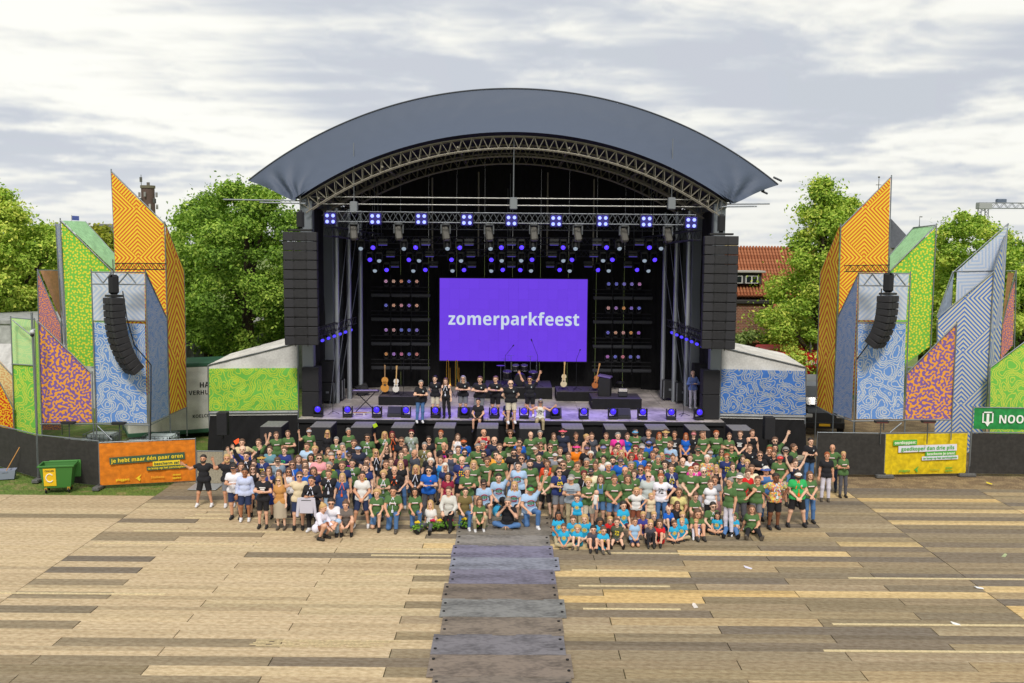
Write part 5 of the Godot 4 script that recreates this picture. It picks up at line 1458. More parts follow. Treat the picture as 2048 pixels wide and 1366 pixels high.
func banner_tower(sd: int, orange: Material, orange_s: Material, cbl: Material, cpale: Material, pur: Material, dot: Material, ltgreen: Material, ltblue: Material, chevb: Material, palechev: Material) -> void:
	var L := sd < 0
	var where := "left of the stage by the orange banner" if L else "by the yellow banner"
	where = "behind the orange banner" if L else "behind the yellow banner"
	# tall orange tower: front and receding side
	var o := thing("decor_tower", "tall slanted yellow and orange chevron tower " + where, "decor tower", Vector3.ZERO)
	if L:
		sheet(o, "front_panel", [Vector3(-16.30, 2.62, -41.60), Vector3(-14.30, 2.64, -41.60), Vector3(-14.28, 9.67, -41.60), Vector3(-16.40, 11.78, -41.60)], orange, 0.02, 14, 20)
		sheet(o, "side_panel", [Vector3(-14.17, 1.87, -41.40), Vector3(-14.20, 1.82, -43.60), Vector3(-14.18, 7.77, -43.60), Vector3(-14.17, 9.66, -41.40)], orange_s, 0.02, 8, 20)
		poles(o, [[Vector3(-16.24, 1.14, -41.65), Vector3(-16.43, 11.93, -41.65)], [Vector3(-16.44, 11.85, -41.65), Vector3(-14.32, 9.75, -41.65)], [Vector3(-14.19, 0.77, -41.45), Vector3(-14.23, 9.81, -41.45)], [Vector3(-14.23, 0.51, -43.70), Vector3(-14.21, 7.68, -43.70)], [Vector3(-14.21, 1.85, -41.40), Vector3(-14.21, 1.78, -43.70)], [Vector3(-14.21, 9.73, -41.45), Vector3(-14.21, 7.72, -43.70)]])
	else:
		sheet(o, "front_panel", [Vector3(13.50, 2.86, -41.60), Vector3(15.50, 2.87, -41.60), Vector3(15.39, 11.81, -41.60), Vector3(13.47, 9.76, -41.60)], orange, 0.02, 14, 20)
		sheet(o, "side_panel", [Vector3(13.34, 2.08, -43.60), Vector3(13.32, 2.09, -41.40), Vector3(13.32, 9.84, -41.40), Vector3(13.28, 7.92, -43.60)], orange_s, 0.02, 8, 20)
		poles(o, [[Vector3(15.56, 1.39, -41.65), Vector3(15.45, 11.93, -41.65)], [Vector3(13.46, 9.78, -41.65), Vector3(15.45, 11.87, -41.65)], [Vector3(13.37, 0.56, -41.45), Vector3(13.39, 9.94, -41.45)], [Vector3(13.33, 0.56, -43.70), Vector3(13.31, 7.89, -43.70)], [Vector3(13.33, 2.06, -43.70), Vector3(13.32, 2.05, -41.40)], [Vector3(13.31, 7.89, -43.70), Vector3(13.38, 9.88, -41.45)]])
	# blue box tower with contour lines, open scaffold top
	o = thing("decor_tower", "blue scaffold tower with cream contour lines holding the curved loudspeakers " + where, "decor tower", Vector3.ZERO)
	if L:
		sheet(o, "front_panel", [Vector3(-16.36, 1.86, -39.30), Vector3(-14.37, 1.85, -39.30), Vector3(-14.35, 5.77, -39.30), Vector3(-16.38, 5.83, -39.30)], cbl)
		sheet(o, "upper_panel", [Vector3(-16.75, 5.84, -40.20), Vector3(-14.67, 5.86, -40.20), Vector3(-14.65, 7.70, -40.20), Vector3(-16.73, 7.74, -40.20)], palechev, 0.02)
		sheet(o, "side_panel", [Vector3(-14.23, 1.86, -39.30), Vector3(-14.17, 1.86, -41.20), Vector3(-14.15, 5.90, -41.20), Vector3(-14.26, 7.78, -39.30)], cpale)
		poles(o, [[Vector3(-16.35, 0.67, -39.25), Vector3(-16.37, 7.90, -39.25)], [Vector3(-14.28, 0.69, -39.25), Vector3(-14.26, 7.88, -39.25)], [Vector3(-16.36, 7.78, -39.25), Vector3(-14.26, 7.78, -39.25)], [Vector3(-16.35, 7.32, -39.25), Vector3(-14.27, 7.31, -39.25)], [Vector3(-16.42, 1.81, -39.25), Vector3(-14.23, 1.78, -39.25)], [Vector3(-16.38, 5.87, -39.30), Vector3(-14.34, 5.89, -39.30)], [Vector3(-14.24, 7.78, -39.25), Vector3(-14.15, 5.88, -41.20)], [Vector3(-14.23, 1.78, -39.25), Vector3(-14.15, 1.82, -41.20)], [Vector3(-16.22, 7.75, -39.25), Vector3(-15.92, 7.36, -39.25)], [Vector3(-15.92, 7.36, -39.25), Vector3(-15.60, 7.75, -39.25)], [Vector3(-15.60, 7.75, -39.25), Vector3(-15.32, 7.34, -39.25)], [Vector3(-15.32, 7.34, -39.25), Vector3(-14.96, 7.75, -39.25)], [Vector3(-14.96, 7.75, -39.25), Vector3(-14.64, 7.35, -39.25)], [Vector3(-16.28, 1.74, -39.20), Vector3(-15.65, 1.22, -39.00)]])
	else:
		sheet(o, "front_panel", [Vector3(13.60, 2.24, -39.30), Vector3(15.43, 2.25, -39.30), Vector3(15.38, 6.02, -39.30), Vector3(13.51, 6.01, -39.30)], cbl)
		sheet(o, "upper_panel", [Vector3(13.83, 6.08, -40.20), Vector3(15.73, 6.10, -40.20), Vector3(15.77, 7.93, -40.20), Vector3(13.80, 7.92, -40.20)], palechev, 0.02)
		sheet(o, "side_panel", [Vector3(13.29, 2.18, -41.20), Vector3(13.40, 2.23, -39.30), Vector3(13.43, 7.90, -39.30), Vector3(13.33, 6.13, -41.20)], cpale)
		poles(o, [[Vector3(13.49, 0.91, -39.25), Vector3(13.45, 8.00, -39.25)], [Vector3(15.50, 1.02, -39.25), Vector3(15.45, 8.05, -39.25)], [Vector3(13.41, 7.98, -39.25), Vector3(15.45, 7.97, -39.25)], [Vector3(13.45, 7.49, -39.25), Vector3(15.45, 7.49, -39.25)], [Vector3(13.39, 2.16, -39.25), Vector3(15.49, 2.20, -39.25)], [Vector3(13.51, 6.05, -39.30), Vector3(15.42, 6.06, -39.30)], [Vector3(13.33, 6.13, -41.20), Vector3(13.44, 7.94, -39.25)], [Vector3(13.26, 2.12, -41.20), Vector3(13.41, 2.16, -39.25)], [Vector3(13.65, 7.49, -39.25), Vector3(13.98, 7.94, -39.25)], [Vector3(13.98, 7.94, -39.25), Vector3(14.33, 7.50, -39.25)], [Vector3(14.58, 7.50, -39.25), Vector3(14.91, 7.95, -39.25)], [Vector3(14.91, 7.95, -39.25), Vector3(15.28, 7.51, -39.25)], [Vector3(14.86, 1.74, -39.10), Vector3(15.34, 2.11, -39.20)]])
	# green dotted tower with pale roof cloth
	o = thing("decor_tower", "green tower with yellow dots and pale green slanted roof " + where, "decor tower", Vector3.ZERO)
	if L:
		sheet(o, "front_panel", [Vector3(-18.78, 3.76, -42.40), Vector3(-17.73, 3.71, -42.40), Vector3(-17.68, 8.66, -42.40), Vector3(-18.86, 9.80, -42.40)], dot)
		sheet(o, "front_panel", [Vector3(-17.84, 3.71, -42.42), Vector3(-16.63, 3.72, -42.42), Vector3(-16.65, 7.62, -42.42), Vector3(-17.71, 8.68, -42.42)], dot)
		sheet(o, "roof_panel", [Vector3(-16.68, 7.69, -42.50), Vector3(-17.18, 7.61, -45.50), Vector3(-19.18, 9.88, -45.50), Vector3(-18.88, 9.84, -42.50)], ltgreen, 0.06)
		sheet(o, "side_panel", [Vector3(-19.82, 4.42, -44.40), Vector3(-18.78, 4.61, -42.40), Vector3(-18.90, 9.73, -42.40), Vector3(-19.99, 9.73, -44.40)], chevb)
		poles(o, [[Vector3(-18.82, 3.98, -42.35), Vector3(-18.89, 9.94, -42.35)], [Vector3(-18.90, 9.86, -42.35), Vector3(-16.62, 7.58, -42.35)], [Vector3(-19.18, 9.88, -45.50), Vector3(-17.18, 7.61, -45.50)], [Vector3(-19.87, 4.19, -44.40), Vector3(-20.01, 9.80, -44.40)], [Vector3(-17.81, 3.66, -42.45), Vector3(-16.69, 3.67, -42.45)]])
	else:
		sheet(o, "front_panel", [Vector3(16.67, 4.11, -42.40), Vector3(17.73, 4.90, -42.40), Vector3(17.65, 9.83, -42.40), Vector3(16.59, 8.72, -42.40)], dot)
		sheet(o, "front_panel", [Vector3(15.68, 4.10, -42.42), Vector3(16.70, 4.11, -42.42), Vector3(16.62, 8.74, -42.42), Vector3(15.68, 7.79, -42.42)], dot)
		sheet(o, "roof_panel", [Vector3(16.31, 7.87, -45.50), Vector3(15.77, 7.88, -42.50), Vector3(17.67, 9.90, -42.50), Vector3(17.98, 9.88, -45.50)], ltgreen, 0.06)
		poles(o, [[Vector3(17.66, 4.70, -42.35), Vector3(17.67, 10.00, -42.35)], [Vector3(15.65, 7.84, -42.35), Vector3(17.67, 9.94, -42.35)], [Vector3(16.31, 7.87, -45.50), Vector3(17.96, 9.90, -45.50)], [Vector3(17.96, 9.90, -45.50), Vector3(17.67, 9.94, -42.35)], [Vector3(16.68, 3.94, -42.40), Vector3(17.73, 3.99, -42.40)]])
	# low purple panel
	o = thing("decor_tower", "low slanted purple panel with orange squiggles " + where, "decor tower", Vector3.ZERO)
	if L:
		sheet(o, "front_panel", [Vector3(-18.46, 1.86, -39.20), Vector3(-16.49, 1.88, -39.20), Vector3(-16.49, 3.86, -39.20), Vector3(-18.44, 5.74, -39.20)], pur)
		poles(o, [[Vector3(-18.46, 1.37, -39.15), Vector3(-18.45, 5.90, -39.15)], [Vector3(-18.46, 5.85, -39.15), Vector3(-16.43, 3.82, -39.15)], [Vector3(-18.52, 1.81, -39.15), Vector3(-16.40, 1.83, -39.15)], [Vector3(-16.43, 0.79, -39.15), Vector3(-16.41, 3.92, -39.15)]])
	else:
		sheet(o, "front_panel", [Vector3(15.47, 2.27, -39.20), Vector3(17.29, 2.28, -39.20), Vector3(17.29, 5.99, -39.20), Vector3(15.49, 4.05, -39.20)], pur)
		poles(o, [[Vector3(17.29, 1.46, -39.15), Vector3(17.30, 6.13, -39.15)], [Vector3(15.47, 4.11, -39.15), Vector3(17.31, 6.07, -39.15)], [Vector3(15.41, 2.24, -39.15), Vector3(17.31, 2.25, -39.15)]])
	# curved loudspeaker array with its truss arm
	o = thing("array_truss", "short black truss arm above the curved loudspeakers " + where, "truss", Vector3.ZERO)
	if L: truss(o, Vector3(-15.18, 8.02, -38.60), Vector3(-13.62, 8.01, -39.60), 0.24, 0.26, M("26272b", 0.5, 0.4), 0.018)
	else: truss(o, Vector3(13.02, 8.14, -39.60), Vector3(14.37, 8.19, -38.60), 0.24, 0.26, M("26272b", 0.5, 0.4), 0.018)
	line_array("curved_line_array", "curved black line array hanging " + where, (Vector3(-15.14, 6.79, -38.30) if L else Vector3(14.26, 7.10, -38.30)), (-0.8 if L else 0.8), (12 if L else 8), 0.86, 0.25, 0.5, 0.75)
	# water tank ballast
	var tanks: Array = [[Vector3(-17.50, 1.09, -39.60), "by the purple panel"], [Vector3(-14.82, 1.13, -39.50), "under the contour lined tower"], [Vector3(-14.39, 1.08, -40.90), "under the chevron tower"], [Vector3(-16.92, 0.79, -41.20), "behind the diagonal brace"]] if L else [[Vector3(13.47, 1.21, -40.80), "under the chevron tower"], [Vector3(14.73, 1.16, -40.60), "under the contour lined tower"], [Vector3(16.11, 0.90, -42.00), "behind the diagonal brace"], [Vector3(16.88, 1.07, -40.60), "by the purple panel"]]
	for tk in tanks:
		var p: Vector3 = tk[0]
		var c := thing("water_tank", "caged plastic water tank %s %s" % [tk[1], where], "water tank", Vector3(p.x, -0.05, p.z), 0.0)
		var b := MB.new(); b.bev(Vector3(0, 0.64, 0), Vector3(1.12, 0.98, 0.94), 0.09); part(c, "tank", b.mesh(), M("b9c6c8", 0.5))
		b = MB.new(); b.bev(Vector3(0, 0.07, 0), Vector3(1.2, 0.14, 1.0), 0.02); part(c, "pallet", b.mesh(), M("6a6d70", 0.7))
		for s in [-1, 1]:
			for i in 8:
				b = MB.new(); b.tube(Vector3(-0.6 + 0.171 * i, 0.14, 0.5 * s), Vector3(-0.6 + 0.171 * i, 1.16, 0.5 * s), 0.011, 0.011, 5); part(c, "cage_bar", b.mesh(), M("8a8f94", 0.4, 0.7))
			for i in 6:
				b = MB.new(); b.tube(Vector3(-0.6, 0.18 + 0.196 * i, 0.503 * s), Vector3(0.6, 0.18 + 0.196 * i, 0.503 * s), 0.011, 0.011, 5); part(c, "cage_bar", b.mesh(), M("8a8f94", 0.4, 0.7))
			for i in 6:
				b = MB.new(); b.tube(Vector3(0.603 * s, 0.18 + 0.196 * i, -0.5), Vector3(0.603 * s, 0.18 + 0.196 * i, 0.5), 0.011, 0.011, 5); part(c, "cage_bar", b.mesh(), M("8a8f94", 0.4, 0.7))
			for i in 5:
				b = MB.new(); b.tube(Vector3(0.6 * s, 0.14, -0.4 + 0.2 * i), Vector3(0.6 * s, 1.16, -0.4 + 0.2 * i), 0.011, 0.011, 5); part(c, "cage_bar", b.mesh(), M("8a8f94", 0.4, 0.7))
	for fx in ([[Vector3(-17.29, 1.92, -38.90), "purple"], [Vector3(-15.32, 1.92, -38.90), "contour lined"]] if L else [[Vector3(14.44, 2.21, -38.90), "contour lined"], [Vector3(16.27, 2.23, -38.90), "purple"]]):
		var lf := thing("flood_light", "small black flood light at the foot of the %s panel %s" % [fx[1], where], "flood light", fx[0])
		var b := MB.new(); b.bev(Vector3.ZERO, Vector3(0.55, 0.09, 0.2), 0.02); part(lf, "housing", b.mesh(), M("1c1c1e", 0.5))
		b = MB.new(); b.bev(Vector3(0, -0.03, 0.1), Vector3(0.45, 0.05, 0.012), 0.004); part(lf, "lens", b.mesh(), M("5a2a28" if not L else "2a2a2c", 0.4))
		b = MB.new(); b.tube(Vector3(0, 0, -0.05), Vector3(0, -0.9, -0.05), 0.02, 0.02, 6); part(lf, "stand", b.mesh(), M("5a5e62", 0.5, 0.5))

# ---------------------------------------------------------------- fences and banners
func fence(a: Vector3, b: Vector3, h: float, mat: Material, label: String, cat := "fence", y0 := 0.08) -> Node3D:
	var o := thing("mesh_fence" if cat == "fence" else "banner_fence", label, cat, Vector3.ZERO)
	a.y = 0.0; b.y = 0.0
	sheet(o, "cloth_cover", [a + Vector3(0, y0, 0.03), b + Vector3(0, y0, 0.03), b + Vector3(0, h - 0.03, 0.03), a + Vector3(0, h - 0.03, 0.03)], mat, 0.035, 26, 12)
	poles(o, [[a + Vector3(0, -0.05, 0), a + Vector3(0, h + 0.04, 0)], [b + Vector3(0, -0.05, 0), b + Vector3(0, h + 0.04, 0)], [a + Vector3(0, h, 0), b + Vector3(0, h, 0)], [a + Vector3(0, y0, 0), b + Vector3(0, y0, 0)]], 0.024)
	return o

func face(a: Vector3, b: Vector3) -> Basis:
	var x := (b - a); x.y = 0; x = x.normalized()
	return Basis(x, Vector3.UP, x.cross(Vector3.UP))

func strip(o: Node, called: String, bs: Basis, c: Vector3, size: Vector3, mat: Material) -> void:
	var b := MB.new(); b.box(Vector3.ZERO, size); part(o, called, b.mesh(), mat).transform = Transform3D(bs, c)

func fences() -> void:
	var blk := grained("3a3836", 1.2, 0.9)
	var A0: Vector3 = Vector3(-22.32, 0.00, -40.97); var A1: Vector3 = Vector3(-17.75, 0.00, -37.32); var A2: Vector3 = Vector3(-15.04, 0.00, -36.22); var A3: Vector3 = Vector3(-11.79, 0.00, -37.12)
	fence(A0, A1.lerp(A0, 0.02), 1.72, blk, "black cloth fence panel behind the green waste container and broom")
	fence(A1, A2, 1.72, blk, "black cloth fence panel between the waste container and the orange banner")
	var o := fence(A2.lerp(A3, 0.01), A3, 1.66, grained("ee8712", 1.5, 0.8), "orange fence banner about ear protection reading je hebt maar een paar oren", "banner")
	var bs := face(A2, A3)
	var nrm := bs.z
	var dkg := M("3c5a44", 0.8); var yl := M("efd22c", 0.8)
	var at := func(u: float, v: float, off: float) -> Vector3: return A2.lerp(A3, u) + Vector3(0, v, 0) + nrm * off
	strip(o, "text_strip", bs * Basis(Vector3.BACK, 0.035), at.call(0.50, 1.02, 0.10), Vector3(2.62, 0.26, 0.012), dkg)
	text(o, "lettering", "je hebt maar één paar oren", at.call(0.50, 1.02, 0.115), 2.5, yl, bs * Basis(Vector3.BACK, 0.035))
	strip(o, "text_strip", bs * Basis(Vector3.BACK, 0.025), at.call(0.695, 0.81, 0.10), Vector3(0.96, 0.18, 0.012), yl)
	text(o, "lettering", "bescherm ze!", at.call(0.695, 0.81, 0.115), 0.86, dkg, bs * Basis(Vector3.BACK, 0.025))
	strip(o, "text_strip", bs * Basis(Vector3.BACK, 0.025), at.call(0.70, 0.65, 0.10), Vector3(1.42, 0.15, 0.012), dkg)
	text(o, "lettering", "te koop op het serviceplein", at.call(0.70, 0.65, 0.115), 1.34, yl, bs * Basis(Vector3.BACK, 0.025))
	text(o, "sponsor_lettering", "pluggerz", at.call(0.24, 0.27, 0.10), 0.46, yl, bs)
	text(o, "sponsor_lettering", "Stulkens", at.call(0.60, 0.30, 0.10), 0.46, M("f0b030", 0.8), bs)
	text(o, "sponsor_lettering", "zomer\nspelen", at.call(0.80, 0.30, 0.10), 0.30, yl, bs)
	bird(o, at.call(0.40, 0.30, 0.10), bs, yl)
	var B0: Vector3 = Vector3(12.03, 0.00, -39.13); var B1: Vector3 = Vector3(14.68, 0.00, -39.05); var B2: Vector3 = Vector3(18.08, 0.00, -39.43); var B3: Vector3 = Vector3(21.59, 0.00, -39.38)
	fence(B0, B1.lerp(B0, 0.01), 1.72, blk, "black cloth fence panel between the crowd and the yellow banner")
	o = fence(B1, B2.lerp(B1, 0.01), 1.72, grained("efd008", 1.5, 0.8), "yellow fence banner about earplugs reading goedkoper dan drie pils", "banner")
	bs = face(B1, B2)
	nrm = bs.z
	var grn := M("52ac40", 0.8); var lil := M("dcdcea", 0.8)
	var bt := func(u: float, v: float, off: float) -> Vector3: return B1.lerp(B2, u) + Vector3(0, v, 0) + nrm * off
	strip(o, "text_strip", bs * Basis(Vector3.BACK, 0.02), bt.call(0.225, 1.36, 0.10), Vector3(0.98, 0.21, 0.012), grn)
	text(o, "lettering", "oordoppen:", bt.call(0.225, 1.36, 0.115), 0.88, M("eef2e2", 0.8), bs * Basis(Vector3.BACK, 0.02))
	strip(o, "text_strip", bs * Basis(Vector3.BACK, 0.02), bt.call(0.50, 1.12, 0.10), Vector3(2.42, 0.26, 0.012), lil)
	text(o, "lettering", "goedkoper dan drie pils", bt.call(0.50, 1.12, 0.115), 2.2, grn, bs * Basis(Vector3.BACK, 0.02))
	strip(o, "text_strip", bs * Basis(Vector3.BACK, 0.02), bt.call(0.66, 0.90, 0.10), Vector3(1.26, 0.17, 0.012), grn)
	text(o, "lettering", "bescherm je oren!", bt.call(0.66, 0.90, 0.115), 1.14, M("eef2e2", 0.8), bs * Basis(Vector3.BACK, 0.02))
	strip(o, "text_strip", bs * Basis(Vector3.BACK, 0.02), bt.call(0.655, 0.73, 0.10), Vector3(1.5, 0.15, 0.012), lil)
	text(o, "lettering", "te koop op het serviceplein", bt.call(0.655, 0.73, 0.115), 1.4, grn, bs * Basis(Vector3.BACK, 0.02))
	text(o, "sponsor_lettering", "pluggerz", bt.call(0.23, 0.24, 0.10), 0.46, grn, bs)
	bird(o, bt.call(0.37, 0.28, 0.10), bs, grn)
	text(o, "sponsor_lettering", "Stulkens", bt.call(0.60, 0.26, 0.10), 0.42, M("b8b830", 0.8), bs)
	text(o, "sponsor_lettering", "zomer\nspelen", bt.call(0.77, 0.27, 0.10), 0.30, grn, bs)
	fence(B2.lerp(B3, 0.03), B3, 1.72, blk, "black cloth fence panel under the green emergency exit sign")
	# emergency exit sign
	o = thing("emergency_exit_sign", "green emergency exit banner with white arrow reading NOODUITGANG", "sign", Vector3.ZERO)
	var S0: Vector3 = Vector3(18.27, 1.86, -39.40); var S1: Vector3 = Vector3(21.49, 1.84, -39.40); var up := Vector3(0, 0.86, 0)
	sheet(o, "banner_cloth", [S0, S1, S1 + up, S0 + up], grained("249a4c", 1.5, 0.75), 0.03)
	poles(o, [[S0 + up, S1 + up], [S0 + Vector3(-0.08, -1.5, 0), S0 + up + Vector3(-0.05, 0.06, 0)]], 0.024)
	text(o, "lettering", "NOODUITGANG", S0 + Vector3(2.62, 0.40, 0.06), 3.3, M("eef2ee", 0.7))
	var ic := S0 + Vector3(0.52, 0.42, 0.06)
	for e in [[Vector3(-0.19, 0.06, 0), Vector3(0.05, 0.44, 0.012)], [Vector3(0.19, 0.06, 0), Vector3(0.05, 0.44, 0.012)], [Vector3(0, 0.255, 0), Vector3(0.43, 0.05, 0.012)], [Vector3(0, 0.03, 0), Vector3(0.1, 0.34, 0.012)], [Vector3(-0.13, -0.135, 0), Vector3(0.07, 0.05, 0.012)], [Vector3(0.13, -0.135, 0), Vector3(0.07, 0.05, 0.012)]]:
		strip(o, "arrow_symbol", Basis(), ic + e[0], e[1], M("eef2ee", 0.7))
	var tb := MB.new(); tb.tri(ic + Vector3(-0.13, -0.12, 0.004), ic + Vector3(0.13, -0.12, 0.004), ic + Vector3(0, -0.31, 0.004), Vector3.BACK); part(o, "arrow_head", tb.mesh(), M("eef2ee", 0.7))
	# fence feet
	var k := 0
	for p in [[A1, "at the corner by the waste container"], [A2, "at the corner of the orange banner"], [B1, "at the seam between black fence and yellow banner"], [B2, "at the far end of the yellow banner"]]:
		var f := thing("concrete_block", "grey concrete fence foot " + p[1], "concrete block", Vector3(p[0].x, -0.05, p[0].z + 0.05))
		var b := MB.new(); b.bev(Vector3(0, 0.07, 0), Vector3(0.7 if k > 1 else 0.26, 0.14, 0.26 if k > 1 else 0.7), 0.03); part(f, "block", b.mesh(), grained("6c6c6c", 0.5, 0.95))
		b = MB.new(); b.tube(Vector3(0, 0.1, 0), Vector3(0, 0.19, 0), 0.05, 0.05, 8); part(f, "socket", b.mesh(), M("4a4a4a", 0.8))
		k += 1
	# waste container
	var W: Vector3 = Vector3(-16.33, 0.00, -35.79)
	o = thing("waste_container", "green wheeled waste container with yellow sticker and open lid", "waste container", Vector3(W.x, -0.05, W.z), 0.22)
	var gw := M("3f7a34", 0.55)
	var b := MB.new()
	var lo := [Vector3(-0.45, 0.2, -0.28), Vector3(0.45, 0.2, -0.28), Vector3(0.45, 0.2, 0.28), Vector3(-0.45, 0.2, 0.28)]
	var hi := [Vector3(-0.56, 0.98, -0.4), Vector3(0.56, 0.98, -0.4), Vector3(0.56, 0.98, 0.4), Vector3(-0.56, 0.98, 0.4)]
	for i in 4:
		b.quad(lo[i], lo[(i + 1) % 4], hi[(i + 1) % 4], hi[i])
		b.quad(lo[i] * Vector3(0.93, 1, 0.93) + Vector3(0, 0.03, 0), lo[(i + 1) % 4] * Vector3(0.93, 1, 0.93) + Vector3(0, 0.03, 0), hi[(i + 1) % 4] * Vector3(0.95, 1, 0.94), hi[i] * Vector3(0.95, 1, 0.94))
	b.quad(lo[0], lo[1], lo[2], lo[3])
	part(o, "tub", b.mesh(), gw)
	for e in [[Vector3(0, 1.0, 0.41), Vector3(1.24, 0.07, 0.06)], [Vector3(0, 1.0, -0.41), Vector3(1.24, 0.07, 0.06)], [Vector3(0.59, 1.0, 0), Vector3(0.06, 0.07, 0.86)], [Vector3(-0.59, 1.0, 0), Vector3(0.06, 0.07, 0.86)]]:
		b = MB.new(); b.bev(e[0], e[1], 0.015); part(o, "rim", b.mesh(), gw)
	b = MB.new(); b.bev(Vector3(0.12, 0.72, -0.52), Vector3(1.1, 0.62, 0.05), 0.02, Basis(Vector3.RIGHT, -0.12)); part(o, "lid", b.mesh(), M("4a8a3c", 0.55))
	b = MB.new(); b.bev(Vector3(-0.22, 0.60, 0.355), Vector3(0.42, 0.66, 0.012), 0.004, Basis(Vector3.RIGHT, 0.152)); part(o, "sticker", b.mesh(), M("f0c41c", 0.7))
	text(o, "lettering", "COLLIN", Vector3(-0.22, 0.84, 0.40), 0.3, M("2a2a20", 0.7))
	b = MB.new()
	for i in 14:
		var t := 0.7 + 4.9 * i / 14.0; var t2 := 0.7 + 4.9 * (i + 1) / 14.0
		b.tube(Vector3(-0.22 + cos(t) * 0.12, 0.58 + sin(t) * 0.15, 0.368 + sin(t) * 0.02), Vector3(-0.22 + cos(t2) * 0.12, 0.58 + sin(t2) * 0.15, 0.368 + sin(t2) * 0.02), 0.02, 0.02, 6)
	part(o, "round_logo", b.mesh(), M("f4f0e4", 0.7))
	for sx in [-1, 1]:
		for sz in [-1, 1]:
			b = MB.new(); b.tube(Vector3(0.38 * sx - 0.025, 0.1, 0.22 * sz), Vector3(0.38 * sx + 0.025, 0.1, 0.22 * sz), 0.1, 0.1, 14); var wh := part(o, "wheel", b.mesh(), M("1c1c1e", 0.7))
			b = MB.new(); b.box(Vector3(0.38 * sx, 0.17, 0.22 * sz), Vector3(0.09, 0.1, 0.14)); part(wh, "fork", b.mesh(), M("b08a28", 0.6))
	# tub with broom
	W = Vector3(-19.19, 0.00, -37.69)
	o = thing("plastic_tub", "grey plastic tub standing on the grass before the black fence", "tub", Vector3(W.x, -0.05, W.z), 0.3)
	b = MB.new()
	lo = [Vector3(-0.3, 0.02, -0.2), Vector3(0.3, 0.02, -0.2), Vector3(0.3, 0.02, 0.2), Vector3(-0.3, 0.02, 0.2)]; hi = [Vector3(-0.36, 0.36, -0.25), Vector3(0.36, 0.36, -0.25), Vector3(0.36, 0.36, 0.25), Vector3(-0.36, 0.36, 0.25)]
	for i in 4: b.quad(lo[i], lo[(i + 1) % 4], hi[(i + 1) % 4], hi[i]); b.quad(hi[i], hi[(i + 1) % 4], hi[(i + 1) % 4] * Vector3(0.94, 1, 0.92), hi[i] * Vector3(0.94, 1, 0.92)); b.quad(lo[i] * 0.9 + Vector3(0, 0.02, 0), lo[(i + 1) % 4] * 0.9 + Vector3(0, 0.02, 0), hi[(i + 1) % 4] * Vector3(0.94, 1, 0.92), hi[i] * Vector3(0.94, 1, 0.92))
	b.quad(lo[0], lo[1], lo[2], lo[3])
	part(o, "body", b.mesh(), M("8d95a8", 0.6))
	b = MB.new(); b.bev(Vector3(0, 0.3, 0.245), Vector3(0.2, 0.05, 0.02), 0.006); part(o, "handle", b.mesh(), M("7a8296", 0.6))
	o = thing("broom", "wooden broomstick leaning on the black fence out of the grey tub", "broom", Vector3(W.x, 0.05, W.z))
	b = MB.new(); b.tube(Vector3(-0.05, 0.1, 0), Vector3(0.38, 1.05, -0.35), 0.018, 0.018, 8); part(o, "stick", b.mesh(), M("c48c48", 0.6))
	b = MB.new(); b.bev(Vector3(-0.06, 0.06, 0), Vector3(0.34, 0.08, 0.08), 0.01); part(o, "head", b.mesh(), M("7a5a34", 0.8))
	# crowd barrier section and plate at the left, crates at both stage wings
	o = thing("barrier_gate", "tan mesh crowd barrier beside the orange banner", "barrier", Vector3(-11.20, 0.00, -36.90))
	sheet(o, "mesh_panel", [Vector3(-0.5, 0.03, 0), Vector3(0.48, 0.03, 0), Vector3(0.48, 1.2, -0.1), Vector3(-0.5, 1.2, -0.1)], grained("a79f8c", 0.4, 0.8), 0.01)
	poles(o, [[Vector3(-0.5, 0, 0), Vector3(-0.5, 1.22, -0.1)], [Vector3(0.48, 0, 0), Vector3(0.48, 1.22, -0.1)], [Vector3(-0.5, 1.22, -0.1), Vector3(0.48, 1.22, -0.1)], [Vector3(-0.5, 0.6, -0.05), Vector3(0.48, 0.6, -0.05)]], 0.02)
	b = MB.new(); b.bev(Vector3(0, 0.03, 0.55), Vector3(1.05, 0.03, 0.95), 0.01); part(o, "foot_plate", b.mesh(), M("a8acb0", 0.5, 0.4))
	for s in [[Vector3(-10.77, 0.00, -39.30), "green", 0.0], [Vector3(10.98, 0.00, -39.63), "blue", 0.0]]:
		var c := thing("metal_crate", "grey metal stage crate with pale lid by the %s banner's skirt" % s[1], "crate", Vector3(s[0].x, -0.05, -38.6))
		b = MB.new(); b.bev(Vector3(0, 0.42, 0), Vector3(1.1, 0.84, 1.0), 0.02); part(c, "box", b.mesh(), M("8a9098", 0.45, 0.5))
		b = MB.new(); b.bev(Vector3(0, 0.86, 0), Vector3(1.0, 0.03, 0.92), 0.008); part(c, "lid", b.mesh(), grained("b8ac94", 0.5, 0.8))
		for kk in 3:
			b = MB.new(); b.box(Vector3(0, 0.2 + 0.22 * kk, 0.503), Vector3(1.04, 0.03, 0.02)); part(c, "rib", b.mesh(), M("767c84", 0.45, 0.5))
		for sx in [-1, 1]:
			b = MB.new(); b.bev(Vector3(0.52 * sx, 0.93, 0.3), Vector3(0.05, 0.16, 0.05), 0.01); part(c, "corner_post", b.mesh(), M("9aa0a6", 0.45, 0.5))
	o = thing("warning_light", "small orange lit panel on a black post at the grey crate by the green banner", "light", Vector3(-10.66, 0.83, -38.7))
	b = MB.new(); b.bev(Vector3(0.06, 0.2, 0), Vector3(0.1, 0.36, 0.1), 0.02); part(o, "post", b.mesh(), M("1c1c1e", 0.6))
	b = MB.new(); b.bev(Vector3(0, 0.44, 0.03), Vector3(0.22, 0.16, 0.05), 0.01, Basis(Vector3.BACK, 0.55)); part(o, "lamp_panel", b.mesh(), glow("ff5a28", 0.9))
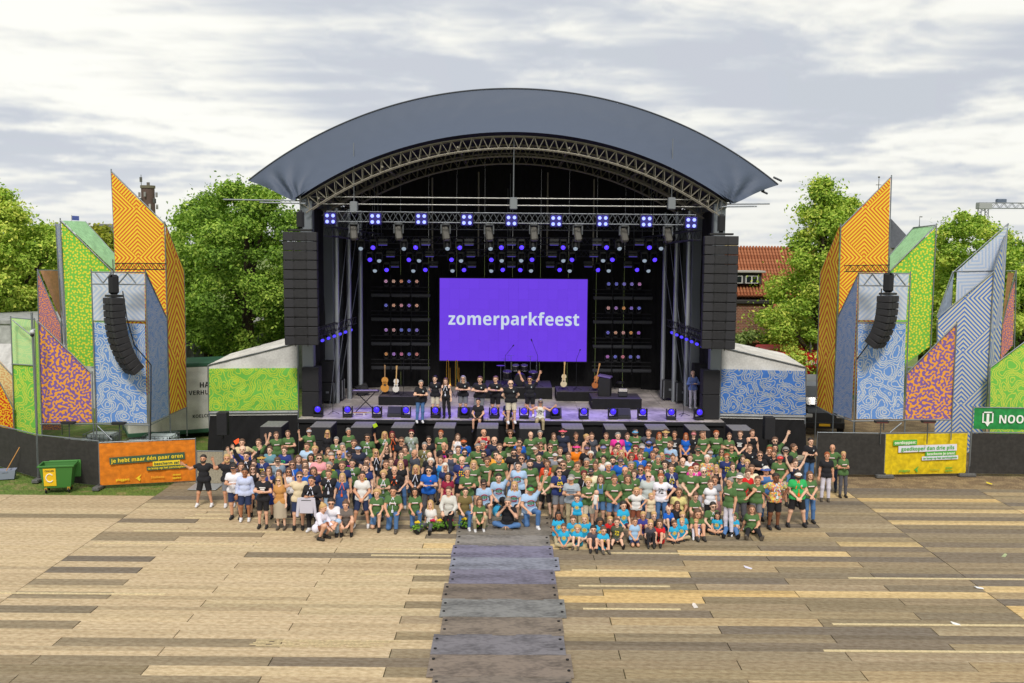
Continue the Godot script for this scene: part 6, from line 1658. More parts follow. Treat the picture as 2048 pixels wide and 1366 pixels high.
	# stage wings with banners
	for sd in [-1, 1]:
		var L: bool = sd < 0
		var w := thing("stage_wing", "white tented stage wing with %s contour banner and black skirt" % ("green" if L else "blue"), "tent", Vector3.ZERO)
		var q0: Vector3 = Vector3(-13.03, 1.75, -43.00) if L else Vector3(8.99, 1.83, -43.00); var q1: Vector3 = Vector3(-9.20, 1.82, -43.00) if L else Vector3(12.69, 1.78, -43.00)
		var q2: Vector3 = Vector3(-9.22, 3.64, -43.00) if L else Vector3(12.59, 3.68, -43.00); var q3: Vector3 = Vector3(-13.00, 3.59, -43.00) if L else Vector3(8.96, 3.74, -43.00)
		var cb := cloth(contour(Color.html("74c44e") if L else Color.html("4078cc"), Color.html("d4de40") if L else Color.html("c4c2b8"), 33 if L else 34), 4.2)
		sheet(w, "banner", [q0, q1, q2, q3], cb, 0.05, 24, 12)
		var r2: Vector3 = Vector3(-9.19, 4.71, -43.10) if L else Vector3(12.65, 3.82, -43.10); var r3: Vector3 = Vector3(-13.07, 3.71, -43.10) if L else Vector3(8.93, 4.68, -43.10)
		var g := Vector3(0, 0, -0.04)
		var dn := func(v: Vector3, h: float) -> Vector3: return Vector3(v.x, h, v.z)
		sheet(w, "tent_wall", [dn.call(q0, q0.y - 0.22) + g, dn.call(q1, q1.y - 0.22) + g, r2 + g * 0.5, r3 + g * 0.5], grained("e4e4e4", 9.0, 0.8), 0.03, 20, 12)
		sheet(w, "skirt", [dn.call(q0, -0.05) + g * 3.0 + Vector3(0, 0, 0.5), dn.call(q1, -0.05) + g * 3.0 + Vector3(0, 0, 0.5), dn.call(q1, q1.y - 0.2) + g * 2.0, dn.call(q0, q0.y - 0.2) + g * 2.0], grained("151519", 2.0, 0.95), 0.12, 30, 8)
		# sloping tent roof going back
		var back := Vector3(0, -0.05, -3.6)
		var lowp: Vector3 = r3 if L else r2
		sheet(w, "tent_roof", [r3 + Vector3(0, 0.02, 0.06), r2 + Vector3(0, 0.02, 0.06), r2 + back + Vector3(0, 0.3, 0), r3 + back + Vector3(0, 0.2, 0)], grained("f4f2ee", 9.0, 0.75), 0.08, 20, 12)
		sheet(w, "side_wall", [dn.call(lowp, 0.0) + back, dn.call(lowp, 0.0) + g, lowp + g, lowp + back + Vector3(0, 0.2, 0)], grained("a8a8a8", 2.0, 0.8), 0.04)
		poles(w, [[dn.call(q0, -0.05), r3], [dn.call(q1, -0.05), r2], [r3, r2], [dn.call(q0, q0.y - 0.1), dn.call(q1, q1.y - 0.1)]], 0.035)

func bird(o: Node, c: Vector3, bs: Basis, m: Material) -> void:
	var b := MB.new()
	b.tri(c + bs * Vector3(-0.1, -0.02, 0), c + bs * Vector3(0.12, 0.14, 0), c + bs * Vector3(0.02, -0.02, 0), bs.z)
	b.tri(c + bs * Vector3(-0.04, -0.04, 0), c + bs * Vector3(0.08, 0.0, 0), c + bs * Vector3(0.06, -0.12, 0), bs.z)
	part(o, "bird_logo", b.mesh(), m)

# ---------------------------------------------------------------- far things
func background() -> void:
	# cooling container behind the left tower
	var c: Vector3 = Vector3(-13.67, 0.00, -46.73)
	var o := thing("cooling_container", "white and green cooling container lettered KOELCONTAINER behind the orange tower", "container", Vector3(-15.13, -0.05, -47.4), 0.45)
	var b := MB.new(); b.bev(Vector3(0, 1.85, 0), Vector3(6.0, 3.0, 2.4), 0.04); part(o, "body", b.mesh(), grained("eceeec", 4.0, 0.6))
	for y in [0.3, 3.4]:
		b = MB.new(); b.bev(Vector3(0, y, 0), Vector3(6.06, 0.2, 2.46), 0.03); part(o, "rail", b.mesh(), M("2c5a44", 0.6))
	text(o, "lettering", "HAAS", Vector3(0.55, 2.45, 1.21), 0.8, M("26292a", 0.6))
	text(o, "lettering", "VERHUUR", Vector3(0.3, 2.1, 1.21), 1.3, M("26292a", 0.6))
	text(o, "lettering", "KOELCONTAINER", Vector3(0.65, 1.0, 1.21), 1.7, M("26292a", 0.6))
	b = MB.new(); b.bev(Vector3(1.35, 2.3, 1.205), Vector3(0.3, 0.5, 0.012), 0.004); part(o, "logo", b.mesh(), M("26292a", 0.6))
	# long low grey building behind the left tree
	o = thing("low_building", "long low building with grey wall behind the leafy tree", "building", Vector3(-17.5, -0.05, -66.0))
	b = MB.new(); b.box(Vector3(0, 1.9, 0), Vector3(14.5, 3.8, 6.0)); part(o, "wall", b.mesh(), grained("9ba09c", 3.0))
	b = MB.new(); b.bev(Vector3(0, 4.0, 0), Vector3(15.0, 0.4, 6.5), 0.05); part(o, "roof", b.mesh(), grained("c9c4bb", 3.0))
	o = thing("white_hall", "plain white flat roofed hall behind the leftmost trees", "building", Vector3(-25.0, -0.05, -58.0))
	b = MB.new(); b.box(Vector3(0, 2.3, 0), Vector3(11.0, 4.6, 7.0)); part(o, "wall", b.mesh(), grained("c2c4c4", 3.0))
	b = MB.new(); b.bev(Vector3(0, 4.7, 0), Vector3(11.2, 0.25, 7.2), 0.03); part(o, "roof", b.mesh(), grained("aeb0b0", 3.0))
	for i in 26:
		b = MB.new(); b.tri(Vector3(-5.0 + 0.4 * i, 3.3, 3.56), Vector3(-4.72 + 0.4 * i, 3.3, 3.56), Vector3(-4.86 + 0.4 * i, 2.9, 3.56), Vector3.BACK); part(o, "bunting_flag", b.mesh(), M(["b84a4a", "d8b84a", "4a6ab8", "d8d8d8"][i % 4], 0.8))
	o = thing("party_tent", "white peaked party tent beside the squiggle panel", "tent", Vector3(-23.28, -0.05, -46.5))
	for s in [-1, 1]: sheet(o, "roof_slope", [Vector3(-2.6 + 0.0, 2.5, 2.4 * s), Vector3(2.0, 2.5, 2.4 * s), Vector3(0.4, 4.3, 0), Vector3(-1.0, 4.3, 0)], grained("d2d2d2", 2.0, 0.7), 0.04)
	for s in [-1, 1]: sheet(o, "roof_end", [Vector3(-0.3 + 2.3 * s, 2.5, -2.4), Vector3(-0.3 + 2.3 * s, 2.5, 2.4), Vector3(-0.3 + 0.7 * s, 4.3, 0.05), Vector3(-0.3 + 0.7 * s, 4.3, -0.05)], grained("cacaca", 2.0, 0.7), 0.04)
	sheet(o, "tent_wall", [Vector3(-2.6, 0, 2.35), Vector3(2.0, 0, 2.35), Vector3(2.0, 2.5, 2.38), Vector3(-2.6, 2.5, 2.38)], grained("c4c4c4", 2.0, 0.7), 0.04)
	# house with orange tiled roof on the right
	o = thing("tiled_house", "brick house with steep orange tiled roof and dormer behind the right loudspeaker array", "house", Vector3(16.6, -0.05, -66.0), 0.0)
	b = MB.new(); b.box(Vector3(0, 2.95, -3.0), Vector3(7.6, 5.9, 5.6)); part(o, "wall", b.mesh(), brick_mat())
	var tile := grained("b97450", 0.35, 0.85); var tile2 := grained("a8623f", 0.35, 0.85)
	# roof in courses of stepped tiles
	var n := 16
	for k in n:
		var t := float(k) / n; var t2 := float(k + 1) / n
		var y := lerpf(5.9, 9.1, t); var z := lerpf(0.6, -3.0, t)
		var m := MB.new()
		var x := -4.0
		while x < 4.0:
			m.tube(Vector3(x, y + 0.02, z + 0.05), Vector3(x, lerpf(5.9, 9.1, t2) + 0.05, lerpf(0.6, -3.0, t2)), 0.09, 0.075, 6, true)
			x += 0.21
		m.quad(Vector3(-4.0, y, z), Vector3(4.0, y, z), Vector3(4.0, lerpf(5.9, 9.1, t2), lerpf(0.6, -3.0, t2)), Vector3(-4.0, lerpf(5.9, 9.1, t2), lerpf(0.6, -3.0, t2)))
		part(o, "roof_tile_course", m.mesh(), tile if k % 3 else tile2)
	b = MB.new(); b.quad(Vector3(4.0, 5.9, -6.6), Vector3(-4.0, 5.9, -6.6), Vector3(-4.0, 9.1, -3.0), Vector3(4.0, 9.1, -3.0)); part(o, "rear_roof", b.mesh(), tile)
	for s in [-1, 1]:
		b = MB.new(); b.tri(Vector3(3.8 * s, 5.9, 0.3), Vector3(3.8 * s, 5.9, -6.3), Vector3(3.8 * s, 9.0, -3.0), Vector3(s, 0, 0)); part(o, "gable", b.mesh(), brick_mat())
	b = MB.new(); b.bev(Vector3(-2.2, 9.3, -3.2), Vector3(1.7, 1.0, 0.9), 0.03); part(o, "chimney", b.mesh(), grained("c2b284", 0.5))
	b = MB.new(); b.bev(Vector3(-1.55, 7.1, -0.35), Vector3(2.3, 0.8, 1.4), 0.03); var dm := part(o, "dormer", b.mesh(), M("3a3a3a", 0.7))
	b = MB.new(); b.bev(Vector3(-1.55, 7.5, -0.3), Vector3(2.7, 0.14, 1.8), 0.03); part(dm, "dormer_roof", b.mesh(), M("a8a49c", 0.7))
	for k in 2:
		b = MB.new(); b.box(Vector3(-2.05 + 1.0 * k, 7.0, 0.36), Vector3(0.8, 0.5, 0.02)); var wd := part(dm, "window", b.mesh(), M("d8d8d4", 0.5))
		for j in 2:
			b = MB.new(); b.box(Vector3(-2.24 + 1.0 * k + 0.38 * j, 7.0, 0.375), Vector3(0.3, 0.4, 0.02)); part(dm, "pane", b.mesh(), M("20262c", 0.1))
	b = MB.new(); b.bev(Vector3(-1.9, 4.2, 0.8), Vector3(4.0, 2.6, 1.6), 0.02); part(o, "bay", b.mesh(), brick_mat())
	b = MB.new(); b.bev(Vector3(-1.9, 5.6, 0.85), Vector3(4.3, 0.2, 1.9), 0.02); part(o, "bay_cornice", b.mesh(), M("2c2a28", 0.7))
	for e in [[-3.0, 4.5, 1.62, 0.8, 1.3], [-2.2, 0.9, 0.0, 2.4, 1.7]]:
		b = MB.new(); b.box(Vector3(e[0], e[1] + 0.0, e[2]), Vector3(e[3], e[4], 0.06)); part(o, "window", b.mesh(), M("1c1e20", 0.5))
		for j in 2:
			b = MB.new(); b.box(Vector3(e[0] - e[3] * 0.24 + e[3] * 0.48 * j, e[1], e[2] + 0.035), Vector3(e[3] * 0.40, e[4] * 0.86, 0.02)); part(o, "pane", b.mesh(), M("8f9aa0", 0.15))
	b = MB.new(); b.quad(Vector3(-1.6, 3.0, 1.75), Vector3(3.6, 3.0, 1.75), Vector3(3.2, 5.5, 0.3), Vector3(-0.9, 5.5, 0.3)); part(o, "porch_roof", b.mesh(), tile)
	# garden plants by the house
	leafy("garden_shrub", "light green flowering shrub on the terrace of the tiled house", Vector3(14.61, 2.9, -63.0), Vector3(1.2, 0.7, 0.8), 900, 0.12, ["7f9a4a", "96a860", "6a8040"])
	# red truck with white lettering, van, pickup
	o = thing("red_truck", "red box truck with white number 36 behind the blue wing tent", "truck", Vector3(15.85, -0.05, -57.0), 0.0)
	b = MB.new(); b.bev(Vector3(0, 2.1, 0), Vector3(2.9, 2.5, 5.0), 0.1); part(o, "body", b.mesh(), M("c01824", 0.4))
	text(o, "lettering", "36 bp smart", Vector3(0.05, 2.85, 2.51), 2.4, M("f0e8e8", 0.6))
	for s in [-1, 1]:
		b = MB.new(); b.tube(Vector3(1.2 * s, 0.45, 1.6), Vector3(1.42 * s, 0.45, 1.6), 0.45, 0.45, 16); part(o, "wheel", b.mesh(), M("18181a", 0.7))
	b = MB.new(); b.bev(Vector3(0, 0.75, 0), Vector3(2.6, 0.3, 4.8), 0.03); part(o, "chassis", b.mesh(), M("26262a", 0.7))
	o = thing("parked_van", "dark grey van with yellow number plate behind the orange tower", "van", Vector3(15.27, -0.05, -49.5), -0.12)
	b = MB.new(); b.bev(Vector3(0, 1.45, -1.4), Vector3(1.95, 2.0, 3.4), 0.2); part(o, "body", b.mesh(), M("7c828a", 0.4))
	b = MB.new(); b.bev(Vector3(0, 0.85, 0.6), Vector3(1.95, 0.85, 1.6), 0.18); part(o, "bonnet", b.mesh(), M("34373c", 0.35))
	b = MB.new(); b.bev(Vector3(0, 1.62, 0.22), Vector3(1.7, 0.8, 0.2), 0.05, Basis(Vector3.RIGHT, -0.45)); part(o, "windscreen", b.mesh(), M("2a3136", 0.1))
	for s in [-1, 1]:
		b = MB.new(); b.bev(Vector3(0.72 * s, 0.95, 1.38), Vector3(0.34, 0.2, 0.08), 0.03); part(o, "headlight", b.mesh(), M("d8dce0", 0.15))
		b = MB.new(); b.tube(Vector3(0.78 * s, 0.36, 0.7), Vector3(1.0 * s, 0.36, 0.7), 0.36, 0.36, 16); part(o, "wheel", b.mesh(), M("161618", 0.7))
		b = MB.new(); b.bev(Vector3(1.1 * s, 1.45, 0.3), Vector3(0.2, 0.22, 0.12), 0.03); part(o, "mirror", b.mesh(), M("222426", 0.4))
	b = MB.new(); b.bev(Vector3(0, 0.5, 1.42), Vector3(1.9, 0.3, 0.12), 0.03); part(o, "bumper", b.mesh(), M("1c1c1f", 0.6))
	b = MB.new(); b.bev(Vector3(0.0, 0.52, 1.49), Vector3(0.52, 0.12, 0.02), 0.004); part(o, "number_plate", b.mesh(), M("e8b81c", 0.6))
	o = thing("roof_rack_car", "dark car roof with black roof box before the red truck", "car", Vector3(14.96, -0.05, -53.0), 0.0)
	b = MB.new(); b.bev(Vector3(0, 1.0, 0), Vector3(1.9, 1.9, 4.2), 0.2); part(o, "body", b.mesh(), M("3c4046", 0.35))
	b = MB.new(); b.bev(Vector3(0.1, 2.15, 0), Vector3(1.2, 0.25, 1.8), 0.08); part(o, "roof_box", b.mesh(), M("1a1a1d", 0.4))
	o = thing("box_trailer", "pale grey box on a post beside the red truck", "box", Vector3(16.37, -0.05, -55.0))
	b = MB.new(); b.bev(Vector3(0, 2.5, 0), Vector3(0.9, 1.2, 0.7), 0.03); part(o, "cabinet", b.mesh(), M("b4b8b8", 0.6))
	b = MB.new(); b.tube(Vector3(0, 0, 0), Vector3(0, 3.9, 0), 0.06, 0.06, 8); part(o, "post", b.mesh(), M("8a8e90", 0.5))
	# brick tower with aerials
	var T: Vector3 = Vector3(-68.21, 13.67, -190.00)
	o = thing("brick_tower", "brown brick tower crowned with aerials rising behind the left chevron tower", "tower", Vector3(T.x, -0.05, T.z))
	var topy: float = 19.61
	b = MB.new(); b.tube(Vector3(0, 0, 0), Vector3(0, topy, 0), 1.45, 1.2, 16); part(o, "shaft", b.mesh(), grained("6a5650", 1.0))
	b = MB.new(); b.tube(Vector3(0, topy, 0), Vector3(0, topy + 0.5, 0), 1.35, 1.35, 16); part(o, "parapet", b.mesh(), M("6f6a58", 0.8))
	b = MB.new(); b.tube(Vector3(0.1, topy, 0), Vector3(0.1, topy + 1.1, 0), 0.3, 0.3, 8); part(o, "cap", b.mesh(), M("6a6660", 0.8))
	for i in 12:
		b = MB.new(); var an := TAU * i / 12.0; b.bev(Vector3(cos(an) * 1.6, topy - 1.2 - 1.1 * (i % 3), sin(an) * 1.6), Vector3(0.35, 0.9, 0.3), 0.03); part(o, "antenna_panel", b.mesh(), M(["8a8a88", "4a4a48", "b0b0ac"][i % 3], 0.7))
	b = MB.new(); b.tube(Vector3(-1.2, topy, 0), Vector3(-1.2, topy + 2.5, 0), 0.07, 0.05, 6); b.box(Vector3(-1.25, topy + 1.6, 0), Vector3(0.4, 0.9, 0.3)); part(o, "aerial_mast", b.mesh(), M("55554f", 0.7))
	# flag, slate roof line
	T = Vector3(-64.71, 10.36, -150.00)
	o = thing("flag", "small blue and white flag flying above the pale green roof cloth", "flag", Vector3(T.x, 0, T.z))
	var fy: float = 12.49
	b = MB.new(); b.tube(Vector3(-0.5, 0, 0), Vector3(-0.5, fy + 0.8, 0), 0.04, 0.04, 6); part(o, "flagpole", b.mesh(), M("8a8a8a", 0.6))
	sheet(o, "flag_cloth", [Vector3(-0.45, fy + 0.05, 0), Vector3(0.6, fy, 0), Vector3(0.6, fy + 0.65, 0), Vector3(-0.45, fy + 0.72, 0)], M("4a5aa0", 0.8), 0.1)
	T = Vector3(-62.76, 11.69, -160.00)
	o = thing("slate_roofed_house", "long grey slate roof seen behind the green dotted tower", "house", Vector3(T.x, 0, T.z))
	var ry: float = 12.30
	b = MB.new(); b.box(Vector3(1.5, ry * 0.5 - 1.6, -2), Vector3(11.0, ry - 3.2, 6)); part(o, "wall", b.mesh(), grained("8a7c70", 3.0))
	b = MB.new(); b.quad(Vector3(-4.2, ry - 3.2, 1.5), Vector3(7.2, ry - 3.2, 1.5), Vector3(7.2, ry, -2), Vector3(-4.2, ry, -2)); part(o, "roof", b.mesh(), grained("6c6e76", 2.0))
	# church roof and spires behind the right towers
	T = Vector3(52.78, 10.45, -140.00)
	o = thing("church", "slate church roof with tall spire and weathercock behind the right chevron tower", "church", Vector3(T.x, 0, T.z))
	var cy: float = 12.37
	b = MB.new(); b.box(Vector3(0, cy * 0.5 - 1.5, 0), Vector3(7.0, cy - 3.0, 6.0)); part(o, "wall", b.mesh(), grained("8e8a84", 3.0))
	b = MB.new(); b.lathe(Vector3(-0.7, cy - 3.0, 0), [Vector2(4.0, 0.0), Vector2(0.05, 4.0)], 4); part(o, "roof", b.mesh(), grained("565a62", 2.0))
	var sy: float = 17.07; var sx: float = 50.23 - T.x
	b = MB.new(); b.tube(Vector3(sx, cy - 4.0, 0), Vector3(sx, sy, 0), 0.7, 0.03, 8); part(o, "spire", b.mesh(), M("3c4048", 0.7))
	b = MB.new(); b.tube(Vector3(sx, sy - 0.6, 0), Vector3(sx, sy + 1.9, 0), 0.06, 0.04, 6); b.box(Vector3(sx, sy + 0.9, 0), Vector3(0.75, 0.08, 0.08)); b.ball(Vector3(sx, sy + 1.95, 0), Vector3(0.16, 0.12, 0.06), 8, 6); part(o, "weathercock", b.mesh(), M("4a4636", 0.6))
	T = Vector3(60.06, 11.33, -150.00)
	o = thing("church_turret", "thin dark turret with small vane above the green roof cloth", "church", Vector3(T.x, 0, T.z))
	var ty: float = 12.80
	b = MB.new(); b.tube(Vector3(0, 0, 0), Vector3(0, ty - 2.0, 0), 1.0, 1.0, 8); part(o, "tower", b.mesh(), grained("7a766e", 3.0))
	b = MB.new(); b.tube(Vector3(0, ty - 2.0, 0), Vector3(0, ty, 0), 1.0, 0.04, 8); part(o, "spire", b.mesh(), M("3c4048", 0.7))
	b = MB.new(); b.tube(Vector3(0, ty - 0.3, 0), Vector3(0, ty + 1.3, 0), 0.05, 0.03, 6); b.box(Vector3(0.2, ty + 1.2, 0), Vector3(0.4, 0.12, 0.04)); part(o, "vane", b.mesh(), M("3a3a38", 0.6))
	# tower crane jib
	T = Vector3(78.63, 15.08, -170.00)
	o = thing("tower_crane", "grey tower crane with long level jib beyond the right trees", "crane", Vector3(T.x, 0, T.z))
	var jy: float = 16.67
	var mm := M("8d9298", 0.6, 0.3)
	truss(o, Vector3(0, 0, 0), Vector3(0, jy - 0.6, 0), 1.2, 1.4, mm, 0.08, Vector3.RIGHT)
	truss(o, Vector3(-1.0, jy, 0), Vector3(22.0, jy, 0), 0.9, 1.3, mm, 0.07)
	b = MB.new(); b.bev(Vector3(0.1, jy - 0.1, 0), Vector3(2.2, 1.0, 1.4), 0.05); part(o, "counterweight", b.mesh(), M("a3a6a8", 0.8))
	b = MB.new(); b.bev(Vector3(2.9, jy + 0.75, 0), Vector3(1.6, 0.7, 0.8), 0.1); part(o, "winch", b.mesh(), M("5f6b80", 0.6))

var brick: StandardMaterial3D
func brick_mat() -> StandardMaterial3D:
	if brick == null:
		var t := tex_of(256, 256, func(x, y):
			var r := int(y / 16.0); var c := int((x + (16 if r % 2 else 0)) / 32.0)
			if y % 16 < 2 or (x + (16 if r % 2 else 0)) % 32 < 2: return Color.html("a79a88")
			var h := fposmod(sin(r * 127.1 + c * 311.7) * 43758.5, 1.0)
			return Color.html("8e5a44").lerp(Color.html("6e4638"), h))
		brick = StandardMaterial3D.new()
		brick.albedo_texture = t; brick.roughness = 0.9; brick.uv1_triplanar = true; brick.uv1_world_triplanar = true; brick.uv1_scale = Vector3.ONE / 1.7
	return brick

# ---------------------------------------------------------------- trees
func leaf_cloud(b: MB, clumps: Array, count: int, size: float, cols: Array) -> void:
	var cl := []
	for h in cols: cl.append(Color.html(h).srgb_to_linear())
	var wsum := 0.0
	for c in clumps: wsum += c[1] * c[1]
	for c in clumps:
		var k := int(count * c[1] * c[1] / wsum)
		var ctint := rng.randf()
		for i in k:
			var d := Vector3(rng.randfn(), rng.randfn(), rng.randfn()).normalized()
			d.y *= 0.72
			var p: Vector3 = c[0] + d * c[1] * (0.55 + 0.5 * sqrt(rng.randf()))
			if i % 5 < 2: p = c[0] + Vector3(rng.randfn() * 1.1, rng.randfn() * 0.6, rng.randfn() * 1.1) * c[1] * 0.75
			var nn := (d + Vector3(rng.randfn(), rng.randfn() + 1.5, rng.randfn()) * 0.6).normalized()
			var x := nn.cross(Vector3(rng.randfn(), rng.randfn(), rng.randfn())).normalized()
			var y := nn.cross(x)
			var s := size * rng.randf_range(0.6, 1.25)
			var o := b.v.size()
			b.v.append_array([p - x * s, p - y * s * 0.55 + nn * s * 0.12, p + x * s, p + y * s * 0.55 + nn * s * 0.12])
			b.n.append_array([nn, nn, nn, nn])
			var col: Color = cl[mini(cl.size() - 1, int(pow(rng.randf(), 1.3) * 0.6 * cl.size() + ctint * 0.45 * cl.size()))]
			b.col.append_array([col, col, col, col])
			b.idx.append_array([o, o + 2, o + 1, o, o + 3, o + 2])

var leaf_mat: StandardMaterial3D
func leafmat() -> StandardMaterial3D:
	if leaf_mat == null:
		leaf_mat = StandardMaterial3D.new()
		leaf_mat.vertex_color_use_as_albedo = true; leaf_mat.roughness = 0.95
		leaf_mat.backlight_enabled = true; leaf_mat.backlight = Color(0.6, 0.68, 0.2)
	return leaf_mat

func leafy(called: String, label: String, at: Vector3, half: Vector3, count: int, size: float, cols: Array) -> void:
	var o := thing(called, label, "shrub", at)
	var cl := []
	for i in 9: cl.append([Vector3(rng.randf_range(-1, 1) * half.x, rng.randf_range(0.2, 1) * half.y, rng.randf_range(-1, 1) * half.z), 0.45])
	var b := MB.new(); leaf_cloud(b, cl, count, size, cols)
	part(o, "foliage", b.mesh(), leafmat())
	b = MB.new()
	for i in 6: b.tube(Vector3(0, -0.2, 0), cl[i][0], 0.03, 0.015, 5)
	part(o, "stem", b.mesh(), M("5a4a34", 0.9))

func tree(label: String, at: Vector3, height: float, crown_lo: float, rx: float, rz: float, nclump: int, leaves: int, size: float, cols: Array, shape: float, bark := "4a3e32") -> void:
	var o := thing("tree", label, "tree", at, 0, "trees around the festival ground")
	var tb := MB.new()
	tb.tube(Vector3(0, -0.1, 0), Vector3(0.1, crown_lo * 0.6, 0), height * 0.045, height * 0.034, 10, false); tb.tube(Vector3(0.1, crown_lo * 0.6, 0), Vector3(0.15, height * 0.8, 0), height * 0.034, height * 0.008, 10, false)
	part(o, "trunk", tb.mesh(), grained(bark, 0.6, 0.95))
	var cl := []
	for i in nclump:
		var t := (i + 0.5) / nclump
		var y := lerpf(crown_lo, height, t)
		var prof := pow(sin(PI * clampf(pow(t, shape), 0.03, 0.97)), 0.62)
		if shape < 0.78: prof = minf(1.0, 0.55 + 2.0 * t) * pow(1.0 - t, 0.75) * 1.15
		var an := i * 2.39996 + rng.randf_range(-0.4, 0.4)
		var rr := prof * sqrt(rng.randf_range(0.12, 1.0))
		var r: float = (0.065 + 0.065 * rng.randf()) * (rx + height) * 0.42 * (0.65 + 0.35 * prof)
		cl.append([Vector3(cos(an) * rx * rr, minf(y + rng.randf_range(-0.5, 0.5), height - r * 0.5), sin(an) * rz * rr), r])
	for i in 9:
		var c: Vector3 = cl[int((i + 0.5) / 9.0 * nclump)][0]
		var b := MB.new()
		var st := Vector3(0.1, lerpf(crown_lo * 0.6, maxf(crown_lo, c.y - rx * 0.5), 0.6), 0)
		var md := st.lerp(c, 0.5) + Vector3(0, -0.25, 0)
		b.tube(st, md, height * 0.014, height * 0.009, 6, false); b.tube(md, c, height * 0.009, height * 0.003, 6, false)
		part(o, "limb", b.mesh(), grained(bark, 0.6, 0.95))
	var lb := MB.new()
	leaf_cloud(lb, cl, leaves, size, cols)
	part(o, "crown", lb.mesh(), leafmat())

func trees() -> void:
	rng.seed = 77
	var maple := ["5f8030", "739638", "88ac42", "9cba4c", "b4cc5a"]
	var lime := ["7ea03a", "96b644", "aec650", "c4d45c", "dade68"]
	tree("broad leafy maple tree beside the green wing banner", Vector3(-14.32, -0.05, -54.0), 12.22, 3.1, 4.6, 4.0, 125, 69000, 0.102, maple, 1.0)
	tree("dense dark tree behind the first maple's crown", Vector3(-18.15, -0.05, -60.0), 11.68, 3.0, 3.8, 3.5, 85, 32199, 0.120, maple, 1.0)
	tree("large light green tree behind the white hall", Vector3(-32.14, -0.05, -62.5), 12.14, 3.6, 4.4, 4.0, 112, 55199, 0.120, lime, 1.05)
	tree("yellow green tree behind the slim chevron side of the green tower", Vector3(-34.97, -0.05, -75.0), 10.30, 3.0, 3.6, 3.0, 68, 20700, 0.144, ["7f9a30", "98ac38", "b0ba40"], 1.0)
	tree("small yellow tree behind the pale green roof cloth", Vector3(-38.87, -0.05, -95.0), 10.65, 4.0, 3.4, 3.0, 40, 11500, 0.180, ["8a9430", "a8a838"], 1.0)
	tree("tall pointed young tree between the tiled house and the chevron tower", Vector3(17.09, -0.05, -56.0), 12.77, 1.3, 3.2, 3.2, 132, 55199, 0.102, lime, 0.72)
	tree("slender sweetgum like tree behind the yellow chevron tower", Vector3(19.80, -0.05, -60.0), 11.98, 1.3, 2.6, 2.4, 74, 25299, 0.114, lime, 0.75)
	tree("light green tree beyond the green dotted tower and crane", Vector3(27.08, -0.05, -60.0), 11.16, 2.0, 3.3, 3.0, 95, 34500, 0.114, lime, 0.8)
	tree("round leafy tree at the right of the blue chevron tower", Vector3(31.37, -0.05, -62.0), 9.74, 2.0, 3.0, 3.0, 74, 25299, 0.114, maple, 0.9)
	tree("dark green tree behind the blue banner's van", Vector3(17.12, -0.05, -61.5), 5.81, 1.4, 1.5, 1.6, 51, 18400, 0.114, maple, 0.9)
	tree("bushy tree behind the green dotted tower by the church", Vector3(28.55, -0.05, -70.0), 8.95, 2.0, 4.2, 3.0, 68, 20700, 0.144, maple, 0.9)
	tree("roadside tree far behind the slate roof", Vector3(-50.29, -0.05, -120.0), 10.77, 3.0, 5.0, 4.0, 51, 11500, 0.240, ["5c7a34", "7a8e44"], 1.0)

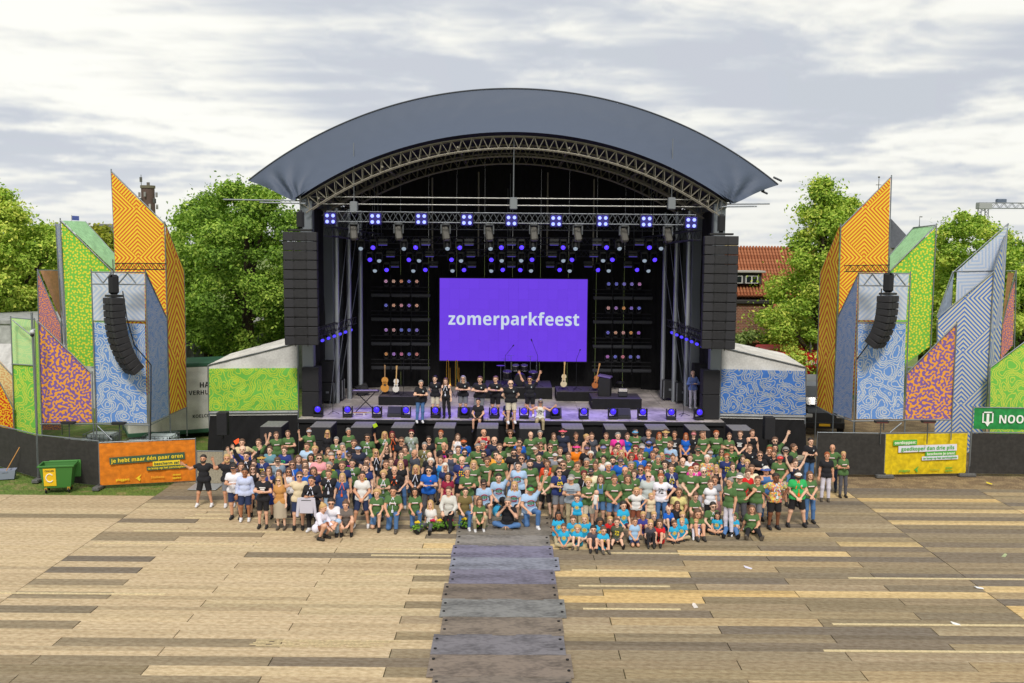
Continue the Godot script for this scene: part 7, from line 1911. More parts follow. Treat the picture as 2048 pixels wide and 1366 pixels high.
# ---------------------------------------------------------------- crowd
func crowd() -> void:
	rng.seed = 5
	make_heads()
	var tt := FastNoiseLite.new(); tt.seed = 71; tt.frequency = 0.03; tt.noise_type = FastNoiseLite.TYPE_CELLULAR; tt.cellular_return_type = FastNoiseLite.RETURN_CELL_VALUE; tt.domain_warp_enabled = true
	var pal := ["e8a020", "e86020", "3aa0c8", "d83a70", "f0d030", "4ab070", "e8e0d0"]
	tie_mat = tmat(tex_of(128, 128, func(x, y): return Color.html(pal[int(fposmod((tt.get_noise_2d(x, y) + 1.0) * 11.0, 7.0))])), 0.6, 0.9)
	var rows := PackedStringArray([
	"y|-10.40|0|-33.58|0.05|1.02|0|tee|1e1e24||shorts|1d1c20|d39c7c|s|2c221c|e4e4e8|b|person in black T-shirt and black shorts with both arms spread",
	"wl|-9.54|0|-33.58|0.20|1.03|0|tee|1e1e24||shorts|7d8088|d39c7c|s|c4a06a|e4e4e8|b|person in black T-shirt and grey shorts waving one raised hand",
	"a|-9.83|0|-36.39|0.20|1.02|0|tee|d8c49c||shorts|d9d0bc|dfae92|s|644836|2c2a28||person in beige shirt with hands on hips",
	"wl|-9.50|0|-34.97|0.10|1.04|0|tee|213a94|badge|pants|1e1d22|e9c0a6|b|8a8683|e4e4e8||person in blue jersey waving one raised hand",
	"u|-9.14|0|-34.22|-0.03|1.00|0|long|1c1c22||pants|1e1d22|e2b498|s|2c221c|2c2a28|l dfe3f4|person in black shirt and white lanyard with both arms raised",
	"h|-8.91|0|-32.06|-0.02|1.03|0|tee|e6e6ee||shorts|2a375c|d8a484|s|2c221c|222226|c 22242a|person in white T-shirt, black cap and navy shorts with hands held in front",
	"d|-8.86|0|-32.76|0.25|0.97|1|tee|1e1e24||pants|4f76aa|dfae92|l|644836|18181a||person in black T-shirt behind one in pale blue long-sleeved shirt",
	"d|-8.55|0|-31.78|0.17|0.99|0|long|c2ccec||shorts|2a375c|a9714f|s|2c221c|e4e4e8||person in pale blue long-sleeved shirt and navy shorts",
	"wr|-9.37|0|-36.70|-0.05|0.99|0|tee|4f7040|stripe|pants|4f76aa|e6b89c|s|644836|18181a||person in green T-shirt with one arm raised",
	"wl|-8.98|0|-38.08|0.32|1.00|0|tee|4f7040|stripe|pants|585860|dfae92|s|644836|2c2a28||person in green T-shirt and grey trousers waving one raised hand",
	"x|-8.56|0|-38.40|0.12|1.00|0|tee|4f7040|stripe|pants|585860|dfae92|s|644836|5a5248||person in green T-shirt and grey trousers with arms crossed",
	"wl|-7.85|0|-38.66|0.34|1.03|0|tee|4f7040|stripe|shorts|1d1c20|dfae92|s|644836|5a5248|c b8bac0|person in green T-shirt and grey cap waving one raised hand",
	"x|-8.55|0|-35.02|-0.17|1.03|0|tee|6796a4||pants|4f76aa|e9c0a6|s|644836|222226||person in teal polo with arms crossed",
	"x|-8.02|0|-35.09|-0.15|1.01|0|tee|2b3a80|greenp|pants|585860|e9c0a6|s|644836|222226||person in navy T-shirt with green print with arms crossed",
	"d|-8.44|0|-33.80|0.20|1.00|0|tee|26346e|yellow|pants|4f76aa|e2b498|s|2c221c|18181a|g,h c09a4c,l dfe3f4|person in navy T-shirt with yellow print, straw hat, sunglasses and white lanyard",
	"d|-7.80|0|-33.33|0.27|1.01|0|tee|7e90a0||shorts|5c83b4|e9c0a6|s|644836|222226|c 4a4030,l dfe3f4|person in grey polo, black cap and white lanyard",
	"d|-7.36|0|-33.29|0.08|0.95|1|tee|1360c4||pants|20304c|dfae92|l|644836|18181a|g,l dfe3f4|person in blue T-shirt, sunglasses and white lanyard",
	"d|-7.35|0|-34.10|0.35|0.96|1|tank|4c5062||pants|4f76aa|e9c0a6|l|644836|e4e4e8||person in dark grey tank top",
	"x|-7.36|0|-35.99|-0.18|0.99|0|tee|b4d0ec||pants|20304c|d8a484|s|644836|5a5248||person in light blue T-shirt with arms crossed",
	"d|-6.87|0|-35.13|0.13|1.03|0|tee|4f7040|stripe|pants|20304c|d8a484|s|c4a06a|222226||person in green T-shirt beside one in brown top",
	"d|-6.97|0|-34.63|-0.09|0.93|1|tank|e8e4e4||pants|4f76aa|d39c7c|l|2c221c|18181a||person in white top behind one in dark grey tank top",
	"x|-6.56|0|-33.65|0.22|1.04|0|tee|eba3ab||shorts|1d1c20|e6b89c|s|644836|222226|g|person in pink polo and sunglasses with arms crossed",
	"d|-6.88|0|-33.14|0.09|0.97|1|tee|2b3a80|greenp|shorts|d9d0bc|e9c0a6|l|644836|e4e4e8||person in navy T-shirt with green print",
	"d|-8.39|0|-32.45|0.26|0.97|1|tank|1a191d||shorts|5c83b4|e9c0a6|l|644836|2c2a28|g|person in black tank top, sunglasses and denim shorts",
	"d|-8.63|0|-33.47|-0.16|0.93|1|tee|1e1e24||pants|20304c|e9c0a6|u|644836|2c2a28||person in black T-shirt beside one in dark grey tank top",
	"d|-7.88|0|-32.15|0.01|0.97|1|dress|20347c||none|000000|dfae92|l|644836|18181a||person in dark blue dress",
	"x|-7.78|0|-31.00|0.00|1.02|0|tee|1e1e24|logo|shorts|1d1c20|dfae92|s|644836|2c2a28|c 55504a|person in black T-shirt with white print, grey cap and black shorts with arms crossed",
	"wl|-7.39|0|-31.73|-0.14|0.97|1|tee|1e1e24||pants|1e1d22|e2b498|l|644836|2c2a28||person in black T-shirt and black trousers waving one raised hand",
	"d|-7.17|0|-30.88|-0.09|0.96|1|tee|c08a4c||skirt|b4a894|e9c0a6|l|c4a06a|5a5248|g|person in tan T-shirt, sunglasses and beige long skirt",
	"d|-7.26|0|-32.34|0.19|0.93|1|tank|e8e4e4||pants|585860|d39c7c|l|644836|2c2a28|g,l dfe3f4|person in white top, sunglasses and white lanyard",
	"wl|-6.64|0|-30.88|0.20|1.04|0|tee|d9c8a8||shorts|2a375c|dfae92|s|644836|18181a|g|person in cream polo, sunglasses and navy shorts waving one raised hand",
	"d|-6.63|0|-32.06|-0.07|0.99|0|tee|1360c4||pants|4f76aa|e6b89c|s|644836|18181a||person in blue T-shirt",
	"d|-6.38|0|-32.33|0.16|0.95|1|tee|232f5e||shorts|5c83b4|d8a484|l|644836|5a5248||person in navy T-shirt beside one in blue denim dress",
	"h|-6.14|0|-30.67|-0.19|0.99|0|long|1c1c22||pants|1e1d22|d39c7c|s|2c221c|e4e4e8|l dfe3f4|person in black shirt, white lanyard and black trousers with hands held in front",
	"sq|-5.80|0|-29.90|1.10|0.95|1|long|e4e2f2||shorts|8e5038|dfae92|u|c4a06a|2c2a28||person in white blouse and rust brown shorts squatting",
	"sq|-5.52|0|-30.33|0.14|1.03|0|tee|e6e6ee||pants|a9c4e0|dfae92|s|2c221c|222226|g|person in white T-shirt, sunglasses and light blue jeans squatting",
	"sq|-5.02|0|-30.34|0.02|0.96|1|dress|6c6460||none|000000|dfae92|u|644836|18181a||person in grey patterned dress squatting",
	"d|-5.76|0|-31.63|-0.05|0.99|0|tee|1e1e24||pants|a9c4e0|d8a484|s|644836|222226|l dfe3f4|person in black T-shirt, white lanyard and light blue jeans",
	"d|-5.37|0|-31.48|0.04|0.95|1|dress|2f4f86||none|000000|e2b498|l|c4a06a|18181a|l f0641c|person in blue denim dress and orange lanyard",
	"d|-7.25|0|-39.00|-0.04|0.95|1|long|1c1c22||pants|20304c|d8a484|l|c4a06a|e4e4e8|g|person in black shirt and sunglasses behind one in light blue T-shirt",
	"d|-6.50|0|-37.04|0.01|1.01|0|tee|4f7040|stripe|pants|585860|e6b89c|s|8a8683|e4e4e8|l dfe3f4|person in green T-shirt and white lanyard behind one in light blue T-shirt",
	"d|-6.26|0|-38.63|0.32|1.04|0|tee|4f7040|stripe|pants|585860|d39c7c|s|8a8683|222226||person in green T-shirt beside one in grey green polo",
	"d|-6.03|0|-35.62|0.07|1.04|0|long|6f86c8||pants|585860|e6b89c|s|8a8683|2c2a28||person in blue shirt",
	"d|-6.59|0|-35.53|0.24|0.95|1|tee|9c8660||pants|20304c|e6b89c|l|644836|2c2a28||person in brown top",
	"d|-6.24|0|-34.36|-0.00|1.03|0|tee|4f7040|stripe|pants|4f76aa|e9c0a6|s|644836|222226|c a8a29c|person in green T-shirt and grey cap behind one in pink polo",
	"d|-5.90|0|-34.41|-0.06|1.03|0|tee|4f7040|stripe|shorts|5c83b4|d8a484|b|8a8683|2c2a28|g|person in green T-shirt and sunglasses behind one in pink polo",
	"wl|-5.40|0|-35.32|0.15|1.04|0|tee|262c42||shorts|5c83b4|e9c0a6|s|2c221c|18181a|c 8fb4dc|person in navy polo and blue cap waving one raised hand",
	"d|-5.79|0|-36.43|0.10|1.02|0|tee|1e1e24||pants|4f76aa|d8a484|s|644836|5a5248||person in black T-shirt behind one in brown top",
	"d|-5.50|0|-37.79|-0.05|1.00|0|tee|4f7040|stripe|shorts|5c83b4|d8a484|c|2c221c|e4e4e8|g,l dfe3f4|person in green T-shirt, sunglasses and white lanyard beside one in grey green polo",
	"wl|-4.92|0|-38.81|0.23|0.95|1|tee|4f7040|stripe|pants|a9c4e0|d39c7c|l|c4a06a|2c2a28|l dfe3f4|person in green T-shirt, white lanyard and light blue jeans waving one raised hand",
	"d|-4.62|0|-38.99|0.30|0.94|1|tank|1a191d||pants|20304c|d39c7c|l|6a1c22|5a5248|l f0641c|person in black tank top and orange lanyard",
	"d|-4.09|0|-37.07|0.02|1.01|0|tee|1e1e24||pants|585860|d39c7c|s|644836|222226|g|person in black T-shirt and sunglasses beside one in olive T-shirt",
	"d|-3.93|0|-38.64|0.06|1.01|0|tee|8e9a8c|badge|pants|a9c4e0|e9c0a6|s|6a1c22|18181a|g,l dfe3f4|person in grey green polo, sunglasses, white lanyard and light blue jeans",
	"wr|-4.82|0|-35.32|0.25|0.95|1|tank|1a191d||pants|585860|dfae92|l|c4a06a|2c2a28|g,l dfe3f4|person in black tank top, sunglasses and white lanyard with one arm raised",
	"d|-4.45|0|-35.91|0.16|0.97|1|tank|1a191d||shorts|d9d0bc|e9c0a6|l|644836|18181a|g|person in black tank top and sunglasses",
	"d|-3.73|0|-35.20|0.11|1.03|0|tee|4f7040|stripe|pants|4f76aa|dfae92|s|644836|5a5248||person in green T-shirt behind one in dark burgundy top",
	"d|-3.83|0|-34.29|0.12|1.04|0|tee|4a1c30||pants|4f76aa|e9c0a6|s|644836|18181a|l dfe3f4|person in dark burgundy top and white lanyard",
	"d|-3.39|0|-34.65|-0.80|1.03|0|tee|484c58||shorts|5c83b4|d39c7c|b|8a8683|e4e4e8||person in dark grey T-shirt beside one in dark burgundy top",
	"d|-5.58|0|-34.40|0.15|1.00|0|tee|1e1e24|pink|shorts|d9d0bc|e2b498|s|2c221c|5a5248|c 282838|person in black T-shirt with pink print and black cap",
	"d|-6.04|0|-33.77|0.19|1.00|0|tee|1e1e24|yellow|pants|585860|d39c7c|b|8a8683|5a5248|g|person in black T-shirt with yellow print and sunglasses",
	"d|-5.94|0|-32.40|-0.18|1.04|0|tee|4f7040|stripe|shorts|1d1c20|dfae92|s|8a8683|222226||person in green T-shirt behind one in blue denim dress",
	"d|-5.37|0|-33.27|0.05|0.99|0|tee|4f7040|stripe|pants|20304c|dfae92|s|2c221c|18181a|l dfe3f4|person in green T-shirt and white lanyard beside one in pink polo",
	"d|-5.56|0|-32.68|-0.02|1.02|0|tee|232f5e||pants|4f76aa|d8a484|s|644836|18181a||person in navy T-shirt behind one in blue denim dress",
	"d|-4.83|0|-33.72|-0.11|0.96|1|tank|1d2440||pants|1e1d22|e2b498|u|644836|e4e4e8||person in navy tank top",
	"d|-4.77|0|-32.80|-0.22|0.96|1|tee|26346e|yellow|shorts|5c83b4|e9c0a6|u|644836|2c2a28||person in navy T-shirt with yellow print and denim shorts",
	"d|-4.20|0|-32.95|0.26|1.01|0|tee|1e1e24||shorts|5c83b4|d8a484|s|644836|18181a||person in black T-shirt in front of one in dark burgundy top",
	"d|-4.11|0|-33.73|0.08|0.96|1|tee|4f7040|stripe|pants|20304c|e6b89c|u|644836|2c2a28|l dfe3f4|person in green T-shirt and white lanyard in front of one in dark burgundy top",
	"d|-3.69|0|-33.50|0.07|0.94|1|tee|1e1e24||pants|4f76aa|e9c0a6|l|c4a06a|e4e4e8||person in black T-shirt and blue jeans",
	"h|-4.06|0|-31.98|-0.07|0.94|1|tee|4f7040|stripe|pants|a9c4e0|e2b498|c|c4a06a|2c2a28|l dfe3f4|person in green T-shirt, white lanyard and light blue jeans with hands held in front",
	"a|-3.78|0|-32.05|0.00|1.01|0|tee|1a1a20|badge|shorts|d9d0bc|dfae92|b|8a8683|2c2a28|l f0641c|person in black polo, orange lanyard and cream shorts with hands on hips",
	"D|-4.72|0|-31.15|0.08|1.03|0|tee|dcdad8||shorts|2a375c|d39c7c|s|2c221c|e4e4e8||person in pale grey T-shirt and navy shorts standing with legs apart",
	"d|-3.14|0|-36.12|-0.03|1.01|0|tee|6e6a44||pants|585860|e2b498|s|8a8683|5a5248|l dfe3f4|person in olive T-shirt and white lanyard",
	"d|-3.04|0|-37.38|0.10|1.01|0|tee|1e1e24||shorts|1d1c20|dfae92|s|2c221c|222226|g|person in black T-shirt and sunglasses behind one in olive T-shirt",
	"d|-2.71|0|-38.59|-0.19|1.01|0|tee|4f7040|stripe|pants|4f76aa|d8a484|s|9c5024|2c2a28||person in green T-shirt beside one in grey green polo",
	"d|-2.12|0|-38.47|0.10|0.95|1|tank|e8e4e4||pants|585860|e9c0a6|l|644836|222226|l dfe3f4|person in white top and white lanyard",
	"d|-1.78|0|-36.73|-0.02|1.04|0|tee|1360c4||pants|4f76aa|d8a484|s|2c221c|222226|c c8602c,b|person in blue T-shirt and orange cap",
	"d|-1.04|0|-39.00|0.28|1.00|0|tank|b8142c|logo|shorts|5c83b4|d8a484|b|8a8683|18181a||person in red tank top",
	"d|-0.59|0|-37.33|0.06|1.01|0|tee|262c42||pants|585860|e2b498|b|8a8683|5a5248||person in navy polo beside one in orange cap",
	"d|-1.06|0|-36.35|-0.13|1.03|0|tee|232f5e||shorts|5c83b4|d8a484|s|8a8683|5a5248||person in navy T-shirt beside one in orange cap",
	"d|-1.26|0|-36.10|0.26|0.99|0|tee|4f7040|stripe|shorts|5c83b4|d8a484|s|8a8683|e4e4e8||person in green T-shirt in front of one in orange cap",
	"d|-0.41|0|-36.17|0.09|0.99|0|tee|4f7040|stripe|pants|4f76aa|e6b89c|s|644836|e4e4e8||person in green T-shirt beside one in orange cap",
	"d|-0.45|0|-34.41|-0.25|1.04|0|tee|f0a63a||shorts|1d1c20|e9c0a6|s|2c221c|5a5248|g|person in yellow orange T-shirt and sunglasses",
	"d|-1.89|0|-35.65|0.01|0.99|0|tee|4f7040|stripe|pants|4f76aa|e6b89c|s|644836|2c2a28||person in green T-shirt in front of one in orange cap",
	"d|-2.50|0|-36.07|0.19|1.02|0|tee|1e1e24|pink|shorts|1d1c20|d8a484|b|8a8683|222226|l f0641c|person in black T-shirt with pink print and orange lanyard",
	"d|-2.14|0|-34.86|0.15|1.00|0|tank|4c5062||shorts|5c83b4|dfae92|s|2c221c|5a5248|c 242c44|person in dark grey tank top and black cap",
	"d|-2.78|0|-34.46|0.31|1.00|0|tee|1e1e24||shorts|d9d0bc|e2b498|b|8a8683|222226||person in black T-shirt beside one in turquoise tank top",
	"d|-1.60|0|-34.93|0.17|1.02|0|tee|4f7040|stripe|pants|1e1d22|e6b89c|s|2c221c|222226|g,b|person in green T-shirt and sunglasses beside one in turquoise tank top",
	"d|-1.00|0|-34.79|-0.10|1.00|0|tee|4f7040|stripe|pants|20304c|e2b498|s|2c221c|2c2a28|g,b|person in green T-shirt and sunglasses beside one in yellow orange T-shirt",
	"d|-2.78|0|-33.84|-0.04|0.95|1|long|1c2440||shorts|d9d0bc|e9c0a6|c|d8d4cc|2c2a28||person in navy jacket",
	"d|-2.39|0|-34.10|-0.25|0.96|1|tank|2f8fdc||pants|585860|e6b89c|u|644836|222226||person in turquoise tank top",
	"d|-2.15|0|-33.12|0.26|0.95|1|tee|232f5e||shorts|2a375c|d39c7c|l|d8d4cc|2c2a28||person in navy T-shirt and navy shorts",
	"d|-1.66|0|-33.46|-0.02|1.04|0|tee|26346e|yellow|shorts|1d1c20|e6b89c|b|8a8683|2c2a28|l f0641c|person in navy T-shirt with yellow print and orange lanyard",
	"d|-1.31|0|-33.39|0.06|0.97|1|tee|4f7040|stripe|shorts|1d1c20|e2b498|l|c4a06a|18181a||person in green T-shirt and black shorts",
	"d|-0.83|0|-33.93|0.09|0.96|1|tee|4f7040|stripe|pants|585860|d39c7c|c|644836|18181a||person in green T-shirt and grey trousers in front of one in yellow orange T-shirt",
	"d|-0.36|0|-33.77|-0.01|1.04|0|tee|4f7040|stripe|pants|585860|d8a484|b|8a8683|18181a|b|person in green T-shirt and grey trousers in front of one in yellow orange T-shirt",
	"c|-3.10|0|-32.65|-0.13|0.96|1|tee|1e1e24||pants|1e1d22|d39c7c|l|c4a06a|18181a|l dfe3f4|person in black T-shirt, white lanyard and black trousers with hands clasped",
	"h|-2.70|0|-32.18|-0.08|1.00|0|tee|1360c4|heart|pants|585860|e6b89c|s|2c221c|2c2a28|g|person in blue T-shirt with red heart, sunglasses and grey trousers with hands held in front",
	"d|-2.06|0|-31.80|0.07|0.93|1|tee|8e1a3c||skirt|b4848c|d8a484|l|2c221c|222226||person in burgundy T-shirt and pink patterned skirt",
	"h|-1.38|0|-31.85|0.25|1.02|0|tee|4f7040|stripe|pants|a9c4e0|d8a484|c|8a8683|e4e4e8||person in green T-shirt and light blue jeans with hands held in front",
	"x|0.01|0|-38.96|0.03|0.99|0|tee|4f7040|stripe|shorts|d9d0bc|d39c7c|c|644836|5a5248|g|person in green T-shirt and sunglasses with arms crossed",
	"d|0.30|0|-37.01|-0.20|1.01|0|tee|1360c4||pants|20304c|e2b498|s|2c221c|e4e4e8|g|person in blue T-shirt and sunglasses",
	"d|0.69|0|-38.32|0.12|1.02|0|tee|4f7040|stripe|pants|4f76aa|e6b89c|b|8a8683|2c2a28||person in green T-shirt beside one in striped bucket hat",
	"wl|1.12|0|-38.83|0.08|1.00|0|tee|4f7040|stripe|pants|1e1d22|e6b89c|s|8a8683|e4e4e8||person in green T-shirt waving one raised hand beside one in striped bucket hat",
	"d|1.71|0|-39.00|0.26|0.93|1|tee|4f7040|stripe|pants|4f76aa|e6b89c|l|644836|18181a||person in green T-shirt beside one in striped bucket hat",
	"d|2.04|0|-39.00|-0.24|1.03|0|tee|262c42||pants|1e1d22|e6b89c|s|2c221c|2c2a28|g,h d8586c,b|person in navy polo, striped bucket hat, sunglasses and black trousers",
	"d|2.49|0|-39.00|0.19|0.93|1|tee|1e1e24|yellow|pants|1e1d22|d39c7c|u|644836|5a5248||person in black T-shirt with yellow print",
	"d|2.88|0|-38.38|0.90|0.97|1|tank|1a191d||shorts|d9d0bc|dfae92|p|c4a06a|5a5248||person in black tank top beside one in striped bucket hat",
	"d|3.19|0|-39.00|0.03|0.93|1|tee|484c58||pants|585860|e6b89c|u|644836|e4e4e8||person in dark grey T-shirt beside one in striped bucket hat",
	"d|0.33|0|-35.87|-0.07|0.99|0|tee|262c42||pants|1e1d22|d39c7c|s|644836|222226||person in navy polo behind one in yellow orange T-shirt",
	"d|0.07|0|-35.21|0.04|0.99|0|long|1c1c22||pants|4f76aa|e2b498|s|2c221c|e4e4e8|g,b|person in black shirt and sunglasses behind one in yellow orange T-shirt",
	"d|0.87|0|-35.65|-0.90|1.03|0|tee|4f7040|stripe|pants|585860|e6b89c|s|644836|e4e4e8|c d4cec4|person in green T-shirt and grey cap beside one in pink bucket hat",
	"d|1.11|0|-36.86|-0.10|0.94|1|tank|1d2440||shorts|d9d0bc|d8a484|u|644836|5a5248|g|person in navy tank top and sunglasses",
	"d|1.47|0|-35.99|0.09|1.02|0|tee|4f7040|stripe|pants|4f76aa|dfae92|s|644836|e4e4e8|g|person in green T-shirt and sunglasses beside one in pink bucket hat",
	"d|1.76|0|-35.60|0.01|0.99|0|tee|4f7040|stripe|shorts|5c83b4|e2b498|s|644836|222226||person in green T-shirt beside one in pink bucket hat",
	"d|1.49|0|-34.74|-0.17|1.00|0|tee|8d919c||pants|1e1d22|e2b498|s|644836|2c2a28|c c8ccce|person in grey T-shirt and grey cap",
	"d|2.33|0|-35.85|0.24|1.03|0|tee|ef8210||shorts|5c83b4|e2b498|s|644836|2c2a28|h e83c90|person in orange shirt and pink bucket hat",
	"d|2.76|0|-35.69|0.10|1.03|0|tee|1e1e24||pants|20304c|d8a484|s|644836|18181a|g,c 4c4478|person in black T-shirt, blue cap and sunglasses",
	"d|2.87|0|-35.40|-0.12|0.93|1|tee|4f7040|stripe|pants|4f76aa|d39c7c|c|d8d4cc|18181a||person in green T-shirt beside one in pink bucket hat",
	"d|0.91|0|-34.21|0.19|1.02|0|tee|262c42||pants|4f76aa|e6b89c|s|2c221c|e4e4e8||person in navy polo beside one in orange red blouse",
	"d|0.31|0|-34.04|-0.07|1.02|0|tee|8d919c||shorts|d9d0bc|dfae92|s|644836|18181a|g|person in grey T-shirt and sunglasses",
	"d|0.27|0|-32.84|-0.22|1.01|0|tee|a8c4e4|hek|shorts|1d1c20|e9c0a6|s|2c221c|e4e4e8||person in pale blue T-shirt with HEK print and black shorts",
	"d|0.68|0|-33.14|0.12|1.02|0|tee|4f7040|stripe|pants|84643c|e2b498|s|2c221c|5a5248|b|person in green T-shirt and brown trousers",
	"d|1.22|0|-33.83|0.09|0.93|1|long|e5532a||pants|585860|d8a484|c|644836|2c2a28||person in orange red blouse",
	"d|1.61|0|-33.81|0.25|1.00|0|tee|6e6a44||pants|1e1d22|e6b89c|s|2c221c|5a5248|c c4c0bc,b|person in olive T-shirt and grey cap",
	"d|1.73|0|-33.04|-0.22|1.02|0|tee|1e1e24||shorts|1d1c20|dfae92|s|644836|5a5248|g|person in black T-shirt, sunglasses and black shorts",
	"d|2.06|0|-34.84|-0.14|0.96|1|tee|4f7040|stripe|pants|20304c|dfae92|u|644836|e4e4e8||person in green T-shirt in front of one in pink bucket hat",
	"d|2.22|0|-32.70|-0.09|1.04|0|tee|4f7040|stripe|pants|20304c|d8a484|s|644836|222226||person in green T-shirt behind one in green T-shirt under denim dungarees",
	"d|2.50|0|-33.37|-0.14|1.03|0|tee|4f7040|stripe|pants|20304c|d39c7c|s|8a8683|222226||person in green T-shirt beside one in orange red blouse",
	"d|3.17|0|-34.44|-0.30|0.96|1|tank|e8e4e4||pants|20304c|e2b498|s|2c221c|2c2a28||person in white top in front of one in pink bucket hat",
	"d|2.86|0|-33.30|-0.21|0.97|1|tee|4f7040|stripe|shorts|1d1c20|d39c7c|u|644836|18181a||person in green T-shirt behind one in green T-shirt under denim dungarees",
	"d|2.66|0|-32.25|-0.21|0.99|0|tee|eee6c4||pants|4f76aa|e6b89c|s|2c221c|e4e4e8|c 34364c,b|person in cream T-shirt and grey cap",
	"d|2.36|0|-32.25|0.19|0.93|1|tee|1a1a20|badge|shorts|5c83b4|d8a484|c|6a1c22|e4e4e8|l dfe3f4|person in black polo, white lanyard and denim shorts",
	"D|1.11|0|-32.56|-0.29|0.95|1|tee|4f7040|stripe|shorts|1d1c20|e9c0a6|u|644836|5a5248||person in green T-shirt and black shorts standing with legs apart",
	"h|1.55|0|-32.11|0.22|1.01|0|tee|26346e|yellow|shorts|7d8088|e2b498|s|2c221c|2c2a28|g,l ecd22c|person in navy yellow-print T-shirt, sunglasses, yellow lanyard and grey shorts with hands held in front",
	"h|1.95|0|-31.10|-0.25|1.00|0|tee|a6b0ba|stripes|pants|b4a684|d8a484|s|8a8683|2c2a28|c b4b4b0|person in striped grey polo, grey cap and tan trousers with hands held in front",
	"d|3.38|0|-36.22|-0.11|0.99|0|tee|4f7040|stripe|pants|585860|e6b89c|s|2c221c|5a5248|c 6a7ab8|person in green T-shirt and blue cap beside one in pink bucket hat",
	"d|3.67|0|-39.00|-0.01|0.94|1|tee|4f7040|stripe|shorts|d9d0bc|dfae92|p|644836|18181a||person in green T-shirt beside one in striped bucket hat",
	"d|4.10|0|-38.61|0.05|0.99|0|tee|e0359c||pants|585860|e9c0a6|s|8a8683|e4e4e8|l dfe3f4|person in magenta shirt and white lanyard",
	"c|4.59|0|-39.00|-0.14|0.93|1|tee|1360c4|heart|pants|1e1d22|e6b89c|u|644836|18181a||person in blue T-shirt with red heart and black trousers with hands clasped",
	"d|4.89|0|-39.00|0.05|1.03|0|tee|4f7040|stripe|pants|20304c|e6b89c|s|2c221c|222226|c 38a4d8,b|person in green T-shirt and blue cap beside one in pink cap",
	"wl|5.34|0|-38.90|-0.28|1.03|0|tee|484c58||shorts|d9d0bc|dfae92|s|644836|e4e4e8||person in dark grey T-shirt waving one raised hand",
	"d|5.74|0|-39.00|0.03|0.96|1|tee|4f7040|stripe|shorts|5c83b4|d8a484|l|9c5024|e4e4e8||person in green T-shirt beside one in pink cap",
	"d|6.06|0|-39.00|-0.24|1.03|0|tee|4f7040|stripe|pants|585860|e6b89c|s|644836|e4e4e8|h c8a868|person in green T-shirt and straw hat",
	"d|6.45|0|-38.97|-0.31|0.99|0|tee|1e1e24|logo|shorts|1d1c20|d39c7c|s|644836|5a5248||person in black T-shirt with white print",
	"c|6.85|0|-39.00|-0.16|0.95|1|tee|1360c4||pants|1e1d22|d39c7c|l|9c5024|222226||person in blue T-shirt and black trousers with hands clasped",
	"d|7.09|0|-39.00|-0.21|1.00|0|long|1a1a1e|badge|shorts|d9d0bc|e9c0a6|s|644836|5a5248|c c06478|person in black jacket and pink cap",
	"d|3.85|0|-36.15|0.11|1.03|0|tee|cf1f24||shorts|d9d0bc|dfae92|s|2c221c|e4e4e8||person in red T-shirt",
	"d|3.77|0|-35.58|0.04|1.00|0|tee|4f7040|stripe|shorts|1d1c20|e6b89c|s|644836|2c2a28||person in green T-shirt beside one in pink bucket hat",
	"d|3.98|0|-35.52|-0.07|0.95|1|tee|4f7040|stripe|shorts|5c83b4|e6b89c|l|c4a06a|18181a|l f0641c|person in green T-shirt and orange lanyard",
	"d|4.47|0|-35.94|-0.31|1.01|0|tee|cf1f24||pants|4f76aa|dfae92|s|6a1c22|18181a|g|person in red T-shirt and sunglasses",
	"d|4.69|0|-36.08|0.06|1.02|0|tee|4f7040|stripe|pants|20304c|e6b89c|s|8a8683|18181a|c b8b4b8|person in green T-shirt and grey cap behind one in black floral blouse",
	"d|5.13|0|-37.15|0.18|1.00|0|tee|1360c4||shorts|d9d0bc|e6b89c|s|2c221c|5a5248|c 4c6cb4,b|person in blue T-shirt and blue cap behind one in black floral blouse",
	"d|5.28|0|-35.88|-0.32|0.99|0|tee|232f5e||shorts|1d1c20|d39c7c|s|2c221c|5a5248|b|person in navy T-shirt behind one in black floral blouse",
	"d|5.88|0|-36.71|-0.80|1.01|0|tee|a8c4e4|hek|pants|4f76aa|e6b89c|s|644836|2c2a28|b|person in pale blue T-shirt with HEK print",
	"d|4.93|0|-34.88|-0.31|1.01|0|tee|4f7040|stripe|shorts|5c83b4|d39c7c|s|644836|18181a|l dfe3f4|person in green T-shirt and white lanyard beside one in black floral blouse",
	"d|4.49|0|-34.77|0.06|0.99|0|tee|1360c4|heart|shorts|1d1c20|dfae92|s|644836|222226|l dfe3f4|person in blue T-shirt with red heart and white lanyard",
	"d|3.52|0|-33.77|-0.19|1.02|0|tee|1360c4|heart|shorts|1d1c20|e2b498|s|2c221c|2c2a28|l f0641c,b|person in blue T-shirt with red heart and orange lanyard",
	"d|3.73|0|-33.57|-0.02|1.04|0|tee|1360c4||pants|1e1d22|e6b89c|s|644836|222226|c 343c5c|person in blue T-shirt and blue cap behind one in red and white shirt",
	"d|4.17|0|-34.71|-0.21|0.97|1|tee|4f7040|stripe|pants|1e1d22|d39c7c|c|644836|222226||person in green T-shirt beside one in black floral blouse",
	"d|5.03|0|-34.28|-0.10|0.99|0|tee|4f7040|stripe|pants|20304c|d8a484|s|8a8683|18181a||person in green T-shirt beside one in black floral blouse",
	"d|5.34|0|-34.99|-0.34|0.96|1|tee|1e1e24||pants|585860|d39c7c|l|c4a06a|e4e4e8|l dfe3f4|person in black T-shirt and white lanyard",
	"d|5.71|0|-34.75|-0.04|0.96|1|tee|2a2a2a|yellow|shorts|d9d0bc|dfae92|u|644836|2c2a28||person in black floral blouse",
	"d|5.85|0|-33.93|0.09|0.99|0|tee|4f7040|stripe|shorts|d9d0bc|e6b89c|b|8a8683|5a5248||person in green T-shirt in front of one in black floral blouse",
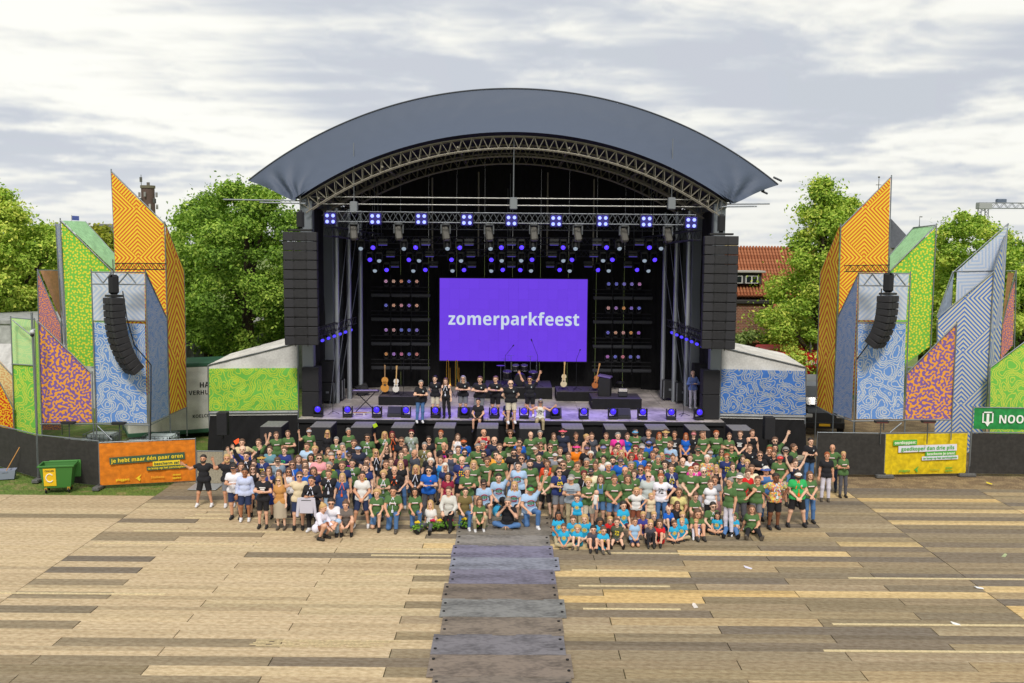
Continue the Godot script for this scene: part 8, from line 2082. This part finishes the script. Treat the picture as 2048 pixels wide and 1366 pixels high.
	"d|6.25|0|-34.96|-0.28|0.94|1|tee|e6e6ee||pants|4f76aa|e9c0a6|u|644836|5a5248||person in white T-shirt",
	"d|6.69|0|-35.70|0.03|1.02|0|tee|4f7040|stripe|shorts|d9d0bc|dfae92|s|644836|5a5248|g,c 2c5440|person in green T-shirt, green cap and sunglasses",
	"d|5.27|0|-33.64|-0.31|0.96|1|tee|4f7040|stripe|shorts|1d1c20|e9c0a6|c|2c221c|2c2a28|l dfe3f4|person in green T-shirt and white lanyard in front of one in black floral blouse",
	"d|5.35|0|-33.02|0.05|0.96|1|tee|26346e|yellow|pants|1e1d22|e6b89c|u|644836|18181a|l dfe3f4|person in navy T-shirt with yellow print, white lanyard and black trousers",
	"d|6.04|0|-32.74|0.14|1.03|0|tee|e0359c||shorts|d9d0bc|e9c0a6|s|6a1c22|e4e4e8|l dfe3f4|person in magenta shirt, white lanyard and cream shorts",
	"d|3.98|0|-33.25|0.09|0.99|0|tee|4f7040|stripe|pants|20304c|d8a484|s|8a8683|18181a||person in green T-shirt behind one in red and white shirt",
	"d|3.24|0|-32.83|0.21|1.02|0|tee|4f7040|stripe|shorts|5c83b4|d39c7c|s|d8d4cc|5a5248||person in green T-shirt beside one in red and white shirt",
	"d|3.78|0|-32.41|-0.25|0.99|0|tee|4f7040|stripe|pants|4f76aa|d8a484|b|8a8683|2c2a28||person in green T-shirt beside one in red and white shirt",
	"d|4.21|0|-32.33|-0.30|1.03|0|tee|213a94|badge|pants|4f76aa|d39c7c|s|644836|e4e4e8|g,l dfe3f4|person in blue jersey, sunglasses and white lanyard",
	"d|4.38|0|-32.31|-0.02|1.01|0|tee|e0c8cc|redp|pants|1e1d22|d8a484|s|9c5024|5a5248||person in red and white shirt",
	"d|4.62|0|-33.16|-0.26|1.00|0|tee|4f7040|stripe|shorts|5c83b4|dfae92|s|2c221c|222226|g,l dfe3f4|person in green T-shirt, sunglasses and white lanyard behind one in red and white shirt",
	"d|4.06|0|-32.21|-0.31|0.95|1|tee|4f7040|stripe|pants|20304c|e9c0a6|c|644836|e4e4e8||person in green T-shirt beside one in red and white shirt",
	"d|4.94|0|-32.60|-0.27|0.95|1|tee|4f7040|stripe|pants|4f76aa|e6b89c|l|2c221c|e4e4e8||person in green T-shirt beside one in red and white shirt",
	"c|5.77|0|-32.12|-0.11|1.04|0|tee|4f7040|stripe|pants|b4a684|e9c0a6|s|9c5024|5a5248||person in green T-shirt and tan trousers with hands clasped",
	"d|4.34|0|-31.56|-0.04|1.00|0|tee|b9c2c2||pants|4f76aa|dfae92|b|8a8683|5a5248|g|person in light grey T-shirt and sunglasses",
	"d|4.80|0|-31.43|-0.15|0.99|0|tee|e6e4f0|darkp|pants|4f76aa|dfae92|s|9c5024|222226||person in white T-shirt with black print and blue jeans",
	"h|2.47|0|-31.15|0.04|0.93|1|tee|4f7040|stripe|shorts|d9d0bc|e2b498|c|c4a06a|18181a||person in green T-shirt and cream shorts with hands held in front",
	"d|2.84|0|-31.64|-0.16|0.93|1|tee|4f7040|bib|shorts|5c83b4|e6b89c|l|644836|222226||person in green T-shirt under denim dungarees and denim shorts",
	"c|3.22|0|-31.35|0.08|0.96|1|tee|4f7040|stripe|shorts|5c83b4|d39c7c|u|644836|2c2a28||person in green T-shirt and denim shorts with hands clasped",
	"d|3.72|0|-31.57|0.12|0.95|1|tee|4f7040|stripe|shorts|8e5038|d8a484|l|644836|2c2a28||person in green T-shirt and rust brown shorts",
	"c|7.53|0|-39.00|0.14|0.99|0|tee|4f7040|stripe|pants|20304c|d8a484|s|644836|18181a||person in green T-shirt with hands clasped",
	"wl|8.03|0|-39.00|-0.13|1.01|0|tee|4f7040|stripe|pants|4f76aa|dfae92|s|9c5024|5a5248||person in green T-shirt waving one raised hand beside one in pink cap",
	"h|8.47|0|-38.93|-0.12|0.96|1|tee|4f7040|stripe|pants|585860|e2b498|u|644836|18181a||person in green T-shirt with hands held in front",
	"c|8.95|0|-39.00|-0.32|1.01|0|tee|1e1e24|logo|pants|4f76aa|e6b89c|s|644836|18181a||person in black T-shirt with white print with hands clasped",
	"d|9.48|0|-39.00|0.15|1.04|0|tank|1a191d||pants|4f76aa|dfae92|s|644836|e4e4e8||person in black tank top beside one in pink cap",
	"d|8.09|0|-36.38|0.02|0.99|0|tee|4f7040|stripe|shorts|1d1c20|d8a484|s|644836|e4e4e8|g|person in green T-shirt and sunglasses behind one in red cap",
	"d|7.60|0|-36.06|-0.26|0.94|1|tee|4f7040|stripe|shorts|d9d0bc|dfae92|l|644836|e4e4e8|g,l ecd22c|person in green T-shirt, sunglasses and yellow lanyard",
	"d|6.98|0|-35.12|-0.07|1.03|0|tee|4f7040|stripe|shorts|5c83b4|e2b498|s|644836|18181a|c a8aab0|person in green T-shirt and grey cap behind one in colourful print shirt",
	"d|6.75|0|-34.08|-0.16|1.03|0|tee|e3d2c2|tie|shorts|1d1c20|e9c0a6|s|d8d4cc|e4e4e8||person in colourful print shirt",
	"d|8.76|0|-36.30|-0.11|1.00|0|tee|1a1a20|badge|pants|4f76aa|e2b498|s|644836|5a5248||person in black polo behind one in red cap",
	"x|8.74|0|-34.96|-0.11|1.01|0|tee|1a1a20|badge|pants|585860|dfae92|s|644836|18181a|g|person in black polo and sunglasses with arms crossed",
	"d|9.29|0|-35.96|-0.34|0.99|0|tee|1a1a20|badge|pants|585860|d8a484|s|9c5024|e4e4e8||person in black polo behind one in red cap",
	"wr|9.92|0|-37.49|-0.13|1.03|0|tee|4f7040|stripe|shorts|1d1c20|e9c0a6|s|644836|5a5248|g|person in green T-shirt and sunglasses with one arm raised",
	"d|9.83|0|-36.86|-0.19|0.95|1|tee|4f7040|stripe|pants|1e1d22|dfae92|l|2c221c|222226||person in green T-shirt behind one in red cap",
	"d|9.49|0|-35.81|-0.38|0.93|1|tee|1e1e24||pants|585860|d8a484|u|644836|e4e4e8||person in black T-shirt behind one in red cap",
	"d|9.77|0|-35.57|-0.18|1.03|0|tee|1e1e24||shorts|5c83b4|e2b498|s|8a8683|222226|c 1c1c20|person in black T-shirt and black cap",
	"d|10.30|0|-36.34|1.00|1.01|0|tee|4f7040|stripe|pants|4f76aa|d8a484|s|644836|2c2a28||person in green T-shirt behind one in red cap",
	"D|9.32|0|-34.33|-0.08|1.03|0|tee|4f7040|stripe|shorts|d9d0bc|d39c7c|s|8a8683|2c2a28|c d8202c|person in green T-shirt, red cap and cream shorts standing with legs apart",
	"d|7.59|0|-34.70|-0.17|0.99|0|tee|26346e|yellow|pants|585860|d8a484|s|9c5024|222226||person in navy T-shirt with yellow print",
	"d|8.08|0|-34.72|-0.22|0.95|1|tee|232f5e||shorts|1d1c20|e9c0a6|u|644836|18181a||person in navy T-shirt beside one in red cap",
	"d|8.06|0|-34.18|-0.05|0.93|1|tee|4f7040|stripe|pants|20304c|e2b498|c|c4a06a|e4e4e8||person in green T-shirt beside one in red cap",
	"d|7.45|0|-33.39|0.17|0.96|1|tee|4f7040|stripe|pants|4f76aa|e9c0a6|u|644836|e4e4e8||person in green T-shirt behind one in cream T-shirt",
	"d|6.95|0|-33.33|-0.34|0.93|1|tank|1a191d||shorts|1d1c20|e6b89c|l|c4a06a|e4e4e8||person in black tank top in front of one in colourful print shirt",
	"d|6.29|0|-32.37|0.15|0.99|0|tee|4f7040|stripe|pants|dcd8e6|e9c0a6|s|d8d4cc|5a5248|g|person in green T-shirt, sunglasses and white trousers",
	"d|7.83|0|-32.55|-0.08|1.03|0|tee|eee6c4||shorts|1d1c20|d8a484|s|644836|e4e4e8||person in cream T-shirt",
	"d|7.67|0|-32.26|0.17|0.97|1|long|d42020||shorts|1d1c20|e9c0a6|u|644836|5a5248||person in red cardigan",
	"d|8.36|0|-32.40|0.16|1.02|0|tank|4a74b0||pants|4f76aa|d8a484|s|d8d4cc|222226|h 3c549c|person in denim vest over green T-shirt, blue bucket hat and blue jeans",
	"d|7.27|0|-31.29|-0.27|1.03|0|tee|4f7040|stripe|pants|585860|d8a484|s|8a8683|e4e4e8|g,c e8e4e0|person in green T-shirt, white cap, sunglasses and grey trousers",
	"a|8.35|0|-31.37|0.13|1.02|0|tee|f2b43c|tie|shorts|1d1c20|7a4c34|s|2c221c|222226|l dfe3f4|person in tie-dye T-shirt, white lanyard and black shorts with hands on hips",
	"d|7.77|0|-31.43|-0.19|0.96|1|tee|4f7040|stripe|shorts|7d8088|d8a484|p|644836|18181a||person in green T-shirt and grey shorts",
	"D|9.17|0|-31.69|-0.00|1.04|0|tee|2fae5e|badge|shorts|1d1c20|e2b498|s|2c221c|222226|c e4e0dc,l f0641c,b|person in bright green T-shirt, white cap, orange lanyard and black shorts standing with legs apart",
	"c|9.72|0|-32.10|0.10|0.97|1|tee|4f7040|stripe|pants|4f76aa|dfae92|l|644836|2c2a28||person in green T-shirt and blue jeans with hands clasped",
	"u|9.79|0|-34.19|0.05|0.94|1|tank|1d2440||pants|1e1d22|e9c0a6|u|644836|222226||person in navy tank top and black trousers with both arms raised",
	"h|11.20|0|-37.41|0.09|1.03|0|tee|1a1a20|badge|pants|4f76aa|e6b89c|s|2c221c|5a5248||person in black polo and blue jeans with hands held in front",
	"d|11.10|0|-34.99|-0.18|1.00|0|tee|1e1e24||pants|dcd8e6|d39c7c|s|9c5024|5a5248||person in black T-shirt and white trousers",
	"d|11.81|0|-36.40|-0.39|1.00|0|tee|4f7040|stripe|pants|20304c|d39c7c|b|8a8683|222226||person in green T-shirt and navy trousers",
	"h|11.93|0|-35.57|0.07|0.95|1|tee|4f7040|stripe|pants|585860|d39c7c|p|c4a06a|2c2a28||person in green T-shirt and grey trousers with hands held in front",
	"d|6.75|0|-30.64|-0.90|1.03|0|tee|4f7040|stripe|pants|dcd8e6|d8a484|s|8a8683|18181a||person in green T-shirt and white trousers",
	"x|-3.79|1.6|-41.21|0.27|1.01|0|tee|1a1a20|badge|pants|4f76aa|e2b498|s|8a8683|e4e4e8||person in black polo and blue jeans with arms crossed on the stage",
	"b|-3.26|1.6|-42.83|-0.19|1.00|0|tee|1a1a20|badge|shorts|d9d0bc|e9c0a6|s|2c221c|222226||person in black polo and cream shorts with hands behind back on the stage",
	"d|-2.75|1.6|-42.50|-0.14|0.97|1|tank|1a191d||pants|1e1d22|e9c0a6|l|644836|18181a|l dfe3f4|person in black tank top, white lanyard and black trousers standing on the stage",
	"x|-2.09|1.6|-43.10|-0.09|0.99|0|tee|1a1a20|badge|shorts|7d8088|e6b89c|l|8a8683|5a5248|g|person in black polo, sunglasses and grey shorts with arms crossed on the stage",
	"x|-1.40|1.6|-42.48|-0.16|1.02|0|tee|1a1a20|badge|shorts|7d8088|e2b498|s|644836|222226||person in black polo and grey shorts with arms crossed on the stage",
	"x|-0.70|1.6|-42.90|-0.21|1.00|0|tee|1a1a20|badge|shorts|1d1c20|e2b498|s|644836|222226||person in black polo and black shorts with arms crossed on the stage",
	"b|0.01|1.6|-41.22|0.13|1.03|0|tee|1a1a20|badge|shorts|d9d0bc|e9c0a6|b|8a8683|e4e4e8|g|person in black polo, sunglasses and cream shorts with hands behind back on the stage",
	"u|0.81|1.6|-42.99|-0.21|0.99|0|tee|1a1a20|badge|shorts|1d1c20|d8a484|s|2c221c|e4e4e8|g|person in black polo, sunglasses and black shorts with both arms raised on the stage",
	"kn|-4.22|0|-31.09|-0.05|0.95|1|tee|4f7040|stripe|shorts|5c83b4|e6b89c|c|c4a06a|18181a||person in green T-shirt and denim shorts kneeling on one knee",
	"kn|-3.70|0|-30.99|-0.02|1.04|0|tee|4f7040|stripe|pants|4f76aa|d39c7c|s|2c221c|5a5248|l dfe3f4|person in green T-shirt, white lanyard and blue jeans kneeling on one knee",
	"kn|-3.01|0|-31.27|0.10|0.97|1|tee|4f7040|stripe|pants|4f76aa|d39c7c|l|2c221c|2c2a28||person in green T-shirt and blue jeans kneeling on one knee",
	"lo|-2.51|0|-31.09|-0.25|0.96|1|tee|dcdad8||pants|585860|e6b89c|l|c4a06a|18181a||person in pale grey T-shirt and grey trousers sitting with legs stretched out",
	"kn|-1.94|0|-31.09|-0.20|1.03|0|long|cfcec8||pants|1e1d22|e6b89c|s|644836|2c2a28||person in grey blouse and black trousers kneeling on one knee",
	"kn|-1.48|0|-31.22|0.16|0.99|0|tee|74663c||pants|4f76aa|e2b498|s|2c221c|e4e4e8||person in olive brown T-shirt and blue jeans kneeling on one knee",
	"sq|-0.99|0|-30.92|0.14|0.95|1|tee|4f7040|stripe|pants|b4a684|d8a484|l|644836|e4e4e8||person in green T-shirt and tan trousers squatting",
	"kn|-0.85|0|-32.12|0.13|1.03|0|tee|a8c4e4|hek|shorts|7d8088|dfae92|s|2c221c|5a5248|c 3a2a24|person in pale blue HEK T-shirt, black cap and grey shorts kneeling on one knee",
	"knu|-0.40|0|-32.94|0.07|1.04|0|tee|a8c4e4|hek|pants|1e1d22|e2b498|s|2c221c|5a5248||person in pale blue T-shirt with HEK print and black trousers kneeling with one arm raised",
	"kn|0.09|0|-32.19|-0.08|0.97|1|tee|a8c4e4|hek|shorts|1d1c20|e6b89c|l|c4a06a|2c2a28||person in pale blue T-shirt with HEK print and black shorts kneeling on one knee",
	"clh|-0.09|0|-31.34|-0.16|1.03|0|tee|1e1e24||pants|4f76aa|dfae92|s|8a8683|5a5248||person in black T-shirt and blue jeans sitting cross-legged",
	"knu|0.62|0|-31.50|0.21|1.01|0|tee|a8c4e4|hek|pants|4f76aa|d8a484|s|2c221c|e4e4e8|g,c 3ca858|person in pale blue HEK T-shirt, green cap, sunglasses and blue jeans kneeling arm raised",
	"d|2.09|0|-30.72|-0.17|0.68|2|tee|27a9d6|sun|pants|b4a684|e6b89c|s|644836|5a5248||child in turquoise T-shirt with sun print and tan trousers",
	"a|3.93|0|-31.10|-0.12|0.77|2|tee|dcdad8||shorts|8e5038|d8a484|s|c4a06a|18181a||child in pale grey T-shirt and rust brown shorts with hands on hips",
	"d|4.39|0|-31.24|0.21|0.65|2|tee|d9c8a8||shorts|7d8088|e2b498|s|c4a06a|2c2a28||child in cream polo and grey shorts",
	"d|6.37|0|-31.57|-0.08|0.85|2|tee|e6e6ee||shorts|1d1c20|e6b89c|s|644836|e4e4e8||child in white T-shirt and black shorts",
	"d|6.62|0|-31.92|-0.32|0.88|2|tee|8d919c||skirt|b4848c|d39c7c|s|644836|5a5248||child in grey T-shirt and pink patterned skirt",
	"se|5.43|0|-32.02|0.05|1.03|0|tee|e2d690||pants|4f76aa|d39c7c|s|644836|2c2a28||person in pale yellow T-shirt and blue jeans kneeling on both knees",
	"ku|5.24|0|-31.45|0.22|0.93|1|tee|1e1e24||pants|1e1d22|d8a484|l|644836|e4e4e8||person in black T-shirt and black trousers sitting with knees drawn up",
	"sq|5.86|0|-31.70|0.16|0.96|1|tee|4f7040|stripe|shorts|2a375c|dfae92|u|644836|5a5248||person in green T-shirt and navy shorts squatting",
	"ku|4.97|0|-31.17|0.17|0.85|2|tee|1360c4||shorts|2a375c|e9c0a6|m|6a1c22|e4e4e8||child in blue T-shirt and navy shorts sitting with knees drawn up",
	"ku|6.01|0|-31.79|-0.03|0.74|2|tee|27a9d6|sun|shorts|5c83b4|e6b89c|s|644836|18181a||child in turquoise T-shirt, denim shorts knees drawn up beside one in pale yellow T-shirt",
	"cl|6.32|0|-31.13|0.17|1.00|0|tee|4f7040|stripe|pants|1e1d22|e9c0a6|s|2c221c|18181a|g,l dfe3f4|person in green T-shirt, sunglasses, white lanyard and black trousers sitting cross-legged",
	"cl|6.45|0|-30.87|-0.33|0.71|2|tee|27a9d6|sun|shorts|5c83b4|d8a484|l|2c221c|18181a||child in turquoise T-shirt, denim shorts cross-legged beside one in pink T-shirt",
	"lo|6.92|0|-31.01|-0.21|0.95|1|tee|4f7040|stripe|pants|4f76aa|dfae92|u|2c221c|18181a||person in green T-shirt and blue jeans sitting with legs stretched out",
	"ku|7.00|0|-30.87|-0.21|0.65|2|tee|27a9d6|sun|shorts|5c83b4|dfae92|s|644836|e4e4e8||child in turquoise T-shirt, denim shorts knees drawn up beside one in pink T-shirt",
	"lo|7.54|0|-30.89|-0.13|0.93|1|tee|4f7040|stripe|pants|1e1d22|d8a484|l|644836|5a5248||person in green T-shirt and black trousers sitting with legs stretched out",
	"ku|5.72|0|-30.52|0.13|0.91|2|tee|4f7040|stripe|shorts|5c83b4|d8a484|l|644836|2c2a28||child in green T-shirt and denim shorts sitting with knees drawn up",
	"ku|5.71|0|-30.45|-0.15|0.60|2|tee|e7b6c8||pants|dcd8e6|d8a484|s|c4a06a|e4e4e8||child in pink T-shirt and white trousers sitting with knees drawn up",
	"cl|5.35|0|-30.76|0.11|0.74|2|tee|27a9d6|sun|shorts|5c83b4|e6b89c|s|c4a06a|5a5248||child in turquoise T-shirt, denim shorts cross-legged beside one in pink T-shirt",
	"cl|5.26|0|-30.21|-0.33|0.68|2|tee|27a9d6|sun|pants|b4a684|e6b89c|s|c4a06a|222226||child in turquoise T-shirt, tan trousers cross-legged beside one in pink T-shirt",
	"cl|4.94|0|-29.96|0.15|0.68|2|tee|27a9d6|sun|shorts|5c83b4|d8a484|p|644836|18181a||child in turquoise T-shirt, denim shorts cross-legged beside one in pink T-shirt",
	"ku|4.47|0|-29.68|-0.23|0.80|2|tee|cf1f24||shorts|1d1c20|dfae92|l|644836|18181a||child in red T-shirt and black shorts sitting with knees drawn up",
	"ku|4.20|0|-29.60|-0.07|0.80|2|tee|4a4650||pants|1e1d22|e6b89c|p|c4a06a|2c2a28||child in dark grey T-shirt and black trousers sitting with knees drawn up",
	"ku|4.44|0|-30.54|0.00|0.80|2|tee|1e1e24||pants|1e1d22|e9c0a6|s|c4a06a|222226||child in black T-shirt and black trousers sitting with knees drawn up",
	"ku|4.08|0|-30.53|-0.04|0.80|2|tee|3a3f92|redp|shorts|2a375c|d8a484|s|c4a06a|5a5248||child in blue and red jersey and navy shorts sitting with knees drawn up",
	"se|3.69|0|-29.50|0.11|0.74|2|tee|9dbfe0||shorts|2a375c|d8a484|s|644836|e4e4e8||child in pale blue T-shirt and navy shorts kneeling on both knees",
	"kn|3.41|0|-30.13|0.21|0.88|2|tee|27a9d6|sun|shorts|5c2c4c|e2b498|s|2c221c|222226||child in turquoise T-shirt with sun print and purple shorts kneeling on one knee",
	"ku|3.05|0|-30.15|0.04|0.74|2|tee|cf1f24||pants|1e1d22|e2b498|s|c4a06a|18181a||child in red T-shirt and black trousers sitting with knees drawn up",
	"lo|3.21|0|-29.73|-0.08|0.77|2|tee|4b5240|yellow|shorts|7d8088|e6b89c|s|644836|18181a||child in dark olive T-shirt and grey shorts sitting with legs stretched out",
	"cl|2.67|0|-29.93|0.20|0.74|2|tee|27a9d6|sun|shorts|5c83b4|a9714f|c|2c221c|5a5248||child in turquoise T-shirt, denim shorts cross-legged beside one in dark olive T-shirt",
	"ku|2.70|0|-29.03|0.19|0.74|2|tee|27a9d6|sun|shorts|1d1c20|dfae92|s|644836|5a5248||child in turquoise T-shirt with sun print and black shorts sitting with knees drawn up",
	"ku|2.46|0|-29.15|-0.07|0.74|2|tee|4a4650||shorts|7d8088|dfae92|s|2c221c|18181a||child in dark grey T-shirt and grey shorts sitting with knees drawn up",
	"cl|2.28|0|-30.07|-0.19|0.82|2|tee|27a9d6|sun|shorts|2a375c|e9c0a6|l|c4a06a|2c2a28||child in turquoise T-shirt with sun print and navy shorts sitting cross-legged",
	"ku|2.00|0|-29.37|-0.23|0.68|2|tee|27a9d6|sun|shorts|2a375c|e9c0a6|c|c4a06a|5a5248||child in turquoise T-shirt with sun print and navy shorts sitting with knees drawn up",
	"cl|1.87|0|-30.08|0.07|0.77|2|tee|27a9d6|sun|shorts|5c83b4|e6b89c|s|644836|2c2a28||child in turquoise T-shirt, denim shorts cross-legged beside one in dark olive T-shirt",
	"se|1.44|0|-29.80|0.13|0.82|2|tee|27a9d6|sun|pants|b4a684|a9714f|l|2c221c|18181a||child in turquoise T-shirt with sun print and tan trousers kneeling on both knees",
	"cl|1.60|0|-29.27|-0.09|0.74|2|tee|27a9d6|sun|pants|b4a684|d39c7c|s|644836|5a5248||child in turquoise T-shirt, tan trousers cross-legged beside one in dark olive T-shirt",
	"es|-1.39|1.6|-41.90|-0.15|1.00|0|tee|1e1e24||shorts|1d1c20|dfae92|s|2c221c|222226||person in black T-shirt and black shorts sitting on the stage edge",
	"es|-0.14|1.6|-41.90|0.26|1.00|0|tee|232f5e||shorts|d9d0bc|d8a484|s|644836|5a5248|c 9aa0a8|person in navy T-shirt, grey cap and cream shorts sitting on the stage edge",
	"esu|1.20|1.6|-41.90|-0.03|1.00|0|tank|dedcd6|darkp|pants|b4a684|dfae92|l|8a8683|18181a|c 3a3430|person in white sleeveless shirt, black cap and tan trousers on the stage edge, arms spread",
	"x|8.29|1.6|-45.60|0.15|0.99|0|long|6f86c8||pants|dcd8e6|e9c0a6|b|8a8683|e4e4e8||person in blue shirt and white trousers with arms crossed beside the speakers on the stage"
	])
	for i in rows.size(): person(rows[i], i)
	held_things()

func held_things() -> void:
	var o := thing("sweatshirt", "pale grey sweatshirt held up before the laughing person with black shirt", "sweatshirt", Vector3(-6.27, 0.62, -30.67 + 0.34))
	var b := MB.new(); b.bev(Vector3(0, 0.3, 0), Vector3(0.42, 0.5, 0.03), 0.012); part(o, "body", b.mesh(), M("c6c4d2", 0.9))
	for s in [-1, 1]:
		b = MB.new(); b.bev(Vector3(0.255 * s, 0.24, 0.0), Vector3(0.09, 0.6, 0.03), 0.012, Basis(Vector3.BACK, 0.10 * s)); part(o, "sleeve", b.mesh(), M("c6c4d2", 0.9))
	b = MB.new(); b.box(Vector3(0, 0.46, 0.018), Vector3(0.3, 0.02, 0.006)); part(o, "print", b.mesh(), M("3a3a40", 0.8))
	o = thing("phone", "bright green phone case held up in a raised hand before the stage", "phone", Vector3(-5.06, 2.23, -37.0), 0.2)
	b = MB.new(); b.bev(Vector3.ZERO, Vector3(0.16, 0.14, 0.02), 0.008, Basis(Vector3.BACK, 0.5)); part(o, "case", b.mesh(), M("b4d820", 0.5))
	b = MB.new(); b.bev(Vector3(0, 0, -0.012), Vector3(0.14, 0.12, 0.006), 0.002, Basis(Vector3.BACK, 0.5)); part(o, "screen", b.mesh(), M("141416", 0.2))
	var g: Vector3 = Vector3(-0.03, 0.00, -31.85)
	o = thing("photo_camera", "black camera held to the eye of the cross-legged photographer", "camera", Vector3(-0.11, 0.72, -31.44 + 0.30))
	b = MB.new(); b.bev(Vector3.ZERO, Vector3(0.15, 0.1, 0.08), 0.015); part(o, "camera_body", b.mesh(), M("151517", 0.5))
	b = MB.new(); b.tube(Vector3(0, 0, 0.03), Vector3(0, -0.005, 0.15), 0.04, 0.045, 14); part(o, "lens", b.mesh(), M("101012", 0.3))
	o = thing("backpack", "turquoise backpack on the floor beside the cross-legged photographer", "backpack", Vector3(-0.42, 0.00, -32.64))
	b = MB.new(); b.ball(Vector3(0, 0.17, 0), Vector3(0.19, 0.2, 0.14), 14, 10); part(o, "bag", b.mesh(), M("2f9ccc", 0.8))
	b = MB.new(); b.bev(Vector3(0, 0.1, 0.13), Vector3(0.2, 0.13, 0.05), 0.02); part(o, "pocket", b.mesh(), M("8cb8c8", 0.8))
	b = MB.new(); b.path([Vector3(-0.1, 0.33, 0), Vector3(-0.04, 0.4, 0), Vector3(0.04, 0.4, 0), Vector3(0.1, 0.33, 0)], 0.012, 6); part(o, "handle", b.mesh(), M("2484b0", 0.8))
	# baby in the arms of the curly haired person
	o = thing("person", "baby in white romper held in a person's arms", "person", Vector3(2.63, 0.98, -31.00 + 0.28), -0.3)
	var bb := nets([[Vector3(0, 0.0, 0), Vector3(0.02, 0.2, 0), 0.07, 0.07, 0], [Vector3(0.03, 0.32, 0.01), Vector3(0.03, 0.33, 0.01), 0.075, 0.075, 0], [Vector3(-0.05, 0, 0.02), Vector3(-0.08, -0.17, 0.05), 0.035, 0.025, 0], [Vector3(0.05, 0, 0.02), Vector3(0.07, -0.19, 0.05), 0.035, 0.025, 0], [Vector3(-0.06, 0.18, 0.02), Vector3(-0.1, 0.08, 0.08), 0.028, 0.022, 0], [Vector3(0.08, 0.18, 0.02), Vector3(0.1, 0.08, 0.08), 0.028, 0.022, 0]], 0.012, 0.02)
	part(o, "body", net_mb(bb).mesh(), M("e0b096", 0.6))
	var rb := net_mb(nets([[Vector3(0, -0.01, 0), Vector3(0.02, 0.2, 0), 0.08, 0.078, 0]], 0.014, 0.02))
	part(o, "romper", rb.mesh(), M("e8e6e0", 0.9))
	# scraps lying on the floor
	var scr := [[Vector3(4.59, 0.00, -24.29), "d8d0c8", "brown and white paper scrap lying on the floor near the mats"], [Vector3(6.64, 0.00, -27.37), "d9d6e6", "small pale sticker stuck flat on the floor boards"], [Vector3(14.37, 0.00, -28.67), "a8b488", "crumpled greenish wrapper lying on the floor boards"], [Vector3(12.37, 0.00, -25.84), "e6e6e8", "torn white tape strips on the floor boards near the seam"], [Vector3(10.62, 0.00, -23.22), "eceae6", "small white paper scrap beside the orange new boards"], [Vector3(18.31, 0.00, -37.90), "e8d02c", "yellow plastic scrap lying on the bare earth"]]
	for e in scr:
		o = thing("litter_scrap", e[2], "litter", e[0] + Vector3(0, 0.006, 0), rng.randf() * 3.0)
		b = MB.new(); b.quad(Vector3(-0.09, 0, -0.05), Vector3(0.09, 0.012, -0.05), Vector3(0.1, 0.03, 0.05), Vector3(-0.08, 0.004, 0.06)); part(o, "sheet", b.mesh(), M(e[1], 0.8))
		b = MB.new(); b.quad(Vector3(0.09, 0.012, -0.05), Vector3(0.15, 0.05, -0.02), Vector3(0.15, 0.04, 0.04), Vector3(0.1, 0.03, 0.05)); part(o, "folded_edge", b.mesh(), M(e[1], 0.8))
	# flower pots along the front row
	var fl := [[Vector3(-2.89, 0.00, -30.62), "e8c41c", "yellow"], [Vector3(-2.44, 0.00, -30.86), "c81c50", "crimson"], [Vector3(-2.22, 0.00, -30.87), "e8c41c", "yellow"], [Vector3(-1.88, 0.00, -30.93), "c81c50", "crimson"], [Vector3(-1.46, 0.00, -31.06), "e8c41c", "yellow"], [Vector3(-0.96, 0.00, -31.07), "c81818", "red"]]
	var wh := ["beside the long haired kneeling person", "beside the seated person's shoe", "touching the crimson flowers", "before the kneeling person in grey blouse", "before the kneeling person in olive brown", "before the squatting laughing person"]
	for i in fl.size():
		o = thing("flower_pot", "black bowl of %s flowers %s" % [fl[i][2], wh[i]], "flower pot", fl[i][0], 0, "flower pots along the front row")
		b = MB.new(); b.lathe(Vector3.ZERO, [Vector2(0.07, 0.0), Vector2(0.13, 0.06), Vector2(0.15, 0.13), Vector2(0.135, 0.13), Vector2(0.11, 0.07)], 14); part(o, "pot", b.mesh(), M("17181b", 0.5))
		b = MB.new(); leaf_cloud(b, [[Vector3(0, 0.19, 0), 0.13], [Vector3(0.06, 0.22, 0.05), 0.1], [Vector3(-0.07, 0.2, 0), 0.1]], 90, 0.05, ["5a8a2c", "78a838"]); part(o, "leaves", b.mesh(), leafmat())
		for k in 4:
			b = MB.new(); b.ball(Vector3(cos(k * 1.7) * 0.05, 0.33 + 0.02 * (k % 2), sin(k * 1.7) * 0.05), Vector3(0.045, 0.035, 0.045), 8, 6); part(o, "blossom", b.mesh(), M(fl[i][1], 0.7))
	for e in [["palm_plant", "potted palm held among the crowd beside the person with yellow lanyard", Vector3(7.23, 1.53, -35.50)], ["banana_plant", "broad leaved potted plant held among the crowd before the person in black tank top", Vector3(7.80, 1.46, -34.60)]]:
		o = thing(e[0], e[1], "plant", e[2])
		for k in 9:
			b = MB.new(); var an := k * 0.75; var d := Vector3(cos(an) * 0.28, 0.3 - 0.02 * k, sin(an) * 0.28)
			var sdv := d.cross(Vector3.UP).normalized() * 0.05
			b.quad(-sdv * 0.3, sdv * 0.3, d * 0.6 + sdv + Vector3(0, 0.08, 0), d * 0.6 - sdv + Vector3(0, 0.08, 0)); b.quad(d * 0.6 - sdv + Vector3(0, 0.08, 0), d * 0.6 + sdv + Vector3(0, 0.08, 0), d + sdv * 0.1, d - sdv * 0.1)
			part(o, "leaf", b.mesh(), M("4f8a30", 0.6))
